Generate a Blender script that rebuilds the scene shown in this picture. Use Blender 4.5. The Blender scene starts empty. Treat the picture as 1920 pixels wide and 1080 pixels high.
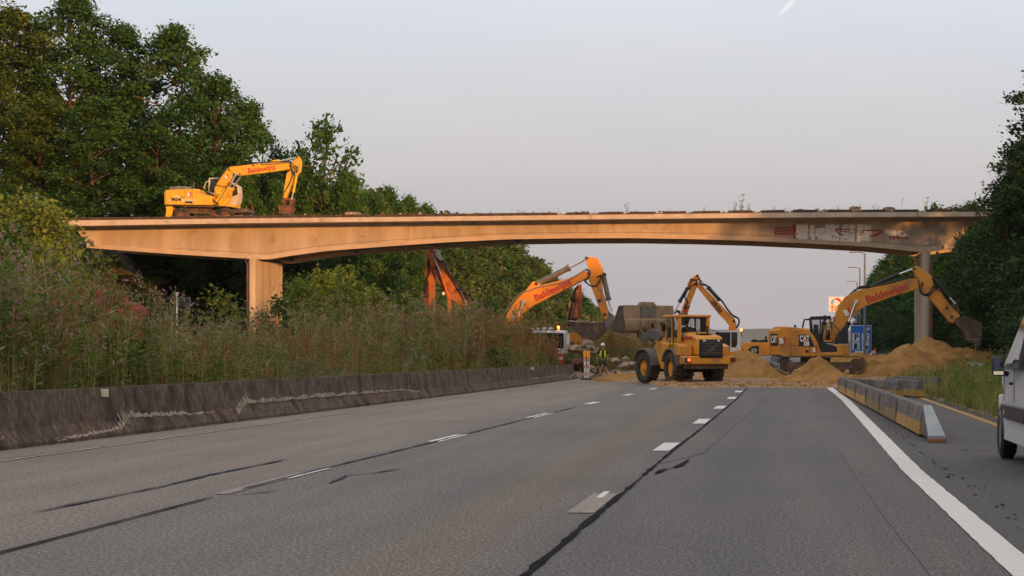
import bpy, bmesh, math, random
import numpy as np
from mathutils import Vector, Matrix, noise

SC = bpy.context.scene
COL = SC.collection
R = math.radians
# ---------------------------------------------------------------- camera (75 mm on a shifted back, eye 1.6 m above the road)
F, U0, V0, EYE = 4000.0, 1455.0, 655.0, 1.6
cam = bpy.data.cameras.new('camera'); camo = bpy.data.objects.new('camera', cam); COL.objects.link(camo)
cam.sensor_width = 36.0; cam.lens = 36.0 * F / 1920.0
cam.shift_x = -(U0 - 960.0) / 1920.0; cam.shift_y = (V0 - 540.0) / 1920.0
cam.clip_start = 0.5; cam.clip_end = 9000
camo.location = (0, 0, EYE); camo.rotation_euler = (R(90), 0, 0)
SC.camera = camo
# ---------------------------------------------------------------- light
AZ, EL = R(40), R(5.4)                       # sun behind the camera's right shoulder, very low
TOSUN = Vector((math.sin(AZ) * math.cos(EL), -math.cos(AZ) * math.cos(EL), math.sin(EL)))
sun = bpy.data.lights.new('sun', 'SUN'); suno = bpy.data.objects.new('sun', sun); COL.objects.link(suno)
sun.energy = 4.0; sun.angle = R(1.8); sun.color = (1.0, 0.46, 0.14)
suno.rotation_euler = TOSUN.to_track_quat('Z', 'Y').to_euler(); suno.location = (60, -80, 40)
W = bpy.data.worlds.new('World'); SC.world = W; W.use_nodes = True
nt = W.node_tree; N = nt.nodes; L = nt.links
bg = N['Background']
sky = N.new('ShaderNodeTexSky'); sky.sky_type = 'NISHITA'; sky.sun_disc = False
sky.sun_elevation = EL; sky.sun_rotation = math.pi - AZ; sky.air_density = 1.2; sky.dust_density = 2.5; sky.ozone_density = 1.5
tc = N.new('ShaderNodeTexCoord'); sep = N.new('ShaderNodeSeparateXYZ'); L.new(tc.outputs['Generated'], sep.inputs[0])
ramp = N.new('ShaderNodeValToRGB'); L.new(sep.outputs['Z'], ramp.inputs[0])       # thin even overcast above a mauve horizon
els = ramp.color_ramp.elements
els[0].position = 0.0; els[0].color = (4.65, 4.4, 4.65, 1)
els[1].position = 0.55; els[1].color = (7.4, 7.3, 7.3, 1)
for p, c in ((0.045, (5.05, 4.8, 4.95)), (0.09, (6.0, 5.85, 5.95)), (0.16, (7.0, 7.35, 8.0)), (0.24, (7.0, 7.0, 7.2))):
    e = els.new(p); e.color = (*c, 1)
wn = N.new('ShaderNodeTexNoise'); wm = N.new('ShaderNodeMapping'); wm.inputs['Scale'].default_value = (5, 5, 22)
L.new(tc.outputs['Generated'], wm.inputs[0]); L.new(wm.outputs[0], wn.inputs['Vector']); wn.inputs['Scale'].default_value = 1.2; wn.inputs['Detail'].default_value = 3
wr = N.new('ShaderNodeValToRGB'); L.new(wn.outputs['Fac'], wr.inputs[0])
wr.color_ramp.elements[0].position = .35; wr.color_ramp.elements[0].color = (.96, .97, 1.0, 1)
wr.color_ramp.elements[1].position = .7; wr.color_ramp.elements[1].color = (1.04, 1.01, 1.0, 1)
wmul = N.new('ShaderNodeMix'); wmul.data_type = 'RGBA'; wmul.blend_type = 'MULTIPLY'; wmul.inputs[0].default_value = 1
L.new(ramp.outputs[0], wmul.inputs[6]); L.new(wr.outputs[0], wmul.inputs[7])
mx = N.new('ShaderNodeMix'); mx.data_type = 'RGBA'; mx.inputs[0].default_value = 0.86
L.new(sky.outputs[0], mx.inputs[6]); L.new(wmul.outputs[2], mx.inputs[7])
def wmath(op, a, b=None):                              # a short vapour trail high over the road
    q = N.new('ShaderNodeMath'); q.operation = op
    for i_, v_ in enumerate((a, b)):
        if v_ is None: continue
        if isinstance(v_, (int, float)): q.inputs[i_].default_value = v_
        else: L.new(v_, q.inputs[i_])
    return q.outputs[0]
ax_ = wmath('DIVIDE', sep.outputs['X'], wmath('MAXIMUM', sep.outputs['Y'], .05)); az_ = wmath('DIVIDE', sep.outputs['Z'], wmath('MAXIMUM', sep.outputs['Y'], .05))
px_ = wmath('SUBTRACT', wmath('MULTIPLY', ax_, 1000.), 4.8); py_ = wmath('SUBTRACT', wmath('MULTIPLY', az_, 1000.), 160.)
al_ = wmath('ADD', wmath('MULTIPLY', px_, .69), wmath('MULTIPLY', py_, .72)); ac_ = wmath('SUBTRACT', wmath('MULTIPLY', px_, .72), wmath('MULTIPLY', py_, .69))
wd_ = wmath('MAXIMUM', wmath('MULTIPLY_ADD', al_, .10), .3); wd_.node.inputs[0].links[0].from_node.inputs[2].default_value = .9
g1 = wmath('EXPONENT', wmath('MULTIPLY', wmath('POWER', wmath('ABSOLUTE', wmath('DIVIDE', ac_, wd_)), 2.), -1.)); g2 = wmath('EXPONENT', wmath('MULTIPLY', wmath('POWER', wmath('ABSOLUTE', wmath('DIVIDE', al_, 5.)), 4.), -1.))
cm = N.new('ShaderNodeMix'); cm.data_type = 'RGBA'; L.new(wmath('MULTIPLY', wmath('MULTIPLY', g1, g2), .8), cm.inputs[0]); L.new(mx.outputs[2], cm.inputs[6]); cm.inputs[7].default_value = (8.6, 8.4, 8.2, 1)
L.new(cm.outputs[2], bg.inputs['Color']); bg.inputs['Strength'].default_value = 0.1
SC.view_settings.view_transform = 'Standard'; SC.view_settings.look = 'None'
SC.view_settings.exposure = 0.20; SC.view_settings.gamma = 1.0
SC.cycles.max_bounces = 6; SC.cycles.diffuse_bounces = 3; SC.cycles.transparent_max_bounces = 8

# ---------------------------------------------------------------- helpers
def P(u, v, d): return Vector(((u - U0) * d / F, d, EYE - (v - V0) * d / F))
def G(u, v):
    d = F * EYE / (v - V0); return ((u - U0) * d / F, d)

def mat(name, c, rough=.7, metal=0., c2=None, scale=3., lo=.4, hi=.62, detail=6, stretch=(1, 1, 1), bump=0., bscale=40.,
        dirt=None, dscale=1.3, dlo=.52, dhi=.72, emit=0., trans=0., attr=None, spec=None, world=False):
    m = bpy.data.materials.new(name); m.use_nodes = True; t = m.node_tree; n = t.nodes; l = t.links
    b = n['Principled BSDF']; b.inputs['Roughness'].default_value = rough; b.inputs['Metallic'].default_value = metal
    if spec is not None: b.inputs['Specular IOR Level'].default_value = spec
    co = n.new('ShaderNodeTexCoord'); src = None; gm = n.new('ShaderNodeNewGeometry') if world else None
    def nz(sc, st, det=detail):
        mp = n.new('ShaderNodeMapping'); mp.inputs['Scale'].default_value = st; l.new(gm.outputs['Position'] if world else co.outputs['Object'], mp.inputs[0])
        q = n.new('ShaderNodeTexNoise'); q.inputs['Scale'].default_value = sc; q.inputs['Detail'].default_value = det
        l.new(mp.outputs[0], q.inputs['Vector']); return q.outputs['Fac']
    def ramp2(f, a, c_a, b_, c_b):
        r_ = n.new('ShaderNodeValToRGB'); l.new(f, r_.inputs[0]); e_ = r_.color_ramp.elements
        e_[0].position = a; e_[0].color = (*c_a, 1); e_[1].position = b_; e_[1].color = (*c_b, 1); return r_.outputs[0]
    if attr:
        at = n.new('ShaderNodeAttribute'); at.attribute_name = 'tint'
        r_ = n.new('ShaderNodeValToRGB'); l.new(at.outputs['Fac'], r_.inputs[0]); e_ = r_.color_ramp.elements
        e_[0].position = 0; e_[0].color = (*attr[0], 1); e_[1].position = 1; e_[1].color = (*attr[-1], 1)
        for i, c_ in enumerate(attr[1:-1]): q = e_.new((i + 1) / (len(attr) - 1)); q.color = (*c_, 1)
        src = r_.outputs[0]
    elif c2 is not None: src = ramp2(nz(scale, stretch), lo, c, hi, c2)
    if dirt is not None:
        f = ramp2(nz(dscale, (1, 1, 1), 8), dlo, (0, 0, 0), dhi, (1, 1, 1))
        mm = n.new('ShaderNodeMix'); mm.data_type = 'RGBA'; l.new(f, mm.inputs[0])
        if src is None: mm.inputs[6].default_value = (*c, 1)
        else: l.new(src, mm.inputs[6])
        mm.inputs[7].default_value = (*dirt, 1); src = mm.outputs[2]
    if src is None: b.inputs['Base Color'].default_value = (*c, 1)
    else: l.new(src, b.inputs['Base Color'])
    if bump:
        bp = n.new('ShaderNodeBump'); bp.inputs['Strength'].default_value = bump; bp.inputs['Distance'].default_value = .05
        l.new(nz(bscale, (1, 1, 1)), bp.inputs['Height']); l.new(bp.outputs[0], b.inputs['Normal'])
    if emit:
        b.inputs['Emission Color'].default_value = (*c, 1); b.inputs['Emission Strength'].default_value = emit
    if trans:
        tr = n.new('ShaderNodeBsdfTranslucent'); ms = n.new('ShaderNodeMixShader'); ms.inputs[0].default_value = trans
        if src is not None: l.new(src, tr.inputs[0])
        else: tr.inputs[0].default_value = (*c, 1)
        l.new(b.outputs[0], ms.inputs[1]); l.new(tr.outputs[0], ms.inputs[2]); l.new(ms.outputs[0], n['Material Output'].inputs[0])
    return m

def glass(name, c=(.05, .07, .07), alpha=.45):
    m = bpy.data.materials.new(name); m.use_nodes = True; t = m.node_tree; n = t.nodes; l = t.links
    b = n['Principled BSDF']; b.inputs['Base Color'].default_value = (*c, 1); b.inputs['Roughness'].default_value = .06
    b.inputs['Specular IOR Level'].default_value = .8
    tr = n.new('ShaderNodeBsdfTransparent'); tr.inputs[0].default_value = (.92, .94, .94, 1)
    ms = n.new('ShaderNodeMixShader'); ms.inputs[0].default_value = alpha
    l.new(tr.outputs[0], ms.inputs[1]); l.new(b.outputs[0], ms.inputs[2]); l.new(ms.outputs[0], n['Material Output'].inputs[0]); return m

M = {}
def defmats():
    
    M['concrete'] = mat('bridge concrete', (.43, .335, .245), .85, c2=(.56, .45, .34), scale=.9, stretch=(1, 1, .22), bump=.25, bscale=14, dirt=(.27, .19, .12), dscale=1.1, dlo=.56, dhi=.82)
    M['conc_band'] = mat('edge slab concrete', (.48, .38, .29), .85, c2=(.58, .475, .37), scale=1.2, bump=.2, bscale=14, dirt=(.3, .22, .16), dscale=1.5, dlo=.58, dhi=.75)
    M['conc_pale'] = mat('pale concrete lip', (.52, .40, .29), .85, c2=(.60, .47, .35), scale=1.0, bump=.1)
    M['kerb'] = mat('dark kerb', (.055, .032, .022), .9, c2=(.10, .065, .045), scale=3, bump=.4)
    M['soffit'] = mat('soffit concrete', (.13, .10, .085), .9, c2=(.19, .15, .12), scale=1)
    M['rubble'] = mat('rubble', (.44, .33, .235), .95, c2=(.24, .165, .105), scale=2.5, bump=.6, bscale=9)
    M['sand'] = mat('sand', (.42, .215, .05), .97, c2=(.26, .125, .028), scale=1.6, lo=.35, hi=.65, bump=1., bscale=6, dirt=(.40, .21, .075), dscale=.8)
    M['sandpale'] = mat('trampled sand', (.42, .25, .12), .97, c2=(.27, .16, .08), scale=2.2, bump=.9, bscale=9, stretch=(1, .3, 1))
    M['orange'] = mat('excavator orange paint', (.82, .30, .02), .42, c2=(.74, .25, .018), scale=1.5, dirt=(.36, .17, .07), dscale=1.6, dlo=.56, dhi=.8)
    M['yellow'] = mat('old yellow paint', (.80, .46, .02), .45, c2=(.72, .39, .02), scale=1.8, dirt=(.42, .20, .06), dscale=2.2, dlo=.58, dhi=.78)
    M['catyellow'] = mat('dusty amber paint', (.68, .275, .022), .45, c2=(.60, .235, .02), scale=1.2, dirt=(.30, .155, .055), dscale=1.2, dlo=.5, dhi=.8)
    M['loader'] = mat('loader paint', (.86, .36, .024), .42, c2=(.78, .31, .022), scale=1.5, dirt=(.34, .19, .09), dscale=1.2, dlo=.48, dhi=.75)
    M['redorange'] = mat('red orange paint', (.50, .15, .02), .5, c2=(.40, .11, .015), scale=2, dirt=(.22, .09, .04), dscale=2, dlo=.5, dhi=.75)
    M['dark'] = mat('dark steel', (.022, .022, .024), .5, c2=(.05, .04, .035), scale=4)
    M['black'] = mat('black plastic', (.012, .012, .013), .45)
    M['hose'] = mat('rubber hose', (.012, .012, .014), .6)
    M['tyre'] = mat('dusty tyre', (.03, .025, .022), .9, c2=(.115, .082, .055), scale=3, lo=.42, hi=.7, bump=.2)
    M['tread'] = mat('muddy tyre tread', (.085, .055, .035), .95, c2=(.16, .105, .062), scale=4, bump=.3)
    M['brownsteel'] = mat('earth worn steel', (.12, .075, .05), .6, c2=(.07, .045, .035), scale=3, metal=.2, bump=.3, dirt=(.22, .13, .075), dscale=2.5)
    M['rust'] = mat('rusty bucket steel', (.20, .075, .035), .75, c2=(.10, .05, .03), scale=3, bump=.2)
    M['chrome'] = mat('chrome rod', (.75, .75, .77), .2, metal=.9)
    M['grey'] = mat('grey metal', (.20, .19, .18), .6, c2=(.14, .13, .12), scale=3)
    M['pale'] = mat('cream cab paint', (.62, .56, .45), .5, c2=(.55, .48, .38), scale=2)
    M['white'] = mat('white paint', (.74, .74, .74), .45, c2=(.66, .66, .66), scale=2)
    M['greyfender'] = mat('dusty grey fender', (.13, .12, .11), .75, c2=(.21, .18, .15), scale=2.5)
    M['beige'] = mat('mud caked bucket', (.36, .245, .14), .85, c2=(.29, .19, .11), scale=1.5, bump=.3, dirt=(.42, .31, .19), dscale=1.8)
    M['greysteel'] = mat('worn grey steel', (.15, .135, .12), .6, c2=(.22, .19, .15), scale=2.5, metal=.3)
    M['redtext'] = mat('dark red lettering', (.50, .025, .018), .5)
    M['blacktext'] = mat('black lettering', (.01, .01, .01), .5)
    M['whitetext'] = mat('white lettering', (.82, .80, .77), .5)
    M['glass'] = glass('cab glass')
    M['glassdark'] = glass('dark glass', (.02, .03, .03), .85)
    M['amberlamp'] = mat('lit amber lamp', (1., .25, .05), .4, emit=4.)
    M['amber'] = mat('amber lens', (.85, .30, .01), .3, emit=.12)
    M['taillamp'] = mat('lit tail lamp', (1., .12, .06), .4, emit=1.6)
    M['redlens'] = mat('red lens', (.25, .02, .01), .3)
    M['signblue'] = mat('sign blue', (.022, .15, .56), .5)
    M['signwhite'] = mat('sign white', (.68, .69, .69), .5)
    M['signred'] = mat('sign red', (.55, .03, .02), .5)
    M['galv'] = mat('galvanised steel', (.20, .23, .26), .7, c2=(.16, .185, .21), scale=3)
    M['barrier'] = mat('median barrier concrete', (.105, .071, .047), .95, c2=(.27, .195, .14), scale=8, lo=.42, hi=.8, stretch=(1, 1, .75), bump=.7, bscale=22, dirt=(.038, .024, .017), dscale=1.6, dlo=.48, dhi=.68)
    M['scuff'] = mat('scuffed pale concrete', (.48, .38, .30), .95, c2=(.24, .18, .13), scale=9, lo=.45, hi=.6, bump=.4)
    M['bark'] = mat('bark', (.085, .05, .03), .95, c2=(.16, .09, .05), scale=4, stretch=(1, 1, .2), bump=.6, bscale=9)
    M['skin'] = mat('skin', (.44, .22, .14), .6)
    M['hiviz'] = mat('hi vis yellow', (.60, .78, .02), .6)
    M['blackcloth'] = mat('black cloth', (.018, .016, .016), .9)
    M['greycloth'] = mat('grey brown cloth', (.085, .068, .052), .9, c2=(.055, .045, .035), scale=8)
    M['boot'] = mat('boot leather', (.018, .016, .014), .7)
    M['hair'] = mat('brown hair', (.035, .022, .012), .8)
    M['redplastic'] = mat('red retroreflective', (.60, .02, .02), .5)
defmats()

def tag(o, label=None, cat=None, group=None, kind=None):
    if label: o['label'] = label
    if cat: o['category'] = cat
    if group: o['group'] = group
    if kind: o['kind'] = kind
    return o
def thing(name, label, cat, loc=(0, 0, 0), rz=0., group=None):
    o = bpy.data.objects.new(name, None); COL.objects.link(o); o.location = loc; o.rotation_euler = (0, 0, rz)
    o.empty_display_size = .3
    return tag(o, label, cat, group)
def copy_tree(o, parent=None):
    c = o.copy(); COL.objects.link(c)
    if parent: c.parent = parent
    for ch in o.children: copy_tree(ch, c)
    return c

class MB:
    def __init__(s): s.v = []; s.f = []; s.m = []; s.k = 0
    def add(s, vs, fs):
        b = len(s.v); s.v += [tuple(map(float, q)) for q in vs]; s.f += [tuple(i + b for i in f) for f in fs]; s.m += [s.k] * len(fs); return b
    def box(s, x0, x1, y0, y1, z0, z1, mtx=None):
        vs = [Vector((x, y, z)) for z in (z0, z1) for y in (y0, y1) for x in (x0, x1)]
        if mtx: vs = [mtx @ q for q in vs]
        s.add(vs, [(0, 2, 3, 1), (4, 5, 7, 6), (0, 1, 5, 4), (2, 6, 7, 3), (0, 4, 6, 2), (1, 3, 7, 5)]); return s
    def prism(s, poly, y0, y1, ax='y', mtx=None):
        """poly in the plane across ax (x,z for y; y,z for x; x,y for z), pushed from y0 to y1"""
        n = len(poly); f = {'y': lambda a, b, t: (a, t, b), 'x': lambda a, b, t: (t, a, b), 'z': lambda a, b, t: (a, b, t)}[ax]
        vs = [Vector(f(a, b, y0)) for a, b in poly] + [Vector(f(a, b, y1)) for a, b in poly]
        if mtx: vs = [mtx @ q for q in vs]
        s.add(vs, [tuple(range(n)), tuple(range(2 * n - 1, n - 1, -1))] + [(i, i + n, (i + 1) % n + n, (i + 1) % n) for i in range(n)]); return s
    def cyl(s, a, b, r, r2=None, n=12, cap=True):
        a = Vector(a); b = Vector(b); r2 = r if r2 is None else r2; d = (b - a).normalized()
        p = d.orthogonal().normalized(); q = d.cross(p); vs = []
        for c, rr in ((a, r), (b, r2)):
            for i in range(n):
                t = 2 * math.pi * i / n; vs.append(c + (p * math.cos(t) + q * math.sin(t)) * rr)
        fs = [(i, (i + 1) % n, (i + 1) % n + n, i + n) for i in range(n)]
        if cap: fs += [tuple(range(n - 1, -1, -1)), tuple(range(n, 2 * n))]
        s.add(vs, fs); return s
    def tube(s, pts, r, n=6):
        pts = [Vector(p) for p in pts]; rs = r if isinstance(r, (list, tuple)) else [r] * len(pts); vs = []
        p = None
        for i, c in enumerate(pts):
            d = (pts[min(i + 1, len(pts) - 1)] - pts[max(i - 1, 0)]).normalized()
            p = d.orthogonal().normalized() if p is None else (p - d * p.dot(d)).normalized()
            q = d.cross(p)
            for j in range(n):
                t = 2 * math.pi * j / n; vs.append(c + (p * math.cos(t) + q * math.sin(t)) * rs[i])
        fs = [(i * n + j, i * n + (j + 1) % n, (i + 1) * n + (j + 1) % n, (i + 1) * n + j) for i in range(len(pts) - 1) for j in range(n)]
        fs += [tuple(range(n - 1, -1, -1)), tuple(range((len(pts) - 1) * n, len(pts) * n))]
        s.add(vs, fs); return s
    def lathe(s, c, prof, axis='x', n=28, cap=True):
        """prof = [(along axis, radius)...] round an axis through c"""
        vs = []
        for a, r in prof:
            for i in range(n):
                t = 2 * math.pi * i / n; p, q = r * math.cos(t), r * math.sin(t)
                vs.append({'x': (c[0] + a, c[1] + p, c[2] + q), 'y': (c[0] + p, c[1] + a, c[2] + q), 'z': (c[0] + p, c[1] + q, c[2] + a)}[axis])
        fs = [(i * n + j, i * n + (j + 1) % n, (i + 1) * n + (j + 1) % n, (i + 1) * n + j) for i in range(len(prof) - 1) for j in range(n)]
        if cap: fs += [tuple(range(n - 1, -1, -1)), tuple(range((len(prof) - 1) * n, len(prof) * n))]
        s.add(vs, fs); return s
    def build(s, name, mats, parent=None, smooth=True, bevel=0., loc=None, rot=None, fix=True):
        me = bpy.data.meshes.new(name); me.from_pydata(s.v, [], s.f)
        for mm in (mats if isinstance(mats, (list, tuple)) else [mats]): me.materials.append(M[mm] if isinstance(mm, str) else mm)
        me.polygons.foreach_set('material_index', s.m)
        if fix:
            bm = bmesh.new(); bm.from_mesh(me); bmesh.ops.recalc_face_normals(bm, faces=bm.faces); bm.to_mesh(me); bm.free()
        if smooth:
            me.polygons.foreach_set('use_smooth', [True] * len(me.polygons)); me.set_sharp_from_angle(angle=R(32))
        me.update()
        o = bpy.data.objects.new(name, me); COL.objects.link(o)
        if parent: o.parent = parent
        if loc: o.location = loc
        if rot: o.rotation_euler = rot
        if bevel:
            bv = o.modifiers.new('bevel', 'BEVEL'); bv.width = bevel; bv.segments = 2; bv.limit_method = 'ANGLE'; bv.angle_limit = R(35)
        return o

def npmesh(name, V, Fq, mats, mi=None, tint=None, parent=None, smooth=False):
    me = bpy.data.meshes.new(name); nv, nf = len(V), len(Fq); k = Fq.shape[1]
    me.vertices.add(nv); me.vertices.foreach_set('co', np.ascontiguousarray(V, dtype=np.float32).ravel())
    me.loops.add(nf * k); me.loops.foreach_set('vertex_index', np.ascontiguousarray(Fq, dtype=np.int32).ravel())
    me.polygons.add(nf); me.polygons.foreach_set('loop_start', np.arange(0, nf * k, k, dtype=np.int32))
    for mm in mats: me.materials.append(mm)
    if mi is not None: me.polygons.foreach_set('material_index', np.asarray(mi, dtype=np.int32))
    if smooth: me.polygons.foreach_set('use_smooth', np.ones(nf, dtype=bool))
    me.update(calc_edges=True)
    if tint is not None:
        at = me.attributes.new('tint', 'FLOAT', 'FACE'); at.data.foreach_set('value', np.asarray(tint, dtype=np.float32))
    o = bpy.data.objects.new(name, me); COL.objects.link(o)
    if parent: o.parent = parent
    return o

def lettering(body, size, m, parent, origin, xdir, ydir, name='lettering', bold=.0, shear=0., align='LEFT', depth=.006, width=None, label=None):
    """flat raised letters: origin = start of the baseline, xdir/ydir = reading and up directions"""
    cu = bpy.data.curves.new('t', 'FONT'); cu.body = body; cu.size = size; cu.offset = bold; cu.shear = shear; cu.align_x = align; cu.extrude = depth / 2
    cu.resolution_u = 3
    to = bpy.data.objects.new('t', cu); COL.objects.link(to); dg = bpy.context.evaluated_depsgraph_get()
    me = bpy.data.meshes.new_from_object(to.evaluated_get(dg)); bpy.data.objects.remove(to); bpy.data.curves.remove(cu)
    x = Vector(xdir).normalized(); y = Vector(ydir); y = (y - x * y.dot(x)).normalized(); z = x.cross(y)
    sx = 1.
    if width:
        xs = [q.co.x for q in me.vertices]; sx = width / max(1e-6, (max(xs) - min(xs)))
    o0 = Vector(origin)
    for q in me.vertices: q.co = o0 + x * q.co.x * sx + y * q.co.y + z * q.co.z
    me.materials.clear(); me.materials.append(M[m]); me.name = name
    o = bpy.data.objects.new(name, me); COL.objects.link(o); o.parent = parent
    if label: o['label'] = label
    return o

def skinned(name, pts, edges, radii, m, parent, root=0, sub=1):
    me = bpy.data.meshes.new(name); me.from_pydata([tuple(p) for p in pts], edges, []); o = bpy.data.objects.new(name, me); COL.objects.link(o)
    sk = o.modifiers.new('s', 'SKIN'); sk.use_smooth_shade = True
    for i, r in enumerate(radii):
        d = me.skin_vertices[0].data[i]; d.radius = (r, r) if not isinstance(r, tuple) else r; d.use_root = (i == root)
    sb = o.modifiers.new('u', 'SUBSURF'); sb.levels = sub; sb.render_levels = sub
    dg = bpy.context.evaluated_depsgraph_get(); m2 = bpy.data.meshes.new_from_object(o.evaluated_get(dg))
    o.modifiers.clear(); o.data = m2; bpy.data.meshes.remove(me); m2.name = name; m2.materials.clear(); m2.materials.append(M[m])
    for p in m2.polygons: p.material_index = 0
    o.parent = parent; return o

def sstep(a, b, x): t = np.clip((x - a) / (b - a), 0, 1); return t * t * (3 - 2 * t)
def fbm(x, y, s, seed=0, octv=4):
    """cheap value noise on arrays"""
    out = np.zeros_like(x, dtype=float); amp = 1.; tot = 0.
    for k in range(octv):
        X = x * s * 2 ** k + seed * 17.3 + k * 5.1; Y = y * s * 2 ** k + seed * 9.7
        xi = np.floor(X).astype(int); yi = np.floor(Y).astype(int); fx = X - xi; fy = Y - yi
        fx = fx * fx * (3 - 2 * fx); fy = fy * fy * (3 - 2 * fy)
        def h(a, b):
            q = (a * 374761393 + b * 668265263 + (seed + 1) * 974634777) & 0xffffffff; q = ((q ^ (q >> 13)) * 1274126177) & 0xffffffff
            return ((q ^ (q >> 16)) & 0xffff) / 65535.
        out += amp * ((h(xi, yi) * (1 - fx) + h(xi + 1, yi) * fx) * (1 - fy) + (h(xi, yi + 1) * (1 - fx) + h(xi + 1, yi + 1) * fx) * fy)
        tot += amp; amp *= .5
    return out / tot
def gridmesh(name, xs, ys, zf, m, tintf=None, smooth=True):
    X, Y = np.meshgrid(xs, ys); Z = zf(X, Y); V = np.stack([X, Y, Z], -1).reshape(-1, 3); nx, ny = len(xs), len(ys)
    i, j = np.meshgrid(np.arange(nx - 1), np.arange(ny - 1)); a = (j * nx + i).ravel()
    return npmesh(name, V, np.stack([a, a + 1, a + nx + 1, a + nx], -1), [m], smooth=smooth)

# ---------------------------------------------------------------- terrain
def terrain(X, Y):
    far = 1 - .55 * sstep(260, 520, Y)
    left = 9.3 * sstep(-35.5, -48, X) * far
    right = (.45 * sstep(4.9, 8.5, X) + 8.9 * sstep(10.2, 24, X)) * far
    med = .9 * sstep(-12.6, -14.5, X) * (1 - sstep(-19, -21, X)) * (1 - sstep(118, 124, Y)) + .5 * sstep(-12.6, -14.5, X) * (1 - sstep(-19, -21, X)) * sstep(138, 146, Y)
    n_ = (fbm(X, Y, .25, 3) - .5) * .35 * np.clip(sstep(5.5, 9, X) + sstep(-12.5, -14, X), 0, 1)
    return left + right + med + n_ - .03
def ground_h(x, y): return float(terrain(np.array([float(x)]), np.array([float(y)]))[0])
def speckle(name, base, dark, light, fine=55., extra=None):
    """worn road surface: fine aggregate speckle, long wear streaks along the lane, wide lane-to-lane tone by position"""
    m = bpy.data.materials.new(name); m.use_nodes = True; t = m.node_tree; n = t.nodes; l = t.links; b = n['Principled BSDF']; b.inputs['Roughness'].default_value = .78
    b.inputs['Specular IOR Level'].default_value = .35
    co = n.new('ShaderNodeTexCoord')
    def nz(sc, st, det=4, rough=.6):
        mp = n.new('ShaderNodeMapping'); mp.inputs['Scale'].default_value = st; l.new(co.outputs['Object'], mp.inputs[0])
        q = n.new('ShaderNodeTexNoise'); q.inputs['Scale'].default_value = sc; q.inputs['Detail'].default_value = det; q.inputs['Roughness'].default_value = rough
        l.new(mp.outputs[0], q.inputs['Vector']); return q.outputs['Fac']
    def rp(f, pts):
        r_ = n.new('ShaderNodeValToRGB'); l.new(f, r_.inputs[0]); e_ = r_.color_ramp.elements
        e_[0].position, e_[0].color = pts[0][0], (*pts[0][1], 1); e_[1].position, e_[1].color = pts[-1][0], (*pts[-1][1], 1)
        for p_, c_ in pts[1:-1]: q = e_.new(p_); q.color = (*c_, 1)
        return r_.outputs[0]
    def mul(a, b_, f=1., mode='MULTIPLY'):
        q = n.new('ShaderNodeMix'); q.data_type = 'RGBA'; q.blend_type = mode; q.inputs[0].default_value = f; l.new(a, q.inputs[6]); l.new(b_, q.inputs[7]); return q.outputs[2]
    c = rp(nz(fine, (1, .45, 1), 3, .75), [(.30, dark), (.5, base), (.72, light)])
    c = mul(c, rp(nz(1.0, (1.6, .05, 1), 4), [(.3, (.86, .86, .88)), (.7, (1.14, 1.12, 1.08))]))
    c = mul(c, rp(nz(.35, (1, .5, 1), 6), [(.3, (.87, .88, .9)), (.7, (1.12, 1.1, 1.06))]))
    if extra:
        sp = n.new('ShaderNodeSeparateXYZ'); l.new(co.outputs['Object'], sp.inputs[0])
        mr = n.new('ShaderNodeMapRange'); mr.inputs[1].default_value = -13; mr.inputs[2].default_value = 3; l.new(sp.outputs['X'], mr.inputs[0])
        wob = n.new('ShaderNodeMath'); wob.operation = 'MULTIPLY_ADD'; l.new(nz(.5, (1, .3, 1)), wob.inputs[0]); wob.inputs[1].default_value = .035; l.new(mr.outputs[0], wob.inputs[2])
        c = mul(c, rp(wob.outputs[0], extra))
    l.new(c, b.inputs['Base Color'])
    bp = n.new('ShaderNodeBump'); bp.inputs['Strength'].default_value = .35; bp.inputs['Distance'].default_value = .01; l.new(nz(90, (1, 1, 1), 2), bp.inputs['Height']); l.new(bp.outputs[0], b.inputs['Normal'])
    return m
# ================================================================ THE SETTING: ground, road, markings, hills
xs = np.concatenate([np.linspace(-900, -120, 8)[:-1], np.linspace(-120, -50, 18)[:-1], np.linspace(-50, -30, 28)[:-1], np.linspace(-30, 4, 60)[:-1], np.linspace(4, 26, 70)[:-1], np.linspace(26, 120, 20)[:-1], np.linspace(120, 900, 8)])
ys = np.concatenate([np.linspace(-60, 30, 10)[:-1], np.linspace(30, 180, 180)[:-1], np.linspace(180, 520, 80)[:-1], np.linspace(520, 3500, 20)])
g = gridmesh('ground', xs, ys, terrain, mat('earth and grass', (.085, .062, .035), .98, c2=(.045, .055, .02), scale=.5, lo=.4, hi=.6, bump=.8, bscale=5, dirt=(.13, .09, .055), dscale=.35)); tag(g, kind='structure')
hl = gridmesh('hills', np.linspace(-1200, 900, 90), np.array([2300., 2500., 2800., 3300.]),
              lambda X, Y: np.where(Y < 2400, -2., 17 + 14 * fbm(X, Y, .004, 5) + 4 * fbm(X, Y, .03, 2)) * (Y < 3200) - 1, mat('hill woodland', (.10, .12, .10), .95, c2=(.14, .15, .13), scale=.02)); tag(hl, kind='structure')

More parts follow.
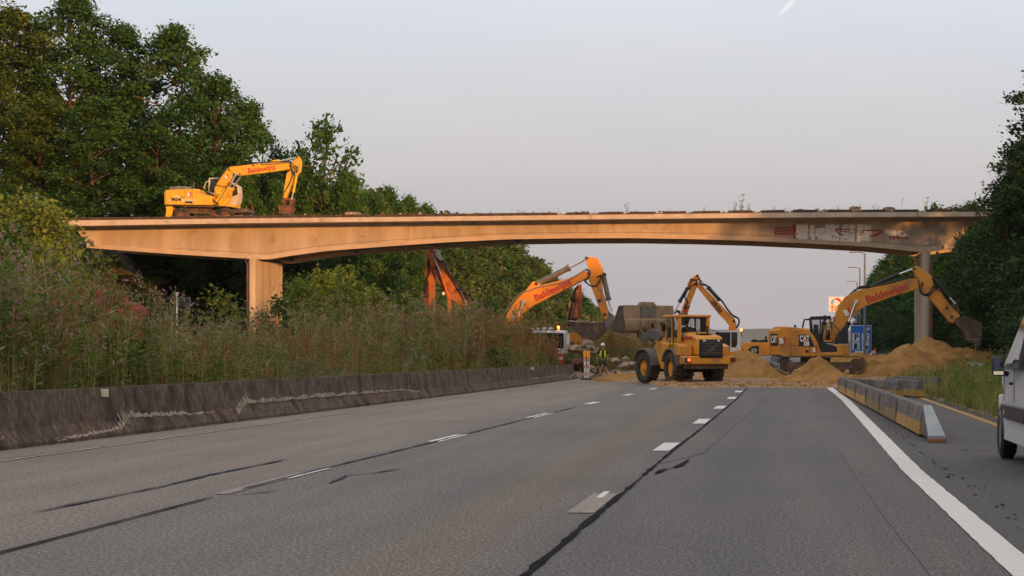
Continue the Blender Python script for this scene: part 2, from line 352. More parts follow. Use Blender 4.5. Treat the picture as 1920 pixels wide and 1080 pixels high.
ROADM = speckle('worn road surface', (.150, .137, .129), (.050, .045, .041), (.40, .365, .335), 34., extra=[
    (.0, (1.48, 1.36, 1.22)), (.40, (1.44, 1.31, 1.16)), (.46, (1.08, 1.05, 1.03)), (.62, (.98, .97, .97)), (.655, (1.10, .98, .78)), (.685, (1.04, .96, .86)), (.72, (.84, .85, .87)), (.80, (.70, .72, .75)), (.86, (.80, .81, .83)), (.95, (.72, .72, .73)), (1., (.86, .86, .86))])
SHOULM = speckle('dark shoulder asphalt', (.092, .084, .082), (.042, .04, .04), (.17, .158, .152), 40.)
GUTM = speckle('pale gutter concrete', (.28, .235, .20), (.17, .14, .115), (.40, .34, .29), 20.)
WHITEM = mat('worn white road paint', (.80, .77, .73), .7, c2=(.68, .65, .61), scale=14, lo=.4, hi=.7, bump=.2)
WORNM = mat('faded road paint', (.36, .29, .25), .8, c2=(.25, .21, .18), scale=9, lo=.4, hi=.65)
YELM = mat('yellow road paint', (.50, .26, .05), .8, c2=(.36, .20, .06), scale=6)
TARM = mat('tar joint', (.006, .0065, .008), .95, c2=(.014, .015, .018), scale=6, spec=.1)
TARBM = mat('weathered tar joint', (.050, .060, .082), .9, c2=(.035, .038, .05), scale=5)

# lines surveyed along the road as (distance, x)
def curve(tab):
    d = np.array([a for a, b in tab]); x = np.array([b for a, b in tab])
    return lambda q: float(np.interp(q, d, x))
edgeB = curve([(0, -12.25), (33, -12.2), (50, -11.75), (87, -10.95), (116, -10.76), (400, -10.76)])      # foot of the median barrier
gutL = curve([(0, -11.15), (30, -11.1), (50, -10.85), (87, -10.3), (120, -10.2)])
jB = curve([(0, -6.09), (27, -6.09), (38, -5.89), (52, -5.68), (63, -5.46), (74, -5.2), (90, -4.85)])
jA = curve([(0, -1.82), (15.2, -1.77), (24.6, -1.69), (33, -1.63), (44, -1.49), (67, -1.27), (90, -1.19)])
lC = curve([(0, 1.66), (28, 1.66), (42, 1.81), (67, 2.06), (90, 2.1)])
yL = curve([(0, 4.5), (44, 4.56), (67, 4.65), (90, 4.8)])
def strip(name, fa, fb, y0, y1, z, m, step=1.5, kind='structure', jag=0., seed=1):
    rnd = random.Random(seed); mb = MB(); q = y0; vs = []
    n_ = max(1, int((y1 - y0) / step))
    for i in range(n_ + 1):
        y = y0 + (y1 - y0) * i / n_; j1 = rnd.uniform(-jag, jag); j2 = rnd.uniform(-jag, jag)
        vs += [(fa(y) + j1, y, z), (fb(y) + j2, y, z)]
    mb.add(vs, [(2 * i, 2 * i + 1, 2 * i + 3, 2 * i + 2) for i in range(n_)])
    o = mb.build(name, m, smooth=False, fix=False)
    if kind: tag(o, kind=kind)
    return o
strip('road', lambda y: edgeB(y) + .02, lambda y: lC(y) + .4, 6, 124, .0, ROADM)
strip('gutter', edgeB, gutL, 6, 122, .004, GUTM, jag=.015)
strip('hard_shoulder', lambda y: lC(y) + .22, lambda y: yL(y) + .25, 6, 118, .004, SHOULM, jag=.03, step=.6)
strip('edge_line', lC, lambda y: lC(y) + .26, 6, 88.5, .010, WHITEM, jag=.006, step=.4)
strip('left_edge_line', gutL, lambda y: gutL(y) + .09, 6, 118, .010, mat('thin pale edge line', (.52, .47, .42), .8, c2=(.34, .29, .25), scale=5), jag=.02, step=.5)
strip('yellow_line', yL, lambda y: yL(y) + .16, 6, 80, .010, YELM, jag=.012, step=.4)
strip('opposite_road', lambda y: -32., lambda y: -20.6, -20, 600, .0, ROADM, step=20)
strip('far_road', lambda y: -10.5, lambda y: 4.8, 124, 900, .0, ROADM, step=20)
# lane dashes
mb = MB()
def dash(mb, xf, off, w, y0, y1, z=.010):
    mb.add([(xf(y0) + off - w, y0, z), (xf(y0) + off, y0, z), (xf(y1) + off, y1, z), (xf(y1) + off - w, y1, z)], [(0, 1, 2, 3)])
for v0, v1 in ((846, 831), (795, 786), (767, 761.5), (748.5, 744.5), (736, 733)):
    dash(mb, jA, -.05, .27, 6400 / (v0 - V0), 6400 / (v1 - V0))
for v0, v1 in ((829, 815.5), (784, 775), (758.5, 754), (742, 739), (730.5, 728.5)):
    dash(mb, jB, .12, .24, 6400 / (v0 - V0), 6400 / (v1 - V0))
dash(mb, jB, .10, .10, 26.3, 28.6)
dash(mb, jA, -.16, .07, 22.9, 23.9)
tag(mb.build('lane_markings', WHITEM, smooth=False, fix=False), kind='structure')
mb = MB(); dash(mb, jA, -.05, .27, 20.8, 23.6, .008); dash(mb, jB, .06, .17, 23.5, 27.6, .008)
tag(mb.build('worn_lane_markings', WORNM, smooth=False, fix=False), kind='structure')
# tar joints and cracks
def ribbon(mb, pts, w, z=.014, seed=0, jag=.35):
    rnd = random.Random(seed); out = []
    for (a, b), (c, d) in zip(pts[:-1], pts[1:]):
        L_ = math.hypot(c - a, d - b); k = max(1, int(L_ / .35)); out += [(a + (c - a) * i / k, b + (d - b) * i / k) for i in range(k)]
    out.append(pts[-1]); vs = []
    for i, (x, y) in enumerate(out):
        j = max(0, i - 1); k = min(len(out) - 1, i + 1); dx, dy = out[k][0] - out[j][0], out[k][1] - out[j][1]; q = math.hypot(dx, dy) or 1
        ww = w * max(.12, 1 + rnd.uniform(-jag, jag)) / 2 * (.3 if i in (0, len(out) - 1) else 1); o_ = rnd.uniform(-.16, .16) * w
        vs += [(x - dy / q * ww + o_, y + dx / q * ww, z), (x + dy / q * ww + o_, y - dx / q * ww, z)]
    mb.add(vs, [(2 * i, 2 * i + 1, 2 * i + 3, 2 * i + 2) for i in range(len(out) - 1)])
mb = MB()
ribbon(mb, [(jA(y), y) for y in np.arange(8, 30, .7)], .052, seed=2, jag=.75)
ribbon(mb, [(jA(y), y) for y in np.arange(29.5, 88, 2)], .04, seed=3, jag=.6)
ribbon(mb, [(jB(y) + .02, y) for y in np.arange(8, 24, 1)], .042, seed=4, jag=.25)
ribbon(mb, [G(1228, 890), G(1242, 882), G(1262, 879), G(1278, 873), G(1285, 868), G(1294, 860)], .055, seed=5, jag=.9)
ribbon(mb, [(gutL(y) - .03, y) for y in np.arange(10, 118, 1.5)], .03, seed=6, jag=.5)
tag(mb.build('road_joints', TARM, smooth=False, fix=False), kind='structure')
mb = MB()
ribbon(mb, [(jB(y) + .02, y) for y in np.arange(24.3, 60, 1.5)], .06, seed=7, jag=.4)
ribbon(mb, [G(64, 962), G(90, 957), G(300, 914), G(400, 890), G(540, 862)], .07, seed=8, jag=.5)
ribbon(mb, [G(540, 862), G(620, 857), G(715, 851)], .03, seed=9, jag=.6)
ribbon(mb, [G(618, 907), G(650, 893), G(700, 888), G(750, 880)], .05, seed=10, jag=.6)
ribbon(mb, [G(432, 930), G(490, 925), G(525, 920)], .04, seed=11, jag=.6)
tag(mb.build('weathered_road_joints', TARBM, smooth=False, fix=False), kind='structure')
mb = MB(); rnd = random.Random(5)
for i in range(120):                       # crumbled tar along the shoulder edge
    y = rnd.uniform(15, 48); x = lC(y) + .55 + rnd.gauss(0, .07); a = rnd.uniform(.012, .045)
    mb.add([(x, y, .014), (x + a, y + .1, .014), (x + a * .6, y + a * 4, .014), (x - a * .5, y + a * 3, .014)], [(0, 1, 2, 3)])
for i in range(60):
    x = rnd.uniform(2.9, 4.3); y = 33.5 - (x - 3) * .35 + rnd.gauss(0, .18); a = rnd.uniform(.015, .06)
    mb.add([(x, y, .014), (x + a, y, .014), (x + a * .8, y + a, .014), (x, y + a * .8, .014)], [(0, 1, 2, 3)])
tag(mb.build('crumbled_tar', TARM, smooth=False, fix=False), kind='structure')
# dark tyre tracks and a resurfaced strip
TRACKM = speckle('darker rubbered asphalt', (.118, .109, .103), (.05, .045, .042), (.27, .25, .235), 34.)
mb = MB()
a_ = [G(1457, 733), G(1440, 745), G(1405, 775), G(1370, 805), G(1320, 850)]; b_ = [G(1428, 733), G(1408, 745), G(1372, 775), G(1330, 805), G(1240, 870)]
mb.add([(x, y, .006) for x, y in a_] + [(x, y, .006) for x, y in b_], [(i, i + 1, i + 6, i + 5) for i in range(4)])
mb.add([(1.18, 8, .006), (1.42, 8, .006), (1.36, 20, .006), (1.15, 33, .006), (.98, 33, .006), (1.03, 20, .006)], [(0, 1, 2, 5), (5, 2, 3, 4)])
tag(mb.build('road_patches', TRACKM, smooth=False, fix=False), kind='structure')

# ================================================================ SAND
def sandz(X, Y):
    e = sstep(86.8, 89.5, Y + (fbm(X, Y, .35, 8) - .5) * 3.2 - 17 * sstep(-3.6, -7.5, X)) * sstep(0, 1.5, X + 9.5 + (fbm(X, Y, .4, 4) - .5) * 2) * (1 - sstep(8.5, 10.5, X)) * (1 - sstep(150, 156, Y))
    r = (.06 + .10 * fbm(X, Y, .9, 1) + .16 * sstep(92, 104, Y) * fbm(X, Y, .35, 6)) * (.4 + .6 * sstep(88, 96, Y))
    return -.12 + (.12 + r) * e
tag(gridmesh('sand', np.linspace(-10, 11, 150), np.concatenate([np.linspace(86, 106, 110), np.linspace(106.4, 157, 60)]), sandz, M['sandpale']), kind='structure')
def pile(label, bumps, x0, x1, y0, y1, seed, m='sand', n=110, rough=.14, name='sand_pile', cat='sand pile', group='heaps of sand on the road'):
    def zf(X, Y):
        Z = np.full_like(X, -.3)
        for cx, cy, rx, ry, h in bumps:
            r = np.sqrt(((X - cx) / rx) ** 2 + ((Y - cy) / ry) ** 2); r = r * (1 + .35 * (fbm(X, Y, .7, seed) - .5))
            z = h * 1.13 * np.clip(1.04 - np.sqrt(r * r + .012), -.5, 1); Z = np.maximum(Z, z) + .12 * np.exp(-np.abs(Z - z) * 4) * (z > 0) * (Z > 0)
        return Z + (fbm(X, Y, 1.3, seed + 1) - .5) * rough * 3.2 + (fbm(X, Y, 4., seed + 2, 3) - .5) * rough * 1.9 - .02
    o = gridmesh(name, np.linspace(x0, x1, n), np.linspace(y0, y1, n), zf, M[m]); return tag(o, label, cat, group)
def B(u, v, d, rx, ry): p = P(u, v, d); return (p.x, p.y, rx, ry, p.z)
pile('tall ochre sand heap at the foot of the round bridge pier on the right', [B(1745, 636, 120, 3.4, 5, ), B(1700, 650, 117, 2.8, 4.5), B(1640, 672, 116, 2.6, 4), B(1800, 655, 122, 4.2, 5), B(1860, 666, 122, 3.5, 5)], .8, 16.5, 110, 128, 3)
pile('small cone shaped sand heap in front of the amber excavator tracks', [B(1535, 667, 98, 1.35, 2.6), B(1500, 700, 97, 1.0, 2.0), B(1566, 693, 97, 1.1, 2.2), B(1600, 707, 96, 1.2, 2.0)], -.6, 6.5, 93.5, 102, 7)
pile('sand heap between the wheel loader and the amber tracked excavator', [B(1402, 657, 108, 2.0, 4), B(1432, 672, 106, 1.1, 3), B(1370, 668, 110, 1.8, 3.5)], -5.5, 2.6, 99.5, 115, 11)
pile('low ochre sand spread left of the front wheel of the wheel loader', [B(1185, 702, 108, 1.8, 3.2), B(1160, 708, 107, 1.5, 2.6)], -11, -4, 103, 112, 13, rough=.08)
pile('low brown sand ridge behind the amber excavator, next to the blue road sign', [B(1600, 660, 128, 3.2, 3), B(1650, 664, 130, 3.2, 3.5)], -.5, 11, 123, 136, 17)
pile('pale distant sand heap behind the tall ochre one', [B(1683, 659, 142, 1.6, 3)], 5, 11.5, 137, 147, 19, m='sandpale')

mb = MB(); rnd = random.Random(21)                      # clods and broken bits spread over the sand and its front edge
for i in range(620):
    x = rnd.uniform(-8.5, 8.5); y = 88.3 + abs(rnd.gauss(0, 5.)); s_ = rnd.uniform(.015, .05) * (2. if rnd.random() < .1 else 1)
    bm_z = float(sandz(np.array([x]), np.array([y]))[0])
    if bm_z < .02: continue
    vs = [(x + rnd.uniform(-1, 1) * s_ + a * s_, y + b * s_, bm_z + c_ * s_) for a, b, c_ in ((-1, -1, 0), (1, -1, 0), (1, 1, 0), (-1, 1, 0), (-.5, -.6, 1.1), (.6, -.4, .9), (.4, .5, 1.2), (-.6, .4, .8))]
    mb.add(vs, [(0, 1, 5, 4), (1, 2, 6, 5), (2, 3, 7, 6), (3, 0, 4, 7), (4, 5, 6, 7)])
tag(mb.build('sand_clods', 'sand', smooth=False), 'clods of sand and earth strewn along the front edge of the sand', 'clods', kind='stuff')
mb = MB()                                               # straw and litter along the verge kerb and the foot of the median barrier
for i in range(900):
    if i % 3: y = rnd.uniform(32, 84); x = yL(y) + .42 + abs(rnd.gauss(0, .22)); z = .03
    else: y = rnd.uniform(30, 112); x = edgeB(y) + .03 + abs(rnd.gauss(0, .06)); z = .012
    a = rnd.uniform(0, 3.14); l_ = rnd.uniform(.04, .16) if i % 3 else rnd.uniform(.02, .07); w_ = .012; dx, dy = math.cos(a) * l_, math.sin(a) * l_; mb.add([(x, y, z), (x + dx, y + dy, z + .01), (x + dx + w_, y + dy + .02, z + .012), (x + w_, y + .02, z + .004)], [(0, 1, 2, 3)])
tag(mb.build('straw_litter', mat('straw', (.42, .30, .15), .9, c2=(.25, .17, .09), scale=9), smooth=False, fix=False), 'dry straw and litter along the verge edge and the foot of the median barrier', 'litter', kind='stuff')
# ================================================================ BRIDGE
DB = 136.; SB = DB / F
bridge = thing('concrete_bridge', 'long arched concrete road bridge with two piers spanning the motorway', 'bridge', (0, DB, 0))
def bx(u): return (u - U0) * SB
def bz(v): return EYE - (v - V0) * SB
Ub = [60, 118, 450, 800, 1180, 1500, 1850, 2020]
topv = np.array([414.5, 413.5, 409.5, 406.2, 402, 398.5, 397, 396.5]); botv = np.array([426, 424, 418.5, 414.5, 410.5, 407.5, 405.5, 405])
fT = lambda u: float(np.interp(u, Ub, topv)); fB = lambda u: float(np.interp(u, Ub, botv))
DW = 10.
# edge slab with its fascia
mb = MB(); us = np.linspace(118, 1990, 120)
poly = [(bx(u), bz(fT(u))) for u in us] + [(bx(u), bz(fB(u))) for u in us[::-1]]
mb.prism(poly, 0, DW); slab = mb.build('edge_slab', 'conc_band', bridge, smooth=False)
# girders, front and rear, with a paler lip along the arched lower edge
gU = [145, 300, 455, 490, 530, 600, 713, 830, 947, 1063, 1180, 1300, 1400, 1515, 1630, 1735, 1805]
gV = [462, 473.5, 483, 484, 477.5, 468, 459.5, 451.5, 445.8, 444, 443.6, 445.6, 448.5, 453.5, 460, 470.5, 460.5]
gB = lambda u: float(np.interp(u, gU, gV))
def girder(nm, y0, y1, inset=0, m='concrete'):
    mb = MB(); us = np.unique(np.concatenate([np.linspace(145, 1805, 140), gU]))
    top = [(bx(u), bz(fB(u)) - .012) for u in us]; top[0] = (bx(122), bz(fB(122)) - .012); top[-1] = (bx(1832), bz(fB(1832)) - .012)
    bot = [(bx(u), bz(gB(u)) + inset) for u in us]
    mb.prism(top + bot[::-1], y0, y1); return mb.build(nm, m, bridge, smooth=False)
girder('girder', 1.9, 2.4, .26); girder('girder', DW - 1.65, DW - 1.15, .26)
def lip(y0, y1):
    mb = MB(); us = np.unique(np.concatenate([np.linspace(145, 1805, 140), gU]))
    mb.prism([(bx(u), bz(gB(u)) + .262) for u in us] + [(bx(u), bz(gB(u))) for u in us[::-1]], y0, y1)
    return mb.build('girder_lip', 'conc_pale', bridge, smooth=False)
lip(1.84, 2.5); lip(DW - 1.75, DW - 1.1)
# haunch strip under the slab, soffit slab between girders, cross beams
mb = MB()
for y0, y1 in ((1.7, 1.9), (DW - 1.15, DW - .95)):
    mb.prism([(bx(u), bz(fB(u)) - .013) for u in us[2:100]] + [(bx(u), bz(fB(u)) - .13) for u in us[2:100][::-1]], y0, y1)
mb.build('haunch', 'conc_band', bridge, smooth=False)
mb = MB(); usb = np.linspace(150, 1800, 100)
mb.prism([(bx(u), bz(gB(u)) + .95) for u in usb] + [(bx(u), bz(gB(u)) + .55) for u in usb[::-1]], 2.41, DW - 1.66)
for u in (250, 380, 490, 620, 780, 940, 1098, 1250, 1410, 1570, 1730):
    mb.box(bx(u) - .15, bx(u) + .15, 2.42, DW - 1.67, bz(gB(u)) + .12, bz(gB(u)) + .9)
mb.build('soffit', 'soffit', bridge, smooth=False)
# piers
mb = MB(); x0, x1 = bx(456), bx(470.5); cx = (x0 + x1) / 2; w = (x1 - x0) / 2; prof = []
ztop = bz(484.2) + .0
prof = [(x0 + .06, 1.2), (x0 + .15, 1.08), (x1 - .15, 1.08), (x1 - .04, 1.2), (x1, 1.35), (x1, DW - 1.3), (x1 - .15, DW - 1.1), (x0 + .15, DW - 1.1), (x0, DW - 1.3), (x0, 1.35)]
mb.prism(prof, -.4, ztop, 'z'); mb.build('pier', 'concrete', bridge, smooth=False)
mb = MB(); xr0, xr1 = bx(1730.5), bx(1748)
cx, rr = (xr0 + xr1) / 2, (xr1 - xr0) / 2
pts = [(cx + rr * math.cos(t), 1.62 + rr * math.sin(t)) for t in np.linspace(math.pi, 2 * math.pi, 14)] + [(cx + rr * math.cos(t), DW - 1.6 + rr * math.sin(t)) for t in np.linspace(0, math.pi, 14)]
mb.prism(pts, -.4, bz(470.6), 'z'); mb.build('pier', 'concrete', bridge)
# rusty drain pipes beside both piers
mb = MB(); mb.tube([(bx(1762), 1.9, bz(470)), (bx(1760), 1.7, bz(479)), (bx(1750.6), 1.45, bz(492)), (bx(1749.6), 1.4, bz(500)), (bx(1749.6), 1.4, bz(650))], .085, 8); mb.build('drain_pipe', 'rust', bridge)
mb = MB(); mb.tube([(bx(446), 1.9, bz(482)), (bx(450), 1.6, bz(487)), (bx(454.5), 1.3, bz(494)), (bx(454.6), 1.3, bz(620))], .075, 8); mb.build('drain_pipe', 'rust', bridge)
# broken dark kerb stones on the edge slab
rnd = random.Random(4); u = 119.
def kerb(ua, ub, y0=.02, y1=.42, hh=5.2, tilt=0.):
    mb = MB(); k = max(2, int((ub - ua) / 14)); uu = np.linspace(ua, ub, k)
    mb.prism([(bx(q), bz(fT(q)) + .003) for q in uu] + [(bx(q), bz(fT(q) - hh - rnd.uniform(-.4, .4) - tilt * (i / k))) for i, q in list(enumerate(uu))[::-1]], y0, y1)
    o = mb.build('kerb_stone', 'kerb', bridge, smooth=False); return o
for ua, ub in ((119, 300), (301, 430), (431, 560), (561, 640), (642, 694), (704, 748), (750, 860), (861, 1000), (1001, 1043), (1061, 1105), (1122, 1168), (1182, 1228), (1242, 1286), (1300, 1350), (1366, 1410), (1427, 1471), (1487, 1532), (1550, 1597), (1614, 1660), (1676, 1722), (1738, 1785), (1795, 1990)): kerb(ua, ub)
mb = MB(); mb.prism([(bx(u), bz(fT(u)) + .003) for u in us] + [(bx(u), bz(fT(u) - 3.4)) for u in us[::-1]], .9, DW - .9); mb.build('deck_surface', 'rubble', bridge, smooth=False)
# hairline joints and drips on the girder face
mb = MB()
for u, w_ in ((761, .06), (459, .02), (1108, .03)): mb.box(bx(u) - w_, bx(u) + w_, 1.892, 1.8995, bz(gB(u)) + .3, bz(fB(u)) - .3)
mb.build('joint_scar', 'conc_pale', bridge, smooth=False)
mb = MB(); rnd = random.Random(9)
us2 = np.linspace(300, 1790, 90)
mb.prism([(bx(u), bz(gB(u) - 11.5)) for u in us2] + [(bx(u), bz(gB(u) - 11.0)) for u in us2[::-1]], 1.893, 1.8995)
mb.box(bx(664), bx(676), 1.892, 1.899, bz(440.6), bz(440.0)); mb.box(bx(1431), bx(1431.6), -.006, -.001, bz(405), bz(397)); mb.box(bx(1720), bx(1720.6), -.006, -.001, bz(408), bz(393)); mb.box(bx(1107), bx(1108), -.006, -.001, bz(412), bz(402))
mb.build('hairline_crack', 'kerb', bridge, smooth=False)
# loose rubble chunks along the edge
def chunk(mb, c, s, rnd, flat=1.):
    bm = bmesh.new(); bmesh.ops.create_icosphere(bm, subdivisions=1, radius=1)
    vs = [Vector((v.co.x * s * rnd.uniform(.45, 1.35), v.co.y * s * rnd.uniform(.5, 1.3), v.co.z * s * flat * rnd.uniform(.5, 1.15))) + Vector(c) for v in bm.verts]
    bm.verts.index_update(); fs = [tuple(v.index for v in f.verts) for f in bm.faces]; bm.free(); mb.add(vs, fs)
mb = MB(); rnd = random.Random(12)
for ua, ub, n_ in ((694, 704, 5), (690, 730, 5), (1043, 1061, 8), (1105, 1122, 7), (1168, 1182, 6), (1228, 1242, 6), (1286, 1300, 6), (1350, 1366, 7), (1410, 1427, 6), (1471, 1487, 6), (1532, 1550, 8), (1597, 1614, 12), (1660, 1676, 7), (1722, 1738, 5), (1000, 1700, 60), (300, 1000, 30)):
    for i in range(n_):
        u = rnd.uniform(ua, ub); s_ = rnd.uniform(.05, .13); chunk(mb, (bx(u), rnd.uniform(.15, .8), bz(fT(u)) + s_ * .6 + (.12 if ub - ua > 300 else 0)), s_, rnd)
mb.build('edge_rubble', 'rubble', bridge, smooth=False)
# graffiti
gr = MB(); rnd = random.Random(2); GY = [0]
def gp(mb, pts, y=1.888, j=0.):
    GY[0] += 1; y -= .0012 * (GY[0] % 19)
    mb.prism([(bx(1400 + a / 4.174 + rnd.uniform(-j, j)), bz(380 + b / 4.174 + rnd.uniform(-j, j))) for a, b in pts], y, 1.8995)
def stroke(mb, pts, w, y=1.860):
    for (a, b), (c, d) in zip(pts[:-1], pts[1:]):
        L_ = math.hypot(c - a, d - b) or 1; nx, ny = -(d - b) / L_ * w / 2, (c - a) / L_ * w / 2
        gp(mb, [(a + nx, b + ny), (c + nx, d + ny), (c - nx, d - ny), (a - nx, b - ny)], y)
def ragged(x0, x1, y0, y1, n=9, j=6):
    t = []
    for i in range(n): t.append((x0 + (x1 - x0) * i / (n - 1), y0 + rnd.uniform(-j, j) * .4))
    for i in range(1, 5): t.append((x1 + rnd.uniform(-j, j), y0 + (y1 - y0) * i / 5))
    for i in range(n): t.append((x1 - (x1 - x0) * i / (n - 1), y1 + rnd.uniform(-j, j) * 1.6))
    for i in range(1, 5): t.append((x0 + rnd.uniform(-j, j), y1 - (y1 - y0) * i / 5))
    return t
for r_ in ((385, 484, 158, 275), (500, 540, 160, 262), (545, 600, 186, 262), (602, 618, 180, 258), (622, 728, 157, 258), (618, 735, 240, 292), (498, 540, 248, 285), (748, 800, 158, 225), (806, 858, 158, 225), (742, 855, 226, 298), (870, 924, 157, 240), (932, 985, 160, 240), (872, 985, 238, 305), (560, 640, 235, 275)): gp(gr, ragged(*r_), 1.888)
gp(gr, [(1090, 215), (1110, 196), (1150, 202), (1178, 205), (1190, 235), (1180, 252), (1140, 250), (1118, 232)]); gp(gr, [(1195, 215), (1220, 203), (1250, 212), (1265, 235), (1280, 243), (1262, 250), (1240, 262), (1205, 255), (1192, 238)])
gr.build('graffiti', M['signwhite'].copy() if False else mat('peeling white paint', (.92, .87, .80), .8, c2=(.84, .77, .68), scale=3, dirt=(.40, .29, .2), dscale=3.5, dlo=.60, dhi=.62), bridge, smooth=False)
gr = MB()
stroke(gr, [(218, 183), (365, 180)], 7); stroke(gr, [(218, 233), (365, 236)], 8); stroke(gr, [(221, 183), (221, 233)], 6)
z_ = [(224 + 11.5 * i, 186 if i % 2 else 230) for i in range(13)]; stroke(gr, z_, 5)
gp(gr, [(365, 165), (385, 158), (390, 200), (380, 232), (388, 270), (370, 270), (372, 230), (362, 200)], 1.858)
stroke(gr, [(700, 193), (820, 197)], 9); stroke(gr, [(700, 200), (738, 240), (770, 236)], 9); stroke(gr, [(738, 212), (800, 214)], 6)
stroke(gr, [(912, 203), (1075, 205), (1060, 225), (1030, 242), (970, 252)], 9); stroke(gr, [(1000, 240), (1050, 222)], 8)
for a in (1130, 1160, 1195, 1262): stroke(gr, [(a, 250), (a + 8, 280)], 7)
stroke(gr, [(1125, 255), (1275, 262)], 5)
gr.build('graffiti', mat('dark red spray paint', (.36, .03, .02), .8), bridge, smooth=False)
gr = MB(); y_ = -.8
for i in range(14):
    u = 448 + rnd.uniform(0, 46); v = rnd.uniform(600, 622)
    gr.box(x0 - .004 if False else bx(u), bx(u + rnd.uniform(1, 5)), 1.06, 1.0795, bz(v + 8), bz(v)) if 457 < u < 467 else None
gr.prism([(1.3, bz(597)), (9., bz(598)), (9., bz(640)), (1.3, bz(640))], x1 + .002, x1 + .008, 'x')
gr.build('graffiti', mat('bright red graffiti', (.50, .05, .02), .8, c2=(.45, .30, .2), scale=1.6, lo=.45, hi=.55), bridge, smooth=False)
# concrete block on the deck
mb = MB(); q = P(662, 403, DB + 1.4); mb.prism([(-.46, 0), (.47, 0), (.45, .27), (.1, .32), (-.44, .29)], -.3, .3)
mb.build('concrete_block', 'rubble', loc=(q.x, q.y, bz(fT(662)) + .1), smooth=False, bevel=.02); tag(bpy.data.objects['concrete_block'], 'loose grey concrete block lying on the bridge edge', 'concrete block')
for lab, u, v in (('broken slab chunk on the bridge edge above the white graffiti', 1603, 387), ('tilted broken slab chunk on the bridge edge, right of the white graffiti', 1667, 388)):
    mb = MB(); rr_ = random.Random(u); mb.prism([(-.38, -.12), (.25, -.2), (.42, .04), (.15, .12), (-.34, .08)], -.25, .25); chunk(mb, (-.1, 0, .08), .13, rr_)
    o = mb.build('slab_chunk', 'rubble', loc=(bx(u), DB + .35, bz(v + 3)), smooth=False); tag(o, lab, 'rubble', 'broken slab chunks on the bridge edge')

# ================================================================ MEDIAN BARRIER (cast in place)
mb = MB(); prof = [(0, 0), (.0, .07), (-.17, .30), (-.27, .86), (-.47, .86), (-.6, .30), (-.75, .0)]; ysb = np.concatenate([np.arange(14, 60, 2.), np.arange(60, 116.1, 4.)])
vs = [(edgeB(y) + a, y, b * (1.06 - .0016 * max(0, y - 30)) if b > .5 else b) for y in ysb for a, b in prof]; k = len(prof)
mb.add(vs, [(i * k + j, (i + 1) * k + j, (i + 1) * k + (j + 1) % k, i * k + (j + 1) % k) for i in range(len(ysb) - 1) for j in range(k)] + [tuple(range(k)), tuple(range(len(vs) - 1, len(vs) - k - 1, -1))])
mbar = mb.build('median_barrier', 'barrier', smooth=False); tag(mbar, 'long stained dark concrete barrier along the left edge of the road, weeds behind', 'barrier')
rnd = random.Random(3)
def bface(y, h):    # point on the sloping face, 5 mm proud
    hs = [b for a, b in prof[1:4]]; ax = [a for a, b in prof[1:4]]; return edgeB(y) + float(np.interp(h, [0] + hs, [0] + ax)) + .006
mb = MB()
def scuff(ya, yb, h0, h1, w0, w1):
    n_ = 40; vs = []
    for i in range(n_ + 1):
        t = i / n_; y = ya + (yb - ya) * t; h = h0 + (h1 - h0) * t + rnd.uniform(-.018, .018); w = (w0 + (w1 - w0) * t) * rnd.uniform(.15, 1.7)
        vs += [(bface(y, h), y, h), (bface(y, h + w) , y, h + w)]
    mb.add(vs, [(2 * i, 2 * i + 1, 2 * i + 3, 2 * i + 2) for i in range(n_)])
for a in ((31, 33.9, .22, .17, .06, .03), (36, 39.3, .05, .13, .04, .06), (39.3, 40.2, .10, .33, .18, .09), (40.2, 45.5, .32, .24, .10, .02), (47.2, 48.4, .16, .40, .15, .16), (48.4, 66, .38, .33, .09, .06), (66, 69, .33, .22, .05, .01), (96, 112, .26, .30, .03, .03), (112, 115.5, .1, .26, .05, .05)): scuff(*a)
mb.build('scuff_mark', 'scuff', mbar, smooth=False, fix=False)
mb = MB()
for i in range(26):
    y = rnd.uniform(32, 114); h = rnd.uniform(.25, .8); w = rnd.uniform(.04, .12) * (y / 45); q = rnd.uniform(.05, .12)
    n_ = 7; vs = [(bface(y + math.cos(t) * w, h + math.sin(t) * q) + .003, y + math.cos(t) * w * rnd.uniform(.6, 1.2), h + math.sin(t) * q * rnd.uniform(.7, 1.3)) for t in np.linspace(0, 2 * math.pi, n_, endpoint=False)]
    mb.add(vs, [tuple(range(n_))])
mb.build('rust_stain', mat('rust stain', (.20, .065, .02), .95, c2=(.11, .055, .03), scale=6), mbar, smooth=False, fix=False)
for u, v, w_ in ((157, 737, 5), (1002, 691, 2.5)):
    # reflector plates fixed to the upper face
    y = 38.9 if u < 500 else 97.; zz = EYE - (v - V0) * y / F; x = (u - U0) * y / F; sz = .07 if u < 500 else .055
    mb = MB(); xf = bface(y, zz); mb.box(xf - .02, xf + .11, y - .02, y + .02, zz - sz, zz + sz); mb.box(xf - .02, xf + .115, y + .021, y + .05, zz - sz * 1.05, zz + sz * 1.05); mb.build('reflector', mat('cream reflector', (.85, .74, .55), .5), mbar, smooth=False, bevel=.006)

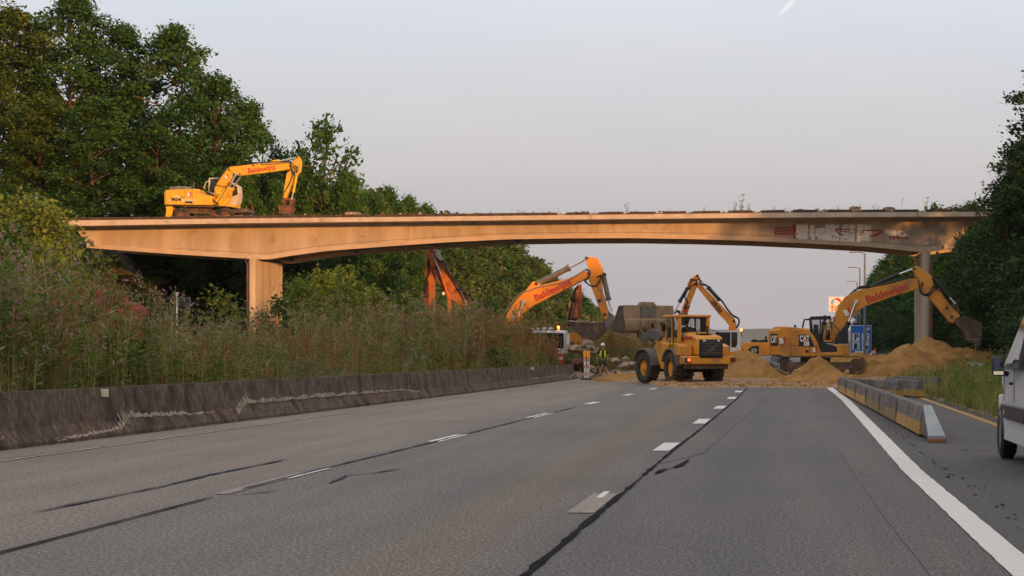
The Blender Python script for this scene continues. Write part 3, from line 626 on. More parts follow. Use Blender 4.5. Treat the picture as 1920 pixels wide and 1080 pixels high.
# ================================================================ MOBILE STEEL / CONCRETE BARRIERS
BTOP = mat('barrier grey top', (.12, .105, .095), .8, c2=(.20, .18, .165), scale=4, dirt=(.085, .075, .068), dscale=1.2, dlo=.45, dhi=.75, world=True)
BYEL = mat('barrier faded yellow', (.50, .27, .05), .75, c2=(.36, .21, .06), scale=2.2, dirt=(.24, .16, .075), dscale=1.2, dlo=.48, dhi=.72, world=True)
BDIRT = mat('barrier brown yellow', (.20, .13, .06), .8, c2=(.30, .19, .07), scale=2.5, dirt=(.12, .09, .06), dscale=1.6, world=True)
SILV = mat('sloped steel end', (.34, .37, .38), .5, c2=(.26, .28, .29), scale=4, metal=.25)
def segment(x0, y0, x1, y1, label, group, yel=BYEL, sticker=False):
    t = thing('barrier_segment', label, 'barrier', ((x0 + x1) / 2, (y0 + y1) / 2, 0), math.atan2(y1 - y0, x1 - x0) - math.pi / 2, group)
    L_ = math.hypot(x1 - x0, y1 - y0) / 2 - .03
    lo = [(-.14, .05), (-.115, .28), (.115, .28), (.14, .05)]; hi = [(-.115, .282), (-.075, .55), (-.06, .57), (.06, .57), (.075, .55), (.115, .282)]
    mb = MB(); mb.prism(lo, -L_, L_, 'y'); mb.build('lower_body', yel, t, smooth=False)
    mb = MB(); mb.prism(hi, -L_, L_, 'y'); mb.build('upper_body', BTOP, t, smooth=False)
    mb = MB()
    for s in (-1, 1): mb.box(-.12, .12, s * (L_ - .25) - .08, s * (L_ - .25) + .08, .004, .052)
    mb.box(-.10, .10, -.1, .1, .004, .052); mb.build('foot', 'dark', t, smooth=False)
    mb = MB(); mb.box(-.15, -.10, L_ - .03, L_ - .0, .08, .5); mb.box(-.13, -.09, -.03, .03, .33, .36); mb.build('coupling', 'greysteel', t, smooth=False)
    if sticker:
        mb = MB(); mb.k = 0
        for a, h_, w_ in ((-.9, .43, .22), (-.4, .45, .12), (-.15, .42, .1)):
            mb.add([(-.103, a * 1 - w_, h_ - .04), (-.103, a, h_ - .04), (-.089, a, h_ + .05), (-.089, a - w_ * .7, h_ + .05)], [(0, 1, 2, 3)])
        mb.build('sticker', 'signred', t, smooth=False, fix=False)
    return t
rowx = lambda y: 2.74 + (2.47 - 2.74) * (y - 38.9) / 41.
cuts = [38.9, 45.6, 52.2, 58.9, 65.6, 72.9, 80]
wh = ['nearest segment of the mobile barrier beside the white edge line, next to its sloped end', 'second segment of the front mobile barrier counted from its sloped end', 'third segment of the front mobile barrier counted from its sloped end', 'fourth segment of the front mobile barrier counted from its sloped end', 'fifth segment of the front mobile barrier counted from its sloped end', 'farthest segment of the front mobile barrier, reaching the sand']
for i in range(6): segment(rowx(cuts[i]), cuts[i], rowx(cuts[i + 1]), cuts[i + 1], wh[i], 'mobile barrier segments beside the white edge line', (BYEL, BDIRT, BDIRT, BYEL, BYEL, BYEL)[i], i < 4)
segment(3.98, 68.6, 3.3, 72.6, 'grey and yellow barrier segment with its end beside the front row, behind the sloped end', 'mobile barrier segments set askew near the sand')
segment(3.25, 73.0, 2.62, 77.6, 'askew grey and yellow barrier segment touching the far end of the front row', 'mobile barrier segments set askew near the sand')
segment(4.75, 70., 3.95, 76.4, 'grey and yellow barrier segment lying behind the askew pair, before the grass', 'mobile barrier segments set askew near the sand')
segment(5.9, 77., 4.6, 82.4, 'rearmost barrier segment half hidden by the green verge', 'mobile barrier segments set askew near the sand')
t = thing('barrier_end', 'sloping pale steel end piece of the mobile barrier with a brown foot', 'barrier end', (2.755, 37.7, 0))
mb = MB(); mb.prism([(-1.12, .05), (-.98, .10), (1.14, .56), (1.14, .05)], -.10, .10, 'x'); mb.build('side_wall', BTOP, t, smooth=False)
mb = MB(); vs = [(s * w, y, z) for y, z, w in ((-1.16, .12, .145), (1.14, .59, .075)) for s in (-1, 1)] + [(s * w, y, z) for y, z, w in ((-1.16, .06, .15), (1.14, .564, .08)) for s in (-1, 1)]; mb.add(vs, [(0, 1, 3, 2), (4, 6, 7, 5), (0, 4, 5, 1), (2, 3, 7, 6), (0, 2, 6, 4), (1, 5, 7, 3)]); mb.build('sloped_plate', SILV, t, smooth=False)
mb = MB(); mb.box(-.155, .155, -1.22, -1.0, .006, .07); mb.build('foot', mat('brown foot', (.28, .12, .05), .8), t, smooth=False, bevel=.01)
# ================================================================ MACHINES
class Tr:
    """survey of one machine: zoomed-photo coordinates -> metres in the machine's own upright plane"""
    def __init__(s, ox, oy, k, ub, vb, d): s.ox, s.oy, s.k, s.ub, s.vb, s.s = ox, oy, k, ub, vb, d / F; s.root = P(ub, vb, d)
    def __call__(s, a, b): return ((s.ox + a / s.k - s.ub) * s.s, (s.vb - (s.oy + b / s.k)) * s.s)
    def poly(s, pts): return [s(a, b) for a, b in pts]
    def p3(s, a, b, y): x, z = s(a, b); return (x, y, z)
def plate(T, name, pts, y0, y1, m, par, bevel=0.02): mb = MB(); mb.prism(T.poly(pts), y0, y1); return mb.build(name, m, par, bevel=bevel)
def ram(T, par, a, b, c, y, r, m='dark', rod='chrome', name='hydraulic_cylinder', r2=None):
    """barrel a->b, rod b->c"""
    mb = MB(); mb.cyl(T.p3(*a, y), T.p3(*b, y), r); mb.cyl(T.p3(*a, y), T.p3(*a, y), r) if False else None
    A = Vector(T.p3(*a, y)); Bv = Vector(T.p3(*b, y)); dd = (Bv - A).normalized(); mb.cyl(Bv - dd * .12, Bv + dd * .03, r * 1.2)
    mb.cyl((A.x, y - r * .9, A.z), (A.x, y + r * .9, A.z), r * 1.15)
    o = mb.build(name, m, par)
    mb = MB(); mb.cyl(Bv, T.p3(*c, y), r2 or r * .5); C = T.p3(*c, y); mb.cyl((C[0], y - r * .8, C[2]), (C[0], y + r * .8, C[2]), r * .8); mb.build('rod', rod, o); return o
def hose(T, par, pts, y, r=.022, m='hose', n=1, sp=.05, name='hose'):
    mb = MB()
    for k in range(n):
        q = [Vector(T.p3(a, b, y - k * sp)) + Vector((0, 0, k * .02)) for a, b in pts]
        out = []
        for i in range(len(q) - 1):
            p0, p1, p2, p3 = q[max(0, i - 1)], q[i], q[i + 1], q[min(len(q) - 1, i + 2)]
            for t in (0, .25, .5, .75): out.append(.5 * ((2 * p1) + (-p0 + p2) * t + (2 * p0 - 5 * p1 + 4 * p2 - p3) * t * t + (-p0 + 3 * p1 - 3 * p2 + p3) * t ** 3))
        out.append(q[-1]); mb.tube(out, r, 5)
    return mb.build(name, m, par)
def pins(T, par, lst, y0, y1, r=.07, m='dark', name='pivot_pin'):
    mb = MB()
    for a, b in lst: x, z = T(a, b); mb.cyl((x, y0, z), (x, y1, z), r, n=10)
    return mb.build(name, m, par)
def bletter(T, par, c, size, y, ang=0., tilt=20):
    """company emblem: dark red tilted square behind a white B"""
    x, z = T(*c); s = size; mt = Matrix.Translation((x, y, z)) @ Matrix.Rotation(-ang, 4, 'Y') ; mb = MB()
    mb.prism([(-.45 * s, -.42 * s), (.42 * s, -.52 * s), (.55 * s, .52 * s), (.1 * s, .42 * s), (-.3 * s, .40 * s)], -.004, .0, mtx=mt); o = mb.build('emblem', 'redtext', par, smooth=False)
    xd = Vector((math.cos(ang), 0, math.sin(ang))); yd = Vector((-math.sin(ang), 0, math.cos(ang)))
    lettering('B', s * 1.05, 'whitetext', o, Vector((x, y - .006, z)) - xd * .33 * s - yd * .36 * s, xd, yd, bold=.055 * s)
def boomtext(T, par, txt, a, b, h, y, m='redtext', bold=.02, shear=0.):
    A = Vector(T.p3(*a, y)); Bv = Vector(T.p3(*b, y)); xd = (Bv - A).normalized(); yd = Vector((-xd.z, 0, xd.x))
    return lettering(txt, h, m, par, A, xd, yd, bold=bold, width=(Bv - A).length, shear=shear)
def track_unit(par, x0, x1, z0, z1, y0, y1, m_pad='tread', m_frame='brownsteel', sprocket_rear=True):
    """one crawler: chain of shoes round a frame with wheels and rollers"""
    r = (z1 - z0) / 2; zc = (z0 + z1) / 2; a = x0 + r; b = x1 - r; loop = []; L_ = b - a; pitch = .2
    n1 = int(L_ / pitch); n2 = int(math.pi * r / pitch)
    for i in range(n1): loop.append((a + L_ * (i + .5) / n1, z1, 0))
    for i in range(n2): t = math.pi / 2 - math.pi * (i + .5) / n2; loop.append((b + r * math.cos(t), zc + r * math.sin(t), t - math.pi / 2))
    for i in range(n1): loop.append((b - L_ * (i + .5) / n1, z0, math.pi))
    for i in range(n2): t = -math.pi / 2 - math.pi * (i + .5) / n2; loop.append((a + r * math.cos(t), zc + r * math.sin(t), t - math.pi / 2))
    t_ = MB(); bx_ = min(y0, y1); by_ = max(y0, y1)
    for x, z, an in loop:
        mt = Matrix.Translation((x, 0, z)) @ Matrix.Rotation(-an, 4, 'Y'); t_.box(-.09, .09, bx_, by_, -.035, .0, mt); t_.box(-.10, -.065, bx_, by_, 0, .035, mt)
    chain = t_.build('crawler_track', m_pad, par, smooth=False)
    mb = MB(); yc = (y0 + y1) / 2; w = abs(y1 - y0) * .3
    mb.prism([(a - .1, zc - r * .45), (b + .1, zc - r * .45), (b, zc + r * .35), (a, zc + r * .35)], yc - w, yc + w)
    for x in (a, b): mb.cyl((x, yc - w * 1.3, zc), (x, yc + w * 1.3, zc), r * .78, n=20); mb.cyl((x, yc - w * 1.5, zc), (x, yc + w * 1.5, zc), r * .35, n=12)
    for i in range(7): x = a + (b - a) * (i + .5) / 7; mb.cyl((x, yc - w * 1.25, z0 + .16), (x, yc + w * 1.25, z0 + .16), .13, n=12)
    mb.build('track_frame', m_frame, chain); return chain
def digger_body(par, paint, sc=1., d=1, cab='dark', cabside=1, zt=3.05, tracks=True, glassm='glassdark'):
    """crawler undercarriage, turning house, counterweight and cab; faces +x when d = 1, -x when d = -1"""
    X = lambda x: x * d * sc
    if tracks:
        for y0, y1 in ((-1.45 * sc, -.85 * sc), (.85 * sc, 1.45 * sc)): track_unit(par, -2.2 * sc, 2.2 * sc, 0.03, .95 * sc, y0, y1)
        mb = MB(); mb.box(-.7 * sc, .7 * sc, -.85 * sc, .85 * sc, .45 * sc, .95 * sc); mb.cyl((0, 0, .95 * sc), (0, 0, 1.08 * sc), .65 * sc, n=20); mb.build('carbody', 'dark', par)
    mb = MB(); mb.prism([(X(-2.0), 1.08 * sc), (X(1.5), 1.08 * sc), (X(1.5), 1.55 * sc), (X(.3), 1.6 * sc), (X(.2), 2.1 * sc), (X(-.2), 2.25 * sc), (X(-2.0), 2.3 * sc)], -1.35 * sc, 1.35 * sc); mb.build('house', paint, par, bevel=.05)
    mb = MB(); pts = [(X(-2.01), -1.3 * sc), (X(-2.5), -1.0 * sc), (X(-2.7), -.4 * sc), (X(-2.7), .4 * sc), (X(-2.5), 1.0 * sc), (X(-2.01), 1.3 * sc)]; mb.prism(pts, 1.1 * sc, 2.2 * sc, 'z'); mb.build('counterweight', paint, par, bevel=.05)
    y0, y1 = (.45 * sc, 1.34 * sc) if cabside > 0 else (-1.34 * sc, -.45 * sc)
    fr = MB(); c = [(X(.22), 1.57 * sc), (X(1.45), 1.57 * sc), (X(1.55), 2.1 * sc), (X(1.25), zt * sc), (X(.3), zt * sc)]
    fr.prism([(X(.2), zt * sc - .1), (X(1.28), zt * sc - .1), (X(1.22), zt * sc + .02), (X(.28), zt * sc + .02)], y0, y1); fr.prism([(X(.22), 1.565 * sc), (X(1.46), 1.565 * sc), (X(1.5), 2.0 * sc), (X(.22), 2.0 * sc)], y0, y1)
    for (a, b) in (((X(.27), 1.99 * sc), (X(.3), zt * sc - .09)), ((X(1.47), 1.99 * sc), (X(1.22), zt * sc - .09)), ((X(.8), 1.99 * sc), (X(.8), zt * sc - .09))):
        for y in (y0 + .04, y1 - .04): fr.cyl((a[0], y, a[1]), (b[0], y, b[1]), .05, n=6)
    cb = fr.build('cab', cab, par); mb = MB(); mb.prism([(X(.3), 2.0 * sc), (X(1.45), 2.0 * sc), (X(1.2), zt * sc - .1), (X(.32), zt * sc - .1)], y0 + .05, y1 - .05); mb.build('window', glassm, cb, smooth=False)
    mb = MB(); mb.cyl((X(-1.2), -.6, 2.28 * sc), (X(-1.2), -.6, 2.55 * sc), .06); mb.box(min(X(-1.7), X(-.5)), max(X(-1.7), X(-.5)), -1.0 * sc, .9 * sc, 2.25 * sc, 2.38 * sc); mb.build('engine_hood', paint if cab != 'dark' else paint, par, bevel=.03)
def operator(root_par, x, y, z, rz=0., shirt='blackcloth', vest=None, label='person sitting at the controls', sc=1.):
    """seated person, hands forward on the levers"""
    t = thing('person', label, 'person', (0, 0, 0)); t.matrix_world = Matrix.Translation((x, y, z)) @ Matrix.Rotation(rz, 4, 'Z')
    build_person(t, 'sit', shirt, vest, sc); return t

def hand_chain(pts, edges, rad, wrist, dirv, side, up, sc=1.):
    """palm and five fingers grown from the wrist"""
    w = len(pts) - 1; d = Vector(dirv).normalized(); s_ = Vector(side).normalized(); n_ = Vector(up).normalized(); W_ = pts[wrist]
    pts.append(W_ + d * .05 * sc); edges.append((wrist, len(pts) - 1)); rad.append((.022, .034)); palm = len(pts) - 1
    for k, (o_, ln) in enumerate(((-.030, .070), (-.010, .082), (.010, .078), (.030, .062))):
        b = pts[palm] + s_ * o_ * sc + d * .035 * sc; pts.append(b); edges.append((palm, len(pts) - 1)); rad.append(.0105)
        pts.append(b + d * ln * .55 * sc + n_ * .012); edges.append((len(pts) - 2, len(pts) - 1)); rad.append(.0095)
        pts.append(b + d * ln * .95 * sc + n_ * .036); edges.append((len(pts) - 2, len(pts) - 1)); rad.append(.008)
    b = W_ + d * .03 * sc - s_ * .035 * sc; pts.append(b); edges.append((wrist, len(pts) - 1)); rad.append(.013)
    pts.append(b + d * .035 * sc - s_ * .025 * sc + n_ * .02); edges.append((len(pts) - 2, len(pts) - 1)); rad.append(.010)

def build_person(t, pose, shirt, vest, sc=1., helmet=False):
    """local frame: faces -y, z up, origin at the ground (or at the seat when sitting)"""
    V_ = Vector
    if pose == 'walk':
        J = dict(pel=V_((0, 0, .95)), wai=V_((0, -.01, 1.1)), che=V_((0, -.01, 1.32)), neck=V_((0, -.02, 1.49)), hb=V_((0, -.045, 1.56)), ht=V_((0, -.06, 1.70)),
                 ls=V_((.19, 0, 1.43)), le=V_((.27, .06, 1.16)), lw=V_((.22, -.06, .93)), rs=V_((-.19, 0, 1.43)), re=V_((-.27, .05, 1.15)), rw=V_((-.28, -.03, .90)),
                 lh=V_((.10, 0, .90)), lk=V_((.16, -.04, .50)), la=V_((.20, .10, .11)), lt=V_((.23, -.09, .035)),
                 rh=V_((-.10, 0, .90)), rk=V_((-.13, -.10, .50)), ra=V_((-.15, -.08, .10)), rt=V_((-.17, -.27, .035)))
    else:
        J = dict(pel=V_((0, 0, .10)), wai=V_((0, .02, .27)), che=V_((0, .02, .48)), neck=V_((0, 0, .65)), hb=V_((0, -.03, .72)), ht=V_((0, -.04, .86)),
                 ls=V_((.19, .02, .59)), le=V_((.26, -.08, .34)), lw=V_((.22, -.33, .36)), rs=V_((-.19, .02, .59)), re=V_((-.26, -.08, .34)), rw=V_((-.22, -.33, .36)),
                 lh=V_((.10, -.02, .07)), lk=V_((.14, -.42, .10)), la=V_((.14, -.48, -.30)), lt=V_((.14, -.66, -.36)),
                 rh=V_((-.10, -.02, .07)), rk=V_((-.14, -.42, .10)), ra=V_((-.14, -.48, -.30)), rt=V_((-.14, -.66, -.36)))
    names = list(J); pts = [J[k] * sc for k in names]; ix = {k: i for i, k in enumerate(names)}
    ed = [('pel', 'wai'), ('wai', 'che'), ('che', 'neck'), ('neck', 'hb'), ('hb', 'ht'), ('che', 'ls'), ('ls', 'le'), ('le', 'lw'), ('che', 'rs'), ('rs', 're'), ('re', 'rw'),
          ('pel', 'lh'), ('lh', 'lk'), ('lk', 'la'), ('la', 'lt'), ('pel', 'rh'), ('rh', 'rk'), ('rk', 'ra'), ('ra', 'rt')]
    rr_ = dict(pel=(.15, .11), wai=(.135, .10), che=(.16, .11), neck=.056, hb=.078, ht=.088, ls=.062, le=.045, lw=.030, rs=.062, re=.045, rw=.030, lh=.09, lk=.06, la=.042, lt=.035, rh=.09, rk=.06, ra=.042, rt=.035)
    edges = [(ix[a], ix[b]) for a, b in ed]; rad = [rr_[k] for k in names]
    for w, e, sd in (('lw', 'le', 1), ('rw', 're', -1)):
        d = (J[w] - J[e]); hand_chain(pts, edges, rad, ix[w], d, V_((0, 1, 0)) if pose == 'walk' else V_((sd, 0, 0)), V_((-sd, 0, 0)) if pose == 'walk' else V_((0, 0, -1)))
    b = skinned('body', pts, edges, rad, 'skin', t)
    hc = (J['hb'] + J['ht']) / 2 + V_((0, -.015, .02))
    mb = MB()                                           # nose, brow, ears, mouth
    mb.prism([(-.012, -.03), (.012, -.03), (.005, .02), (-.005, .02)], hc.y - .115, hc.y - .07, mtx=Matrix.Translation((0, 0, hc.z))); mb.box(-.045, .045, hc.y - .088, hc.y - .07, hc.z + .022, hc.z + .034)
    for s in (-1, 1): mb.cyl((s * .082, hc.y + .01, hc.z - .005), (s * .096, hc.y + .02, hc.z - .003), .026, n=8)
    mb.build('face', 'skin', t, bevel=.004)
    mb = MB()
    for s in (-1, 1): mb.cyl((s * .03, hc.y - .086, hc.z + .010), (s * .03, hc.y - .093, hc.z + .010), .009, n=8)
    mb.box(-.024, .024, hc.y - .092, hc.y - .086, hc.z - .055, hc.z - .047); mb.build('eyes_and_mouth', 'hair', t)
    def cloth(nm, keys, es, grow, m, extra=None):
        ii = {k: i for i, k in enumerate(keys)}; r_ = []
        for k in keys:
            q = (extra or {}).get(k, rr_[k]); r_.append((q[0] + grow, q[1] + grow) if isinstance(q, tuple) else q + grow)
        return skinned(nm, [JJ[k] * sc for k in keys], [(ii[a], ii[b]) for a, b in es], r_, m, t)
    JJ = dict(J); lerp = lambda a, b, q: J[a].lerp(J[b], q)
    JJ['lse'] = lerp('ls', 'le', .75); JJ['rse'] = lerp('rs', 're', .75); rr_['lse'] = rr_['rse'] = .052
    JJ['lka'] = lerp('lh', 'lk', .88); JJ['rka'] = lerp('rh', 'rk', .88); rr_['lka'] = rr_['rka'] = .078
    JJ['lsh'] = lerp('la', 'lk', .28); JJ['rsh'] = lerp('ra', 'rk', .28); rr_['lsh'] = rr_['rsh'] = .046
    JJ['nb'] = lerp('neck', 'che', .25); rr_['nb'] = .085
    cloth('shirt', ['pel', 'wai', 'che', 'nb', 'ls', 'lse', 'rs', 'rse'], [('pel', 'wai'), ('wai', 'che'), ('che', 'nb'), ('che', 'ls'), ('ls', 'lse'), ('che', 'rs'), ('rs', 'rse')], .012, shirt)
    cloth('shorts' if pose == 'walk' else 'trousers', ['pel', 'lh', 'lka', 'rh', 'rka'] , [('pel', 'lh'), ('lh', 'lka'), ('pel', 'rh'), ('rh', 'rka')], .018, 'greycloth')
    cloth('boot', ['lsh', 'la', 'lt'], [('lsh', 'la'), ('la', 'lt')], .012, 'boot'); cloth('boot', ['rsh', 'ra', 'rt'], [('rsh', 'ra'), ('ra', 'rt')], .012, 'boot')
    if vest:                                            # two front panels and a back, open down the middle
        zb, zt_ = J['pel'].z + .10, J['neck'].z - .06
        mb = MB()
        for s in (-1, 1):
            ring = []
            for z, hw in ((zb, .165), ((zb + zt_) / 2, .185), (zt_ - .06, .20), (zt_, .15)):
                row = []
                for a in np.linspace(20, 180, 9):
                    th = R(a); row.append((s * hw * math.sin(th) * 1.0 if a < 180 else 0, -.145 * math.cos(th) * (1.06 if a < 90 else 1.0) * -1 * -1, z))
                ring.append(row)
            vs = [p for row in ring for p in row]; mb.add(vs, [(i * 9 + j, i * 9 + j + 1, (i + 1) * 9 + j + 1, (i + 1) * 9 + j) for i in range(3) for j in range(8)])
        o = mb.build('vest', vest, t); sd = o.modifiers.new('thick', 'SOLIDIFY'); sd.thickness = .012
    if helmet:
        mb = MB(); c = J['ht'] + V_((0, .0, .015)); pr = [(-.03, .120), (-.02, .118), (-.018, .106)] + [(.108 * math.sin(a), .106 * math.cos(a)) for a in np.linspace(.1, 1.5, 7)]
        mb.lathe(c, pr, 'z', 20); mb.prism([(-.07, -.09), (.07, -.09), (.05, -.155), (-.05, -.155)], c.z - .03, c.z - .018, 'z', mtx=Matrix.Translation((0, c.y, 0))); mb.build('hard_hat', 'whitetext', t)
    else:
        mb = MB(); c = J['ht'] + V_((0, .012, .0)); mb.lathe(c, [(-.05, .098)] + [(.105 * math.sin(a), .1 * math.cos(a)) for a in np.linspace(.0, 1.5, 6)], 'z', 14); mb.build('hair', 'hair', t)

# ---------------------------------------------------------------- 1. wheeled excavator on the bridge
T = Tr(300, 270, 6., 390, 407.6, DB + 3.2)
ex = thing('wheeled_excavator', 'yellow wheeled excavator with cream cab parked on top of the bridge', 'excavator', (T.root.x, T.root.y, T.root.z - .25)); T.vb = 407.6 + .25 / T.s
hs = plate(T, 'engine_house', [(112, 545), (128, 530), (330, 523), (495, 522), (520, 570), (560, 592), (640, 598), (640, 702), (118, 698)], -1.2, 1.2, 'yellow', ex, .05)
plate(T, 'counterweight', [(104, 560), (112, 546), (118, 699), (112, 702), (106, 680)], -1.15, 1.15, 'yellow', ex)
plate(T, 'engine_hood', [(150, 522), (160, 505), (185, 494), (250, 487), (340, 488), (372, 497), (388, 521)], -1.0, .9, 'grey', ex, .04)
plate(T, 'turntable_frame', [(118, 703), (640, 706), (850, 718), (850, 724), (640, 722), (330, 716), (118, 712)], -1.15, 1.15, 'dark', ex)
cb = MB()
for pl in ([(540, 384), (556, 384), (548, 540), (536, 540)], [(545, 378), (690, 376), (700, 390), (545, 392)], [(690, 376), (706, 380), (872, 470), (880, 560), (866, 560), (858, 478), (694, 392)], [(700, 600), (770, 605), (880, 560), (872, 640), (852, 684), (690, 684)], [(536, 535), (560, 535), (700, 600), (690, 684), (640, 684), (640, 600)]):
    cb.prism(T.poly(pl), .15, 1.15)
cab = cb.build('cab', 'pale', ex, bevel=.02)
mb = MB(); mb.prism(T.poly([(552, 392), (692, 392), (856, 478), (866, 562), (780, 604), (700, 598), (562, 540)]), .22, 1.08); mb.build('window', 'glass', cab, smooth=False)
mb = MB(); mb.box(*sum(([T(640, 0)[0], T(700, 0)[0]], [.4, .9], [T(0, 600)[1], T(0, 480)[1]]), [])); mb.build('seat', 'black', cab)
plate(T, 'cab_base', [(640, 685), (858, 685), (850, 716), (640, 706)], -.2, 1.2, 'yellow', ex)
mb = MB(); mb.tube([T.p3(490, 520, .1), T.p3(492, 480, .1), T.p3(515, 425, .1), T.p3(545, 420, .1)], .035); mb.build('handrail', 'pale', ex)
mb = MB(); mb.tube([T.p3(405, 515, -.5), T.p3(405, 435, -.5)], .02, 5); mb.tube([T.p3(150, 510, -.6), T.p3(140, 480, -.6)], .02, 5); mb.build('antenna', 'grey', ex)
# base boom, main boom, stick
plate(T, 'base_boom', [(612, 560), (640, 475), (700, 385), (775, 285), (800, 266), (832, 300), (858, 350), (820, 410), (750, 480), (690, 585), (650, 600)], -.42, .1, 'yellow', ex)
mbm = plate(T, 'main_boom', [(790, 280), (808, 262), (850, 258), (960, 246), (1060, 234), (1200, 222), (1500, 204), (1520, 225), (1500, 275), (1480, 290), (1200, 330), (930, 362), (880, 356), (850, 345)], -.46, .06, 'yellow', ex)
bb = plate(T, 'foot_bracket', [(660, 620), (770, 470), (820, 500), (815, 600), (760, 700), (690, 708), (635, 700), (640, 640)], -.5, -.0, 'yellow', ex)
ram(T, ex, (690, 680), (805, 500), (885, 350), -.62, .10, 'yellow'); ram(T, ex, (700, 682), (815, 495), (905, 355), .18, .10, 'yellow'); ram(T, ex, (1160, 240), (1345, 198), (1560, 152), -.2, .095, 'yellow')
mb = MB(); mb.prism(T.poly([(1150, 238), (1300, 182), (1350, 178), (1362, 205), (1330, 218)]), -.34, -.06); mb.build('cylinder_bracket', 'yellow', ex, bevel=.02)
plate(T, 'stick', [(1505, 225), (1530, 175), (1548, 142), (1575, 145), (1598, 185), (1602, 240), (1590, 320), (1560, 350), (1530, 385), (1495, 460), (1415, 666), (1378, 662), (1385, 640), (1440, 330), (1500, 285)], -.38, -.02, 'yellow', ex)
ram(T, ex, (1558, 350), (1520, 545), (1505, 622), -.5, .085, 'yellow')
plate(T, 'bucket', [(1352, 722), (1372, 702), (1432, 690), (1470, 700), (1512, 720), (1500, 760), (1482, 792), (1378, 796), (1365, 750)], -.8, .4, 'rust', ex)
plate(T, 'bucket_link', [(1398, 640), (1425, 615), (1520, 612), (1518, 640), (1490, 705), (1470, 705), (1478, 640), (1432, 640), (1428, 690), (1408, 695)], -.55, .1, 'rust', ex)
pins(T, ex, [(800, 296), (858, 345), (920, 345), (1485, 255), (1560, 155), (1403, 620), (1068, 250), (625, 545), (680, 680)], -.5, .1, .055)
hose(T, ex, [(775, 270), (840, 248), (960, 240), (1060, 228), (1200, 215), (1420, 208), (1500, 210)], -.46, .022, n=2, name='hose')
hose(T, ex, [(1155, 236), (1300, 232), (1490, 214), (1530, 260), (1545, 300), (1530, 350), (1570, 300), (1575, 250)], -.50, .028, 'grey', n=1)
hose(T, ex, [(1490, 220), (1500, 270), (1520, 330), (1555, 350), (1560, 290), (1540, 250)], -.50, .028, n=2)
hose(T, ex, [(1500, 300), (1510, 360), (1460, 480), (1410, 560), (1400, 620)], -.46, .024)
hose(T, ex, [(640, 480), (680, 470), (760, 490), (800, 480), (820, 430)], -.66, .024, n=1); hose(T, ex, [(640, 500), (640, 540), (660, 580), (700, 580)], -.66, .024); hose(T, ex, [(620, 540), (648, 468), (705, 378), (780, 272)], -.47, .024, n=2)
hose(T, ex, [(478, 500), (520, 500), (560, 560), (620, 580), (640, 640), (700, 690)], -.9, .05, n=2, sp=.1)
boomtext(T, ex, 'Baldewijns', (1010, 338), (1316, 294), .50, -.468, bold=.008)
bletter(T, ex, (768, 378), .30, -.43, .45); bletter(T, ex, (382, 585), .30, -1.21, 0)
lettering('904', .30, 'blacktext', ex, T.p3(182, 657, -1.21), (1, 0, 0), (0, 0, 1), width=.66, bold=.01)
mb = MB(); mb.prism(T.poly([(150, 632), (178, 632), (178, 658), (150, 658)]), -1.206, -1.2); mb.prism(T.poly([(300, 636), (420, 636), (480, 656), (300, 656)]), -1.206, -1.2); mb.prism(T.poly([(225, 593), (277, 592), (278, 618), (226, 620)]), -1.206, -1.2); mb.build('stripe', 'pale', ex, smooth=False)
mb = MB()
for x in (336, 418): mb.prism(T.poly([(x, 524), (x + 3, 524), (x + 3, 698), (x, 698)]), -1.205, -1.2)
mb.prism(T.poly([(342, 658), (420, 660), (420, 684), (342, 680)]), -1.206, -1.2); mb.prism(T.poly([(303, 606), (317, 606), (317, 622), (303, 622)]), -1.206, -1.2); mb.build('panel_gap', 'dark', ex, smooth=False)
# undercarriage
mb = MB(); mb.prism(T.poly([(425, 725), (605, 728), (640, 760), (860, 745), (1000, 750), (1000, 775), (640, 800), (425, 795), (330, 770), (330, 740)]), -.75, .75); mb.cyl(T.p3(520, 700, 0), T.p3(520, 730, 0), .6, n=20); mb.build('chassis', 'brownsteel', ex)
mb = MB(); mb.tube([T.p3(318, 716, -1.2), T.p3(360, 745, -1.25), T.p3(400, 790, -1.25), T.p3(680, 798, -1.25)], .03, 6); mb.tube([T.p3(390, 770, -1.25), T.p3(420, 770, -1.25)], .03, 6); mb.tube([T.p3(330, 716, -1.15), T.p3(660, 722, -1.15)], .03, 6); mb.box(T(630, 0)[0], T(690, 0)[0], -1.25, -.8, T(0, 820)[1], T(0, 800)[1]); mb.build('step', 'rust', ex)
plate(T, 'stabiliser', [(118, 712), (190, 708), (192, 800), (176, 830), (112, 840), (124, 760)], -1.1, 1.1, 'yellow', ex)
plate(T, 'dozer_blade', [(850, 745), (1000, 738), (1028, 760), (1024, 780), (880, 790)], -1.1, 1.1, 'brownsteel', ex)
for a in (293, 790):
    for s in (-1, 1):
        x, z = T(a, 818); w = MB(); w.lathe((x, s * .95, z), [(-.2, .29), (-.26, .30), (-.27, .44), (-.2, .52), (.2, .52), (.27, .44), (.26, .30), (.2, .29)], 'y', 28, False); wh_ = w.build('wheel', 'tyre', ex)
        w = MB(); w.lathe((x, s * .95, z), [(-.20, .29), (-.12, .24), (-.18, .10), (-.18, .0), (.18, 0), (.18, .1), (.12, .24), (.20, .29)], 'y', 20); w.build('rim', 'rust', wh_)
pk = MB(); pk.box(-1.1, 1.1, -.07, .07, 0, .06); pk.box(-.4, .9, -.10, .02, .062, .11); o = pk.build('timber_plank', mat('salmon plank', (.55, .24, .14), .8, c2=(.40, .16, .09), scale=4), loc=(T.root.x + T(1010, 0)[0], DB + 1.1, bz(fT(470)) + .13), rot=(0, .04, .05)); tag(o, 'salmon coloured planks lying on the bridge by the yellow excavator', 'planks')

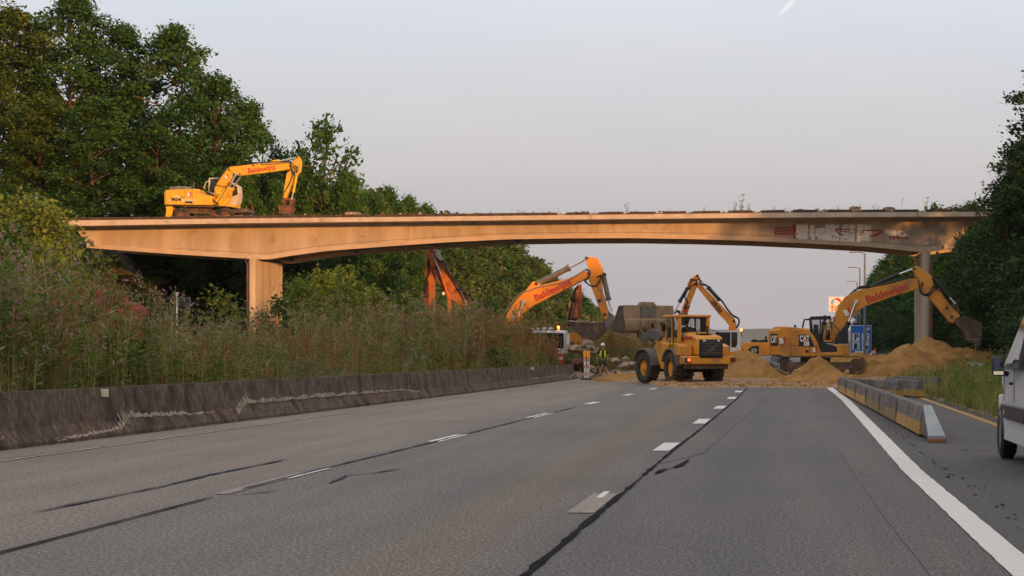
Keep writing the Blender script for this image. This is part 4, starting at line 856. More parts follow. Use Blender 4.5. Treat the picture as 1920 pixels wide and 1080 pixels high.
# ---------------------------------------------------------------- 2. amber tracked excavator on the right
T = Tr(1380, 460, 4.1533, 1530, 702, 110.); ex = thing('tracked_excavator', 'amber tracked excavator with black cab, digging from the sand beside the round pier', 'excavator', T.root)
for y0, y1 in ((-1.45, -.85), (.85, 1.45)):
    xa, xb = T(322, 0)[0], T(1012, 0)[0]; track_unit(ex, xa, xb, .02, .92, y0, y1)
mb = MB(); mb.box(-.8, .7, -.85, .85, .35, .86); mb.cyl((-.2, 0, .86), (-.2, 0, 1.0), .62, n=20); mb.build('carbody', 'dark', ex)
hs = plate(T, 'house', [(421, 655), (560, 655), (582, 686), (600, 700), (628, 742), (660, 832), (755, 832), (755, 772), (868, 770), (874, 856), (640, 866), (430, 868), (421, 866)], -1.42, 1.42, 'catyellow', ex, .05)
mb = MB(); tw = [(262, 668), (286, 645), (420, 656), (420, 866), (300, 862), (268, 850)]
x_ = [T(a, b) for a, b in tw]; ysr = [-1.40, -1.05, 0, 1.05, 1.40]; ins = [.45, .06, -.06, .06, .45]
for i in range(4):
    vs = []
    for y, q in ((ysr[i], ins[i]), (ysr[i + 1], ins[i + 1])):
        for k_, (x, z) in enumerate(x_): vs.append((x + (q if k_ in (0, 1, 4, 5) else 0), y, z))
    mb.add(vs, [(j, (j + 1) % 6, (j + 1) % 6 + 6, j + 6) for j in range(6)] + ([tuple(range(6))] if i == 0 else []) + ([tuple(range(6, 12))] if i == 3 else []))
mb.build('counterweight', 'catyellow', ex)
plate(T, 'engine_hood', [(290, 640), (330, 634), (400, 636), (560, 650), (570, 656), (290, 652)], -1.1, 1.1, 'catyellow', ex, .03)
plate(T, 'rear_plate', [(275, 858), (425, 872), (400, 900), (330, 912), (268, 896)], -1.2, 1.2, 'galv', ex)
mb = MB(); q = T.p3(460, 655, -.6); mb.tube([q, T.p3(462, 632, -.6), T.p3(452, 622, -.6)], .06, 8); mb.build('exhaust', 'dark', ex)
fr = MB()
for pl in ([(566, 575), (585, 553), (740, 548), (746, 574), (585, 578)], [(572, 575), (590, 575), (604, 690), (580, 690)], [(730, 570), (745, 570), (760, 690), (742, 690)], [(655, 575), (664, 575), (664, 690), (655, 690)], [(580, 686), (760, 686), (760, 760), (640, 760), (600, 705)]): fr.prism(T.poly(pl), .45, 1.4)
fr.tube([T.p3(520, 640, .6), T.p3(533, 578, .6), T.p3(572, 574, .6)], .045); fr.tube([T.p3(520, 640, 1.3), T.p3(533, 578, 1.3), T.p3(572, 574, 1.3)], .045); fr.tube([T.p3(533, 578, .6), T.p3(533, 578, 1.3)], .04)
cab = fr.build('cab', 'black', ex); mb = MB(); mb.prism(T.poly([(590, 578), (735, 574), (745, 686), (604, 690)]), .5, 1.36); mb.build('window', glass('clear cab glass', (.08, .1, .1), .25), cab, smooth=False)
mb = MB(); mb.box(T(606, 0)[0], T(645, 0)[0], .7, 1.2, T(0, 690)[1], T(0, 615)[1]); mb.build('seat', 'black', cab, bevel=.05)
plate(T, 'boom_foot', [(600, 700), (640, 700), (650, 760), (690, 762), (780, 790), (782, 830), (660, 830), (628, 742)], -1.43, -.5, 'black', ex)
plate(T, 'walkway', [(676, 742), (740, 742), (740, 752), (676, 752)], -1.46, -.7, 'catyellow', ex)
Z = Tr(1540, 480, 3.858, 1530, 702, 110.)
bmp = [T(740, 720), T(752, 620), T(775, 530), T(800, 465), T(850, 400), T(930, 358), T(1040, 334)] + [Z(*q) for q in ((360, 229), (500, 203), (640, 163), (700, 163), (726, 176), (736, 200), (700, 238), (500, 300), (330, 360), (270, 394), (228, 436), (190, 482), (130, 556), (100, 604))] + [T(770, 755), T(745, 745)]
mb = MB(); mb.prism(bmp, -.32, .32); bo = mb.build('boom', 'catyellow', ex, bevel=.03)
plate(Z, 'stick', [(655, 92), (672, 76), (695, 76), (800, 150), (808, 200), (806, 228), (842, 240), (905, 330), (1000, 430), (985, 470), (960, 486), (925, 480), (850, 390), (770, 292), (735, 262), (720, 210), (690, 165)], -.26, .26, 'catyellow', ex, .03)
ram(Z, ex, (345, 226), (560, 132), (668, 92), 0., .10, 'black'); ram(Z, ex, (808, 160), (925, 295), (968, 345), 0., .095, 'black')
ram(T, ex, (822, 745), (875, 600), (932, 440), -.5, .11, 'black'); ram(T, ex, (822, 745), (875, 600), (932, 440), .5, .11, 'black')
plate(T, 'cylinder_mount', [(790, 700), (830, 640), (870, 640), (872, 765), (760, 768)], -.6, .6, 'black', ex)
plate(Z, 'bucket_link', [(965, 342), (990, 352), (1002, 415), (985, 418), (962, 372), (935, 425), (922, 415)], -.2, .2, 'brownsteel', ex)
# bucket: curved shell with side cheeks
mb = MB(); mb.prism(Z.poly([(958, 462), (985, 440), (1030, 432), (1100, 464), (1148, 478), (1158, 520), (1152, 570), (1142, 636), (1090, 628), (1044, 620), (1030, 570), (1000, 530), (972, 500)]), -.62, -.58); mb.prism(Z.poly([(958, 462), (985, 440), (1030, 432), (1100, 464), (1148, 478), (1158, 520), (1152, 570), (1142, 636), (1090, 628), (1044, 620), (1030, 570), (1000, 530), (972, 500)]), .58, .62)
sh = [(960, 470), (985, 440), (1030, 432), (1100, 464), (1148, 478), (1158, 520), (1152, 570), (1142, 636)]
for a, b in zip(sh[:-1], sh[1:]): mb.prism(Z.poly([a, b, (b[0] - 6, b[1] + 4), (a[0] - 2, a[1] + 8)]), -.58, .58)
for k_ in range(6): y = -.52 + k_ * .21; mb.prism(Z.poly([(1136, 628), (1144, 628), (1142, 652)]), y - .05, y + .05)
mb.build('bucket', 'brownsteel', ex, smooth=False)
mb = MB(); mb.prism(Z.poly([(1048, 596), (1140, 598), (1140, 612), (1050, 610)]), -.63, -.622); mb.build('wear_plate', 'greysteel', ex, smooth=False)
pins(Z, ex, [(725, 200), (668, 92), (805, 160), (968, 352), (905, 375), (940, 440), (1022, 412), (245, 335), (650, 140)], -.34, .34, .07)
hose(Z, ex, [(60, 560), (75, 500), (120, 400), (170, 325), (220, 268), (260, 242), (360, 222), (500, 196), (620, 160), (700, 165)], -.30, .022, n=3, sp=-.05)
hose(Z, ex, [(240, 262), (270, 228), (320, 222), (350, 232)], -.2, .025, n=2); hose(Z, ex, [(700, 170), (705, 230), (720, 275), (760, 290), (800, 262), (835, 220)], -.34, .025, n=2); hose(Z, ex, [(735, 200), (715, 240), (735, 280), (780, 270), (800, 230), (860, 260), (890, 310)], -.30, .025, n=2); hose(Z, ex, [(840, 240), (870, 280), (900, 330), (915, 370)], -.29, .02, 'catyellow', n=2)
hose(T, ex, [(700, 700), (740, 620), (780, 640), (800, 680), (770, 700)], -.5, .03, 'greysteel', n=2); hose(T, ex, [(680, 740), (690, 660), (735, 590), (760, 560)], -.45, .03, 'catyellow', n=2)
mb = MB(); mb.tube([T.p3(690, 740, -.9), T.p3(690, 640, -.9), T.p3(735, 640, -.9), T.p3(735, 740, -.9)], .025, 6); mb.build('handrail', 'catyellow', ex)
boomtext(Z, ex, 'Baldewijns', (328, 343), (628, 240), .54, -.33, bold=.014)
bletter(Z, ex, (180, 410), .40, -.33, .35); bletter(T, ex, (355, 745), .36, -1.43, 0.); bletter(T, ex, (605, 815), .26, -1.43, 0.)
mb = MB(); mb.prism(T.poly([(486, 696), (570, 698), (608, 790), (486, 788)]), -1.428, -1.42); mb.prism(T.poly([(538, 815), (562, 815), (562, 836), (538, 836)]), -1.428, -1.42); bd = mb.build('badge', 'blacktext', ex, smooth=False)
lettering('CAT', .42, 'whitetext', bd, T.p3(494, 748, -1.432), (1, 0, 0), (0, 0, 1), width=.50 * (72 / 4.1533) * T.s / .48, bold=.02)
mb = MB(); mb.prism(T.poly([(513, 750), (532, 730), (551, 750)]), -1.437, -1.433); mb.build('emblem', 'orange', bd, smooth=False)
lettering('320', .26, 'whitetext', bd, T.p3(524, 780, -1.432), (1, 0, 0), (0, 0, 1), width=.29, bold=.015)
mb = MB(); mb.prism(T.poly([(570, 696), (574, 696), (574, 865), (570, 865)]), -1.4275, -1.42); mb.prism(T.poly([(428, 775), (655, 790), (655, 793), (428, 779)]), -1.4275, -1.42); mb.build('panel_gap', 'brownsteel', ex, smooth=False)
# rear badge on the slanted corner of the counterweight
xa = T(268, 0)[0]; A_ = Vector((xa + .42, -1.38, 0)); B_ = Vector((xa + .03, -1.06, 0)); xd = (A_ - B_).normalized(); nrm = Vector((xd.y, -xd.x, 0)); o0 = B_ + nrm * .03
mb = MB(); q0 = o0 + xd * .02; q1 = o0 + xd * .46; za, zb = T(0, 780)[1], T(0, 690)[1]
mb.add([(q0.x, q0.y, za), (q1.x, q1.y, za), (q1.x, q1.y, zb), (q0.x, q0.y, zb)] + [tuple(Vector((q.x, q.y, z)) - nrm * .1) for q, z in ((q0, za), (q1, za), (q1, zb), (q0, zb))], [(0, 1, 2, 3), (7, 6, 5, 4), (0, 4, 5, 1), (1, 5, 6, 2), (2, 6, 7, 3), (3, 7, 4, 0)]); bd = mb.build('badge', 'blacktext', ex, smooth=False)
lettering('CAT', .5, 'whitetext', bd, (q0 + nrm * .012 + xd * .04).xy.to_3d() + Vector((0, 0, (za + zb) / 2 - .15)), xd, (0, 0, 1), width=.36, bold=.02)
op = Z.root + Vector(T.p3(690, 690, 0)) + Vector((0, .95, .0)); operator(ex, op.x, op.y, op.z + .02, R(90), 'blackcloth', 'hiviz', 'person in yellow vest driving the amber tracked excavator, seated in its black cab')

# ---------------------------------------------------------------- 3. big orange excavator, boom over the weeds
T = Tr(900, 460, 3.8575, 905, 716, 122.); ex = thing('tracked_excavator', 'orange excavator behind the median weeds, its full bucket beside the wheel loader', 'excavator', T.root)
digger_body(ex, 'orange', 1., 1, 'dark', 1)
bo = plate(T, 'boom', [(130, 640), (165, 590), (200, 500), (238, 430), (288, 372), (335, 328), (382, 266), (392, 262), (428, 274), (440, 292), (640, 240), (770, 186), (798, 196), (788, 232), (756, 250), (560, 352), (400, 432), (320, 492), (262, 545), (236, 590), (225, 650)], -.38, .38, 'orange', ex, .03)
plate(T, 'stick', [(763, 88), (778, 82), (850, 92), (900, 205), (882, 228), (886, 330), (928, 470), (930, 530), (905, 540), (884, 505), (832, 365), (792, 262), (788, 240), (806, 190), (784, 160)], -.3, .3, 'orange', ex, .03)
for y in (-.5, .5): ram(T, ex, (255, 600), (290, 510), (325, 410), y, .12, 'orange')
ram(T, ex, (425, 272), (645, 162), (770, 96), 0, .17, 'greysteel', r2=.08); ram(T, ex, (892, 215), (930, 395), (948, 462), 0, .14, 'greysteel')
plate(T, 'bucket_link', [(884, 520), (930, 480), (960, 500), (975, 560), (930, 610), (905, 625), (880, 600), (905, 570), (900, 545), (880, 540)], -.28, .28, 'greysteel', ex)
pins(T, ex, [(322, 408), (412, 280), (790, 205), (775, 95), (900, 210), (905, 500), (895, 570), (865, 400)], -.40, .40, .09)
mb = MB(); cheek = [(628, 545), (700, 556), (830, 562), (880, 560), (905, 600), (890, 640), (855, 672), (815, 684), (775, 680), (735, 660), (690, 610)]
mb.prism(T.poly(cheek), -.85, -.80); mb.prism(T.poly(cheek), .80, .85)
sh = [(628, 545), (690, 610), (735, 660), (775, 680), (815, 684), (855, 672), (890, 640), (905, 600), (880, 560)]
for a, b in zip(sh[:-1], sh[1:]): mb.prism(T.poly([a, b, (b[0] - 2, b[1] - 7), (a[0] + 2, a[1] - 7)]), -.8, .8)
for k_ in range(5): y = -.7 + k_ * .35; mb.prism(T.poly([(622, 540), (640, 543), (648, 560)]), y - .08, y + .08)
for a, b in (((700, 560), (735, 655)), ((770, 565), (795, 680))): mb.prism(T.poly([a, (a[0] + 5, a[1]), (b[0] + 5, b[1]), b]), -.858, -.85)
mb.build('bucket', 'brownsteel', ex, smooth=False)
mb = MB(); rnd = random.Random(5)
for i in range(26): a = rnd.uniform(650, 850); x, z = T(a, 556 + rnd.uniform(-8, 8) + (10 if a > 780 else 0)); chunk(mb, (x, rnd.uniform(-.65, .65), z), rnd.uniform(.1, .26), rnd, .6)
mb.prism(T.poly([(650, 560), (760, 553), (860, 564), (860, 600), (720, 600)]), -.79, .79); o = mb.build('soil_load', 'rubble', smooth=False); o.location = T.root; tag(o, 'heap of soil and stones lying in the bucket of the orange excavator', 'soil heap')
hose(T, ex, [(165, 580), (180, 500), (240, 410), (300, 350), (360, 330), (430, 305), (600, 270), (700, 222), (770, 180), (795, 200), (780, 225)], -.40, .035, 'grey', n=2, sp=-.09)
hose(T, ex, [(765, 250), (790, 290), (840, 295), (870, 260), (880, 220), (850, 235)], -.34, .03, n=2); hose(T, ex, [(770, 175), (800, 190), (790, 240), (760, 262), (790, 285)], -.4, .03, n=2); hose(T, ex, [(850, 262), (860, 320), (885, 330), (880, 400), (868, 410)], -.33, .03, 'galv')
boomtext(T, ex, 'Baldewijns', (408, 406), (668, 280), .52, -.39, bold=.014); bletter(T, ex, (252, 517), .38, -.39, .95)
mb = MB(); mb.tube([T.p3(158, 600, -.6), T.p3(160, 545, -.6), T.p3(178, 515, -.6)], .05); mb.build('handrail', 'galv', ex)

# ---------------------------------------------------------------- 4. excavator with white cab behind the loader (faces left)
T = Tr(1140, 500, 4.5, 1400, 706, 126.); ex = thing('tracked_excavator', 'orange excavator with a white cab standing behind the wheel loader, arm folded to the left', 'excavator', T.root)
K = Tr(1380, 460, 4.1533, 1400, 706, 126.)
for y0, y1 in ((-1.4, -.8), (.8, 1.4)): track_unit(ex, -1.6, 1.8, .02, .85, y0, y1)
mb = MB(); mb.box(-.6, .8, -.8, .8, .35, .9); mb.build('carbody', 'dark', ex)
hs = plate(K, 'house', [(45, 775), (60, 758), (120, 756), (250, 758), (262, 775), (262, 860), (45, 860)], -1.25, 1.25, 'orange', ex, .04)
plate(T, 'cab_base', [(1000, 732), (1125, 700), (1150, 690), (1150, 760), (1000, 760)], -1.25, 1.25, 'orange', ex)
mb = MB(); mb.prism(K.poly([(118, 745), (128, 732), (160, 732), (165, 740), (200, 736), (225, 736), (228, 705), (240, 705), (242, 736), (250, 740), (250, 756), (118, 756)]), -.7, .7); mb.build('engine_hood', 'dark', ex, bevel=.02)
mb = MB(); mb.prism(K.poly([(95, 812), (125, 785), (180, 783), (180, 845), (85, 845)]), -1.258, -1.25); bd = mb.build('badge', 'blacktext', ex, smooth=False); lettering('920', .32, 'whitetext', bd, K.p3(120, 832, -1.262), (1, 0, 0), (0, 0, 1), width=.32)
fr = MB()
for pl in ([(905, 556), (912, 543), (1112, 540), (1122, 556)], [(1096, 556), (1123, 556), (1127, 700), (1108, 705), (1070, 690), (1094, 660)], [(935, 690), (1010, 688), (1060, 680), (1100, 690), (1110, 705), (1000, 732), (990, 728)], [(903, 556), (912, 556), (906, 600), (945, 692), (932, 692), (898, 600)], [(1036, 556), (1044, 556), (1044, 686), (1036, 686)]): fr.prism(T.poly(pl), -1.2, -.35)
cab = fr.build('cab', 'white', ex, bevel=.02); mb = MB(); mb.prism(T.poly([(908, 556), (1097, 556), (1095, 660), (1070, 690), (1010, 690), (940, 692), (904, 600)]), -1.15, -.4); mb.build('window', 'glassdark', cab, smooth=False)
mb = MB(); q = T.p3(1126, 545, -.8); mb.cyl((q[0], q[1], q[2] - .35), q, .03); mb.build('beacon_stem', 'dark', ex); mb = MB(); mb.lathe(q, [(0, .06), (.1, .06), (.16, .04)], 'z', 12); mb.build('beacon', 'amberlamp', ex)
plate(T, 'boom', [(742, 160), (748, 138), (765, 130), (785, 150), (1000, 372), (1070, 440), (1082, 480), (1086, 545), (1084, 700), (1020, 700), (1016, 535), (1022, 500), (990, 455), (935, 402), (860, 310)], -.25, .25, 'orange', ex, .03)
plate(T, 'stick', [(672, 140), (690, 108), (735, 76), (762, 68), (772, 85), (770, 100), (742, 130), (755, 165), (742, 190), (700, 300), (672, 395), (615, 392), (640, 310), (690, 195), (670, 165)], -.22, .22, 'orange', ex, .03)
ram(T, ex, (935, 275), (845, 175), (770, 98), 0., .11, 'dark'); ram(T, ex, (668, 188), (604, 298), (566, 372), -.1, .10, 'dark')
plate(T, 'bucket_link', [(556, 365), (570, 362), (612, 372), (612, 400), (575, 385), (572, 400), (560, 400)], -.15, .15, 'dark', ex)
plate(T, 'bucket', [(600, 395), (672, 396), (690, 440), (660, 500), (600, 490), (575, 440)], -.5, .5, 'brownsteel', ex)
hose(T, ex, [(765, 100), (790, 150), (830, 160), (850, 185), (900, 250), (960, 290), (1000, 350), (1050, 410), (1100, 440), (1105, 480), (1085, 520)], -.2, .05, n=2, sp=.15)
hose(T, ex, [(680, 175), (700, 130), (730, 110), (755, 130), (700, 170), (685, 200)], -.25, .035); hose(T, ex, [(672, 200), (650, 260), (675, 300), (645, 350), (690, 340)], -.25, .04, n=2)
pins(T, ex, [(748, 150), (755, 78), (705, 112), (1062, 462)], -.27, .27, .08)
mb = MB(); mb.box(*[T(640, 0)[0], T(670, 0)[0], -.26, -.2, T(0, 385)[1], T(0, 358)[1]]); mb.build('marker_plate', 'signred', ex)
boomtext(T, ex, 'LIEBHERR', (866, 296), (945, 398), .32, -.26, 'blacktext', bold=.012); 

# ---------------------------------------------------------------- 5. demolition excavator beyond the bridge
T = Tr(740, 440, 5.4, 880, 700, 152.); ex = thing('tracked_excavator', 'red orange excavator beyond the bridge, arm folded down in a steep V', 'excavator', T.root)
digger_body(ex, 'redorange', 1.0, -1, 'dark', -1)
plate(T, 'stick', [(300, 392), (322, 150), (330, 40), (365, 20), (392, 60), (400, 150), (412, 405), (394, 800), (345, 800), (340, 480)], -.1, .5, 'redorange', ex, .03)
plate(T, 'boom', [(330, 55), (375, 5), (410, 60), (430, 200), (520, 330), (600, 450), (660, 560), (720, 660), (750, 760), (690, 800), (640, 700), (560, 640), (500, 580), (362, 262)], -.45, .25, 'redorange', ex, .03)
mb = MB(); mb.prism(T.poly([(388, 272), (404, 282), (560, 560), (545, 590), (500, 560)]), -.458, -.45); mb.build('stripe', 'redtext', ex, smooth=False)
boomtext(T, ex, 'BALDEWIJNS', (398, 330), (522, 588), .40, -.462, 'blacktext', bold=.012)
ram(T, ex, (600, 520), (492, 262), (415, 140), -.2, .13, 'dark', rod=mat('blue grey rod', (.22, .38, .55), .3, metal=.4)); ram(T, ex, (560, 640), (480, 400), (400, 200), -.62, .10, 'redorange')
hose(T, ex, [(380, 150), (440, 250), (520, 300), (545, 370), (600, 440), (650, 520), (700, 600), (735, 660)], -.5, .05, n=3, sp=.1); hose(T, ex, [(350, 240), (340, 300), (352, 380), (330, 450), (318, 560), (325, 640)], -.15, .06, n=2); hose(T, ex, [(640, 560), (700, 560), (740, 600), (750, 650)], -.55, .06, 'hose', n=2)
plate(T, 'breaker_hammer', [(272, 610), (300, 480), (345, 400), (345, 700), (300, 760)], 0., .4, 'rust', ex)
plate(T, 'foot_bracket', [(548, 640), (580, 640), (585, 830), (548, 830)], -.7, -.5, 'redorange', ex)
mb = MB(); q = T.p3(508, 598, -.5); mb.cyl(q, (q[0], q[1] - .1, q[2]), .12); mb.build('work_lamp', 'whitetext', ex)
# ---------------------------------------------------------------- 6. excavator seen end on, rusty arm
T = Tr(900, 460, 3.8575, 1076, 700, 142.); ex = thing('tracked_excavator', 'orange excavator seen end on beyond the full bucket, its rusty arm upright', 'excavator', T.root)
for x0_ in (-1.5, .9): o = track_unit(ex, -.01, 0.01, .02, .03, 0, 0) if False else None
mb = MB(); mb.prism(T.poly([(622, 632), (700, 630), (727, 650), (727, 738), (622, 738)]), -.2, 3.4); mb.build('counterweight', 'orange', ex, bevel=.08)
mb = MB(); mb.prism(T.poly([(618, 612), (700, 606), (704, 630), (618, 632)]), .3, 2.5); mb.build('engine_hood', 'grey', ex, bevel=.05)
mb = MB(); mb.prism(T.poly([(706, 696), (716, 696), (716, 722), (706, 722)]), -.21, -.2); mb.build('tail_lamp', 'redlens', ex); mb = MB(); mb.prism(T.poly([(630, 700), (690, 700), (690, 718), (630, 718)]), -.206, -.2); mb.build('stripe', 'brownsteel', ex)
for s in (600, 700):
    mb = MB(); x, z = T(s, 0); mb.prism([(0, .0), (4.0, .0), (4.3, .45), (4.0, .9), (0., .9), (-.3, .45)], x, x + .6, 'x'); mb.build('crawler_track', 'brownsteel', ex)
plate(T, 'boom', [(700, 280), (720, 276), (722, 400), (716, 552), (690, 640), (660, 640), (672, 480)], 1.0, 1.6, 'redorange', ex, .03)
mb = MB(); rnd = random.Random(8)
mb.prism(T.poly([(618, 560), (624, 470), (642, 400), (672, 320), (700, 285), (700, 540), (690, 600), (640, 600)]), .5, .98); mb.build('stick', mat('scraped rusty arm', (.55, .26, .12), .7, c2=(.10, .05, .03), scale=1.6, lo=.45, hi=.55, dirt=(.035, .022, .016), dscale=1.6, dlo=.5, dhi=.6), ex, bevel=.03)
hose(T, ex, [(700, 300), (670, 360), (660, 430), (640, 500), (632, 580)], .45, .06, n=3, sp=-.12); hose(T, ex, [(690, 340), (690, 420), (660, 500), (650, 590)], .4, .05, 'rust', n=2)

# ---------------------------------------------------------------- wheel loader (rear three quarters)
ld = thing('wheel_loader', 'muddy orange wheel loader seen from behind, raising its wide empty bucket', 'wheel loader', (-3.75, 97.8, .02), R(26))
def wheel(par, c, r, w, side, seed=0, nm='wheel'):
    x, y, z = c; mb = MB(); q = w / 2
    mb.lathe(c, [(-q * .4, r * .5), (-q * .92, r * .56), (-q, r * .66), (-q * .98, r * .86), (-q * .8, r * .955), (q * .8, r * .955), (q * .98, r * .86), (q, r * .66), (q * .92, r * .56), (q * .4, r * .5)], 'x', 40, False); t_ = mb.build(nm, 'tyre', par)
    mb = MB(); n = 22
    for i in range(n):                                                     # diagonal lugs
        for s in (-1, 1):
            a = 2 * math.pi * (i + (.25 if s > 0 else -.25)) / n + seed; mt = Matrix.Translation(c) @ Matrix.Rotation(a, 4, 'X')
            vs = [mt @ Vector(p) for p in ((s * .02, -.075, r * .95), (s * .02, .035, r * .95), (s * q * .97, .03, r * .90), (s * q * .97, .15, r * .90), (s * .02, -.065, r * 1.01), (s * .02, .025, r * 1.01), (s * q * .9, .045, r * .985), (s * q * .9, .135, r * .985))]
            vs = [vs[0], vs[1], vs[3], vs[2], vs[4], vs[5], vs[7], vs[6]]; mb.add(vs, [(0, 1, 2, 3), (7, 6, 5, 4), (0, 4, 5, 1), (1, 5, 6, 2), (2, 6, 7, 3), (3, 7, 4, 0)])
    mb.build('tread', 'tread', t_, smooth=False)
    mb = MB(); s = side; ax = [(q * .9 * s, r * .585), (q * .70 * s, r * .55), (q * .5 * s, r * .5), (q * .35 * s, r * .33), (q * .75 * s, r * .28), (q * .8 * s, r * .13), (q * .8 * s, 0.001)]
    mb.lathe(c, ax, 'x', 28, False)
    for i in range(10): a = 2 * math.pi * i / 10; mb.cyl((x + s * q * .36, y + r * .41 * math.cos(a), z + r * .41 * math.sin(a)), (x + s * q * .5, y + r * .41 * math.cos(a), z + r * .41 * math.sin(a)), .03, n=6)
    mb.build('rim', 'loader', t_); return t_
WR = .77; wheel(ld, (-1.03, 0, WR), WR, .62, -1, .1); wheel(ld, (1.03, 0, WR), WR, .62, 1, .2); wheel(ld, (-1.03, 3.2, WR), WR, .62, -1, .3); wheel(ld, (1.03, 3.2, WR), WR, .62, 1, .15)
mb = MB(); mb.box(-.45, .45, -1.3, 1.5, .75, 1.3); mb.cyl((-.8, 0, WR), (.8, 0, WR), .2); mb.box(-.3, .3, 1.4, 2.2, .6, 1.2); mb.cyl((-.8, 3.2, WR), (.8, 3.2, WR), .2); mb.box(-.4, .4, 2.0, 4.0, .65, 1.3); mb.build('chassis', 'dark', ld)
# rear counterweight bumper
mb = MB(); mb.prism([(-1.32, -1.15), (-1.32, -1.75), (-1.05, -2.02), (1.05, -2.02), (1.32, -1.75), (1.32, -1.15)], .98, 1.38, 'z'); cw = mb.build('counterweight', 'loader', ld, bevel=.05)
mb = MB(); mb.prism([(-1.15, -1.2), (-1.0, -1.85), (1.0, -1.85), (1.15, -1.2)], .74, 1.02, 'z'); mb.build('lower_counterweight', 'brownsteel', ld, bevel=.05)
for s, m_ in ((-1, 'taillamp'), (1, 'redlens')):
    mb = MB(); mb.box(s * 1.17 - .12, s * 1.17 + .12, -2.06, -1.8, 1.08, 1.29); hsg = mb.build('lamp_housing', 'dark', ld); mb = MB(); mb.box(s * 1.17 - .08, s * 1.17 + .08, -2.075, -2.061, 1.12, 1.26); mb.build('tail_lamp', m_, hsg)
# engine hood with grille
mb = MB(); mb.prism([(-2.0, 1.39), (-1.98, 2.14), (-1.85, 2.34), (-1.2, 2.42), (-.2, 2.56), (-.2, 1.39)], -.70, .70, 'x'); mb.build('engine_hood', 'loader', ld, bevel=.13)
mb = MB(); mb.tube([(.3, -.9, 2.4), (.3, -.9, 2.75), (.3, -1.0, 2.82)], .05, 8); mb.build('exhaust', 'dark', ld)
mb = MB(); mb.tube([(-.62, -1.75, 2.36), (-.62, -1.7, 2.52), (-.62, -.5, 2.7), (-.62, -.3, 2.55)], .018, 5); mb.tube([(.62, -1.75, 2.36), (.62, -1.7, 2.52), (.62, -.5, 2.7), (.62, -.3, 2.55)], .018, 5); mb.box(-.35, .35, -1.5, -.6, 2.44, 2.475); mb.build('handrail', 'dark', ld)
mb = MB(); mb.box(-.62, .62, -2.05, -1.995, 1.28, 2.18); gr_ = mb.build('grille', 'black', ld, bevel=.02)
mb = MB()
for i in range(8): mb.box(-.56, .56, -2.10, -2.051, 1.45 + i * .085, 1.478 + i * .085)
mb.build('slat', 'greysteel', gr_, smooth=False)
mb = MB(); mb.prism([(-.42, 1.42), (-.36, 1.42), (.40, 1.98), (.34, 1.98)], -2.12, -2.102); mb.cyl((0, -2.12, 1.70), (0, -2.14, 1.70), .07, n=16); mb.build('emblem', 'greysteel', gr_)
for s in (-1, 1): mb = MB(); mb.cyl((s * .38, -2.05, 2.12), (s * .38, -2.08, 2.12), .065, n=14); mb.build('work_lamp', 'whitetext', gr_)
mb = MB(); mb.box(-.24, .24, -2.08, -2.051, 2.04, 2.17); mb.build('vent', 'dark', gr_)
lettering('Louwers', .30, 'redtext', ld, (-.748, -.35, 2.18), (0, -1, 0), (0, 0, 1), name='lettering', bold=.012, width=1.1)
# rear fenders: orange tank boxes and dusty grey arches
for s in (-1, 1):
    mb = MB(); mb.prism([(-1.5, 1.39), (-1.5, 1.85), (-.85, 1.98), (-.3, 1.9), (-.3, 1.39)], s * .76, s * 1.28, 'x'); mb.build('side_tank', 'loader', ld, bevel=.05)
    mb = MB(); arc = [(1.0 * math.cos(a), WR + .0 + 1.0 * math.sin(a)) for a in np.linspace(R(20), R(172), 14)]; arc2 = [(.92 * math.cos(a), WR + .92 * math.sin(a)) for a in np.linspace(R(172), R(20), 14)]
    mb.prism(arc + arc2, s * .72, s * 1.38, 'x'); mb.build('fender', 'greyfender', ld)
    mb = MB(); mb.prism([(a + 3.2, b) for a, b in arc + arc2], s * .72, s * 1.38, 'x'); mb.build('fender', 'greyfender', ld)
    mb = MB(); mb.prism([(.95, .75), (1.5, .70), (1.95, 1.3), (2.2, 1.85), (1.6, 2.1), (.6, 1.95), (.85, 1.4)], s * .70, s * 1.15, 'x'); mb.build('side_panel', 'loader', ld, bevel=.04)
# cab
mb = MB(); mb.box(-.82, .82, .05, 1.75, 1.5, 2.02); mb.box(-.9, .9, -.05, 1.85, 3.28, 3.40); cab = mb.build('cab', 'loader', ld, bevel=.04)
for x in (-.76, .76): mb = MB(); mb.box(x - .09, x + .09, .0, .16, 2.02, 3.28); mb.build('pillar', 'loader', cab, bevel=.02)
for x in (-.78, .78):
    for y in (.9, 1.66): mb = MB(); mb.box(x - .04, x + .04, y - .05, y + .05, 2.02, 3.28); mb.build('pillar', 'loader', cab)
mb = MB(); mb.box(-.66, .66, .04, .06, 2.04, 3.26); mb.box(-.66, .66, 1.66, 1.68, 2.04, 3.26)
for x in (-.8, .8): mb.box(x - .01, x + .01, .17, .84, 1.7, 3.26); mb.box(x - .01, x + .01, .96, 1.6, 1.7, 3.26)
mb.build('window', glass('tinted cab glass', (.04, .06, .06), .14), cab, smooth=False)
mb = MB(); mb.box(-.72, .72, .02, .08, 3.20, 3.275); mb.box(-.55, -.3, -.06, .02, 3.2, 3.3); mb.box(.3, .55, -.06, .02, 3.2, 3.3); mb.box(.35, .62, .01, .03, 2.03, 3.2); mb.build('window_frame', 'black', cab)
mb = MB(); mb.box(-.25, .25, .35, .85, 2.0, 2.12); mb.prism([(.32, 2.1), (.42, 2.1), (.36, 2.75), (.28, 2.75)], -.24, .24, 'x'); mb.build('seat', 'black', cab, bevel=.04)
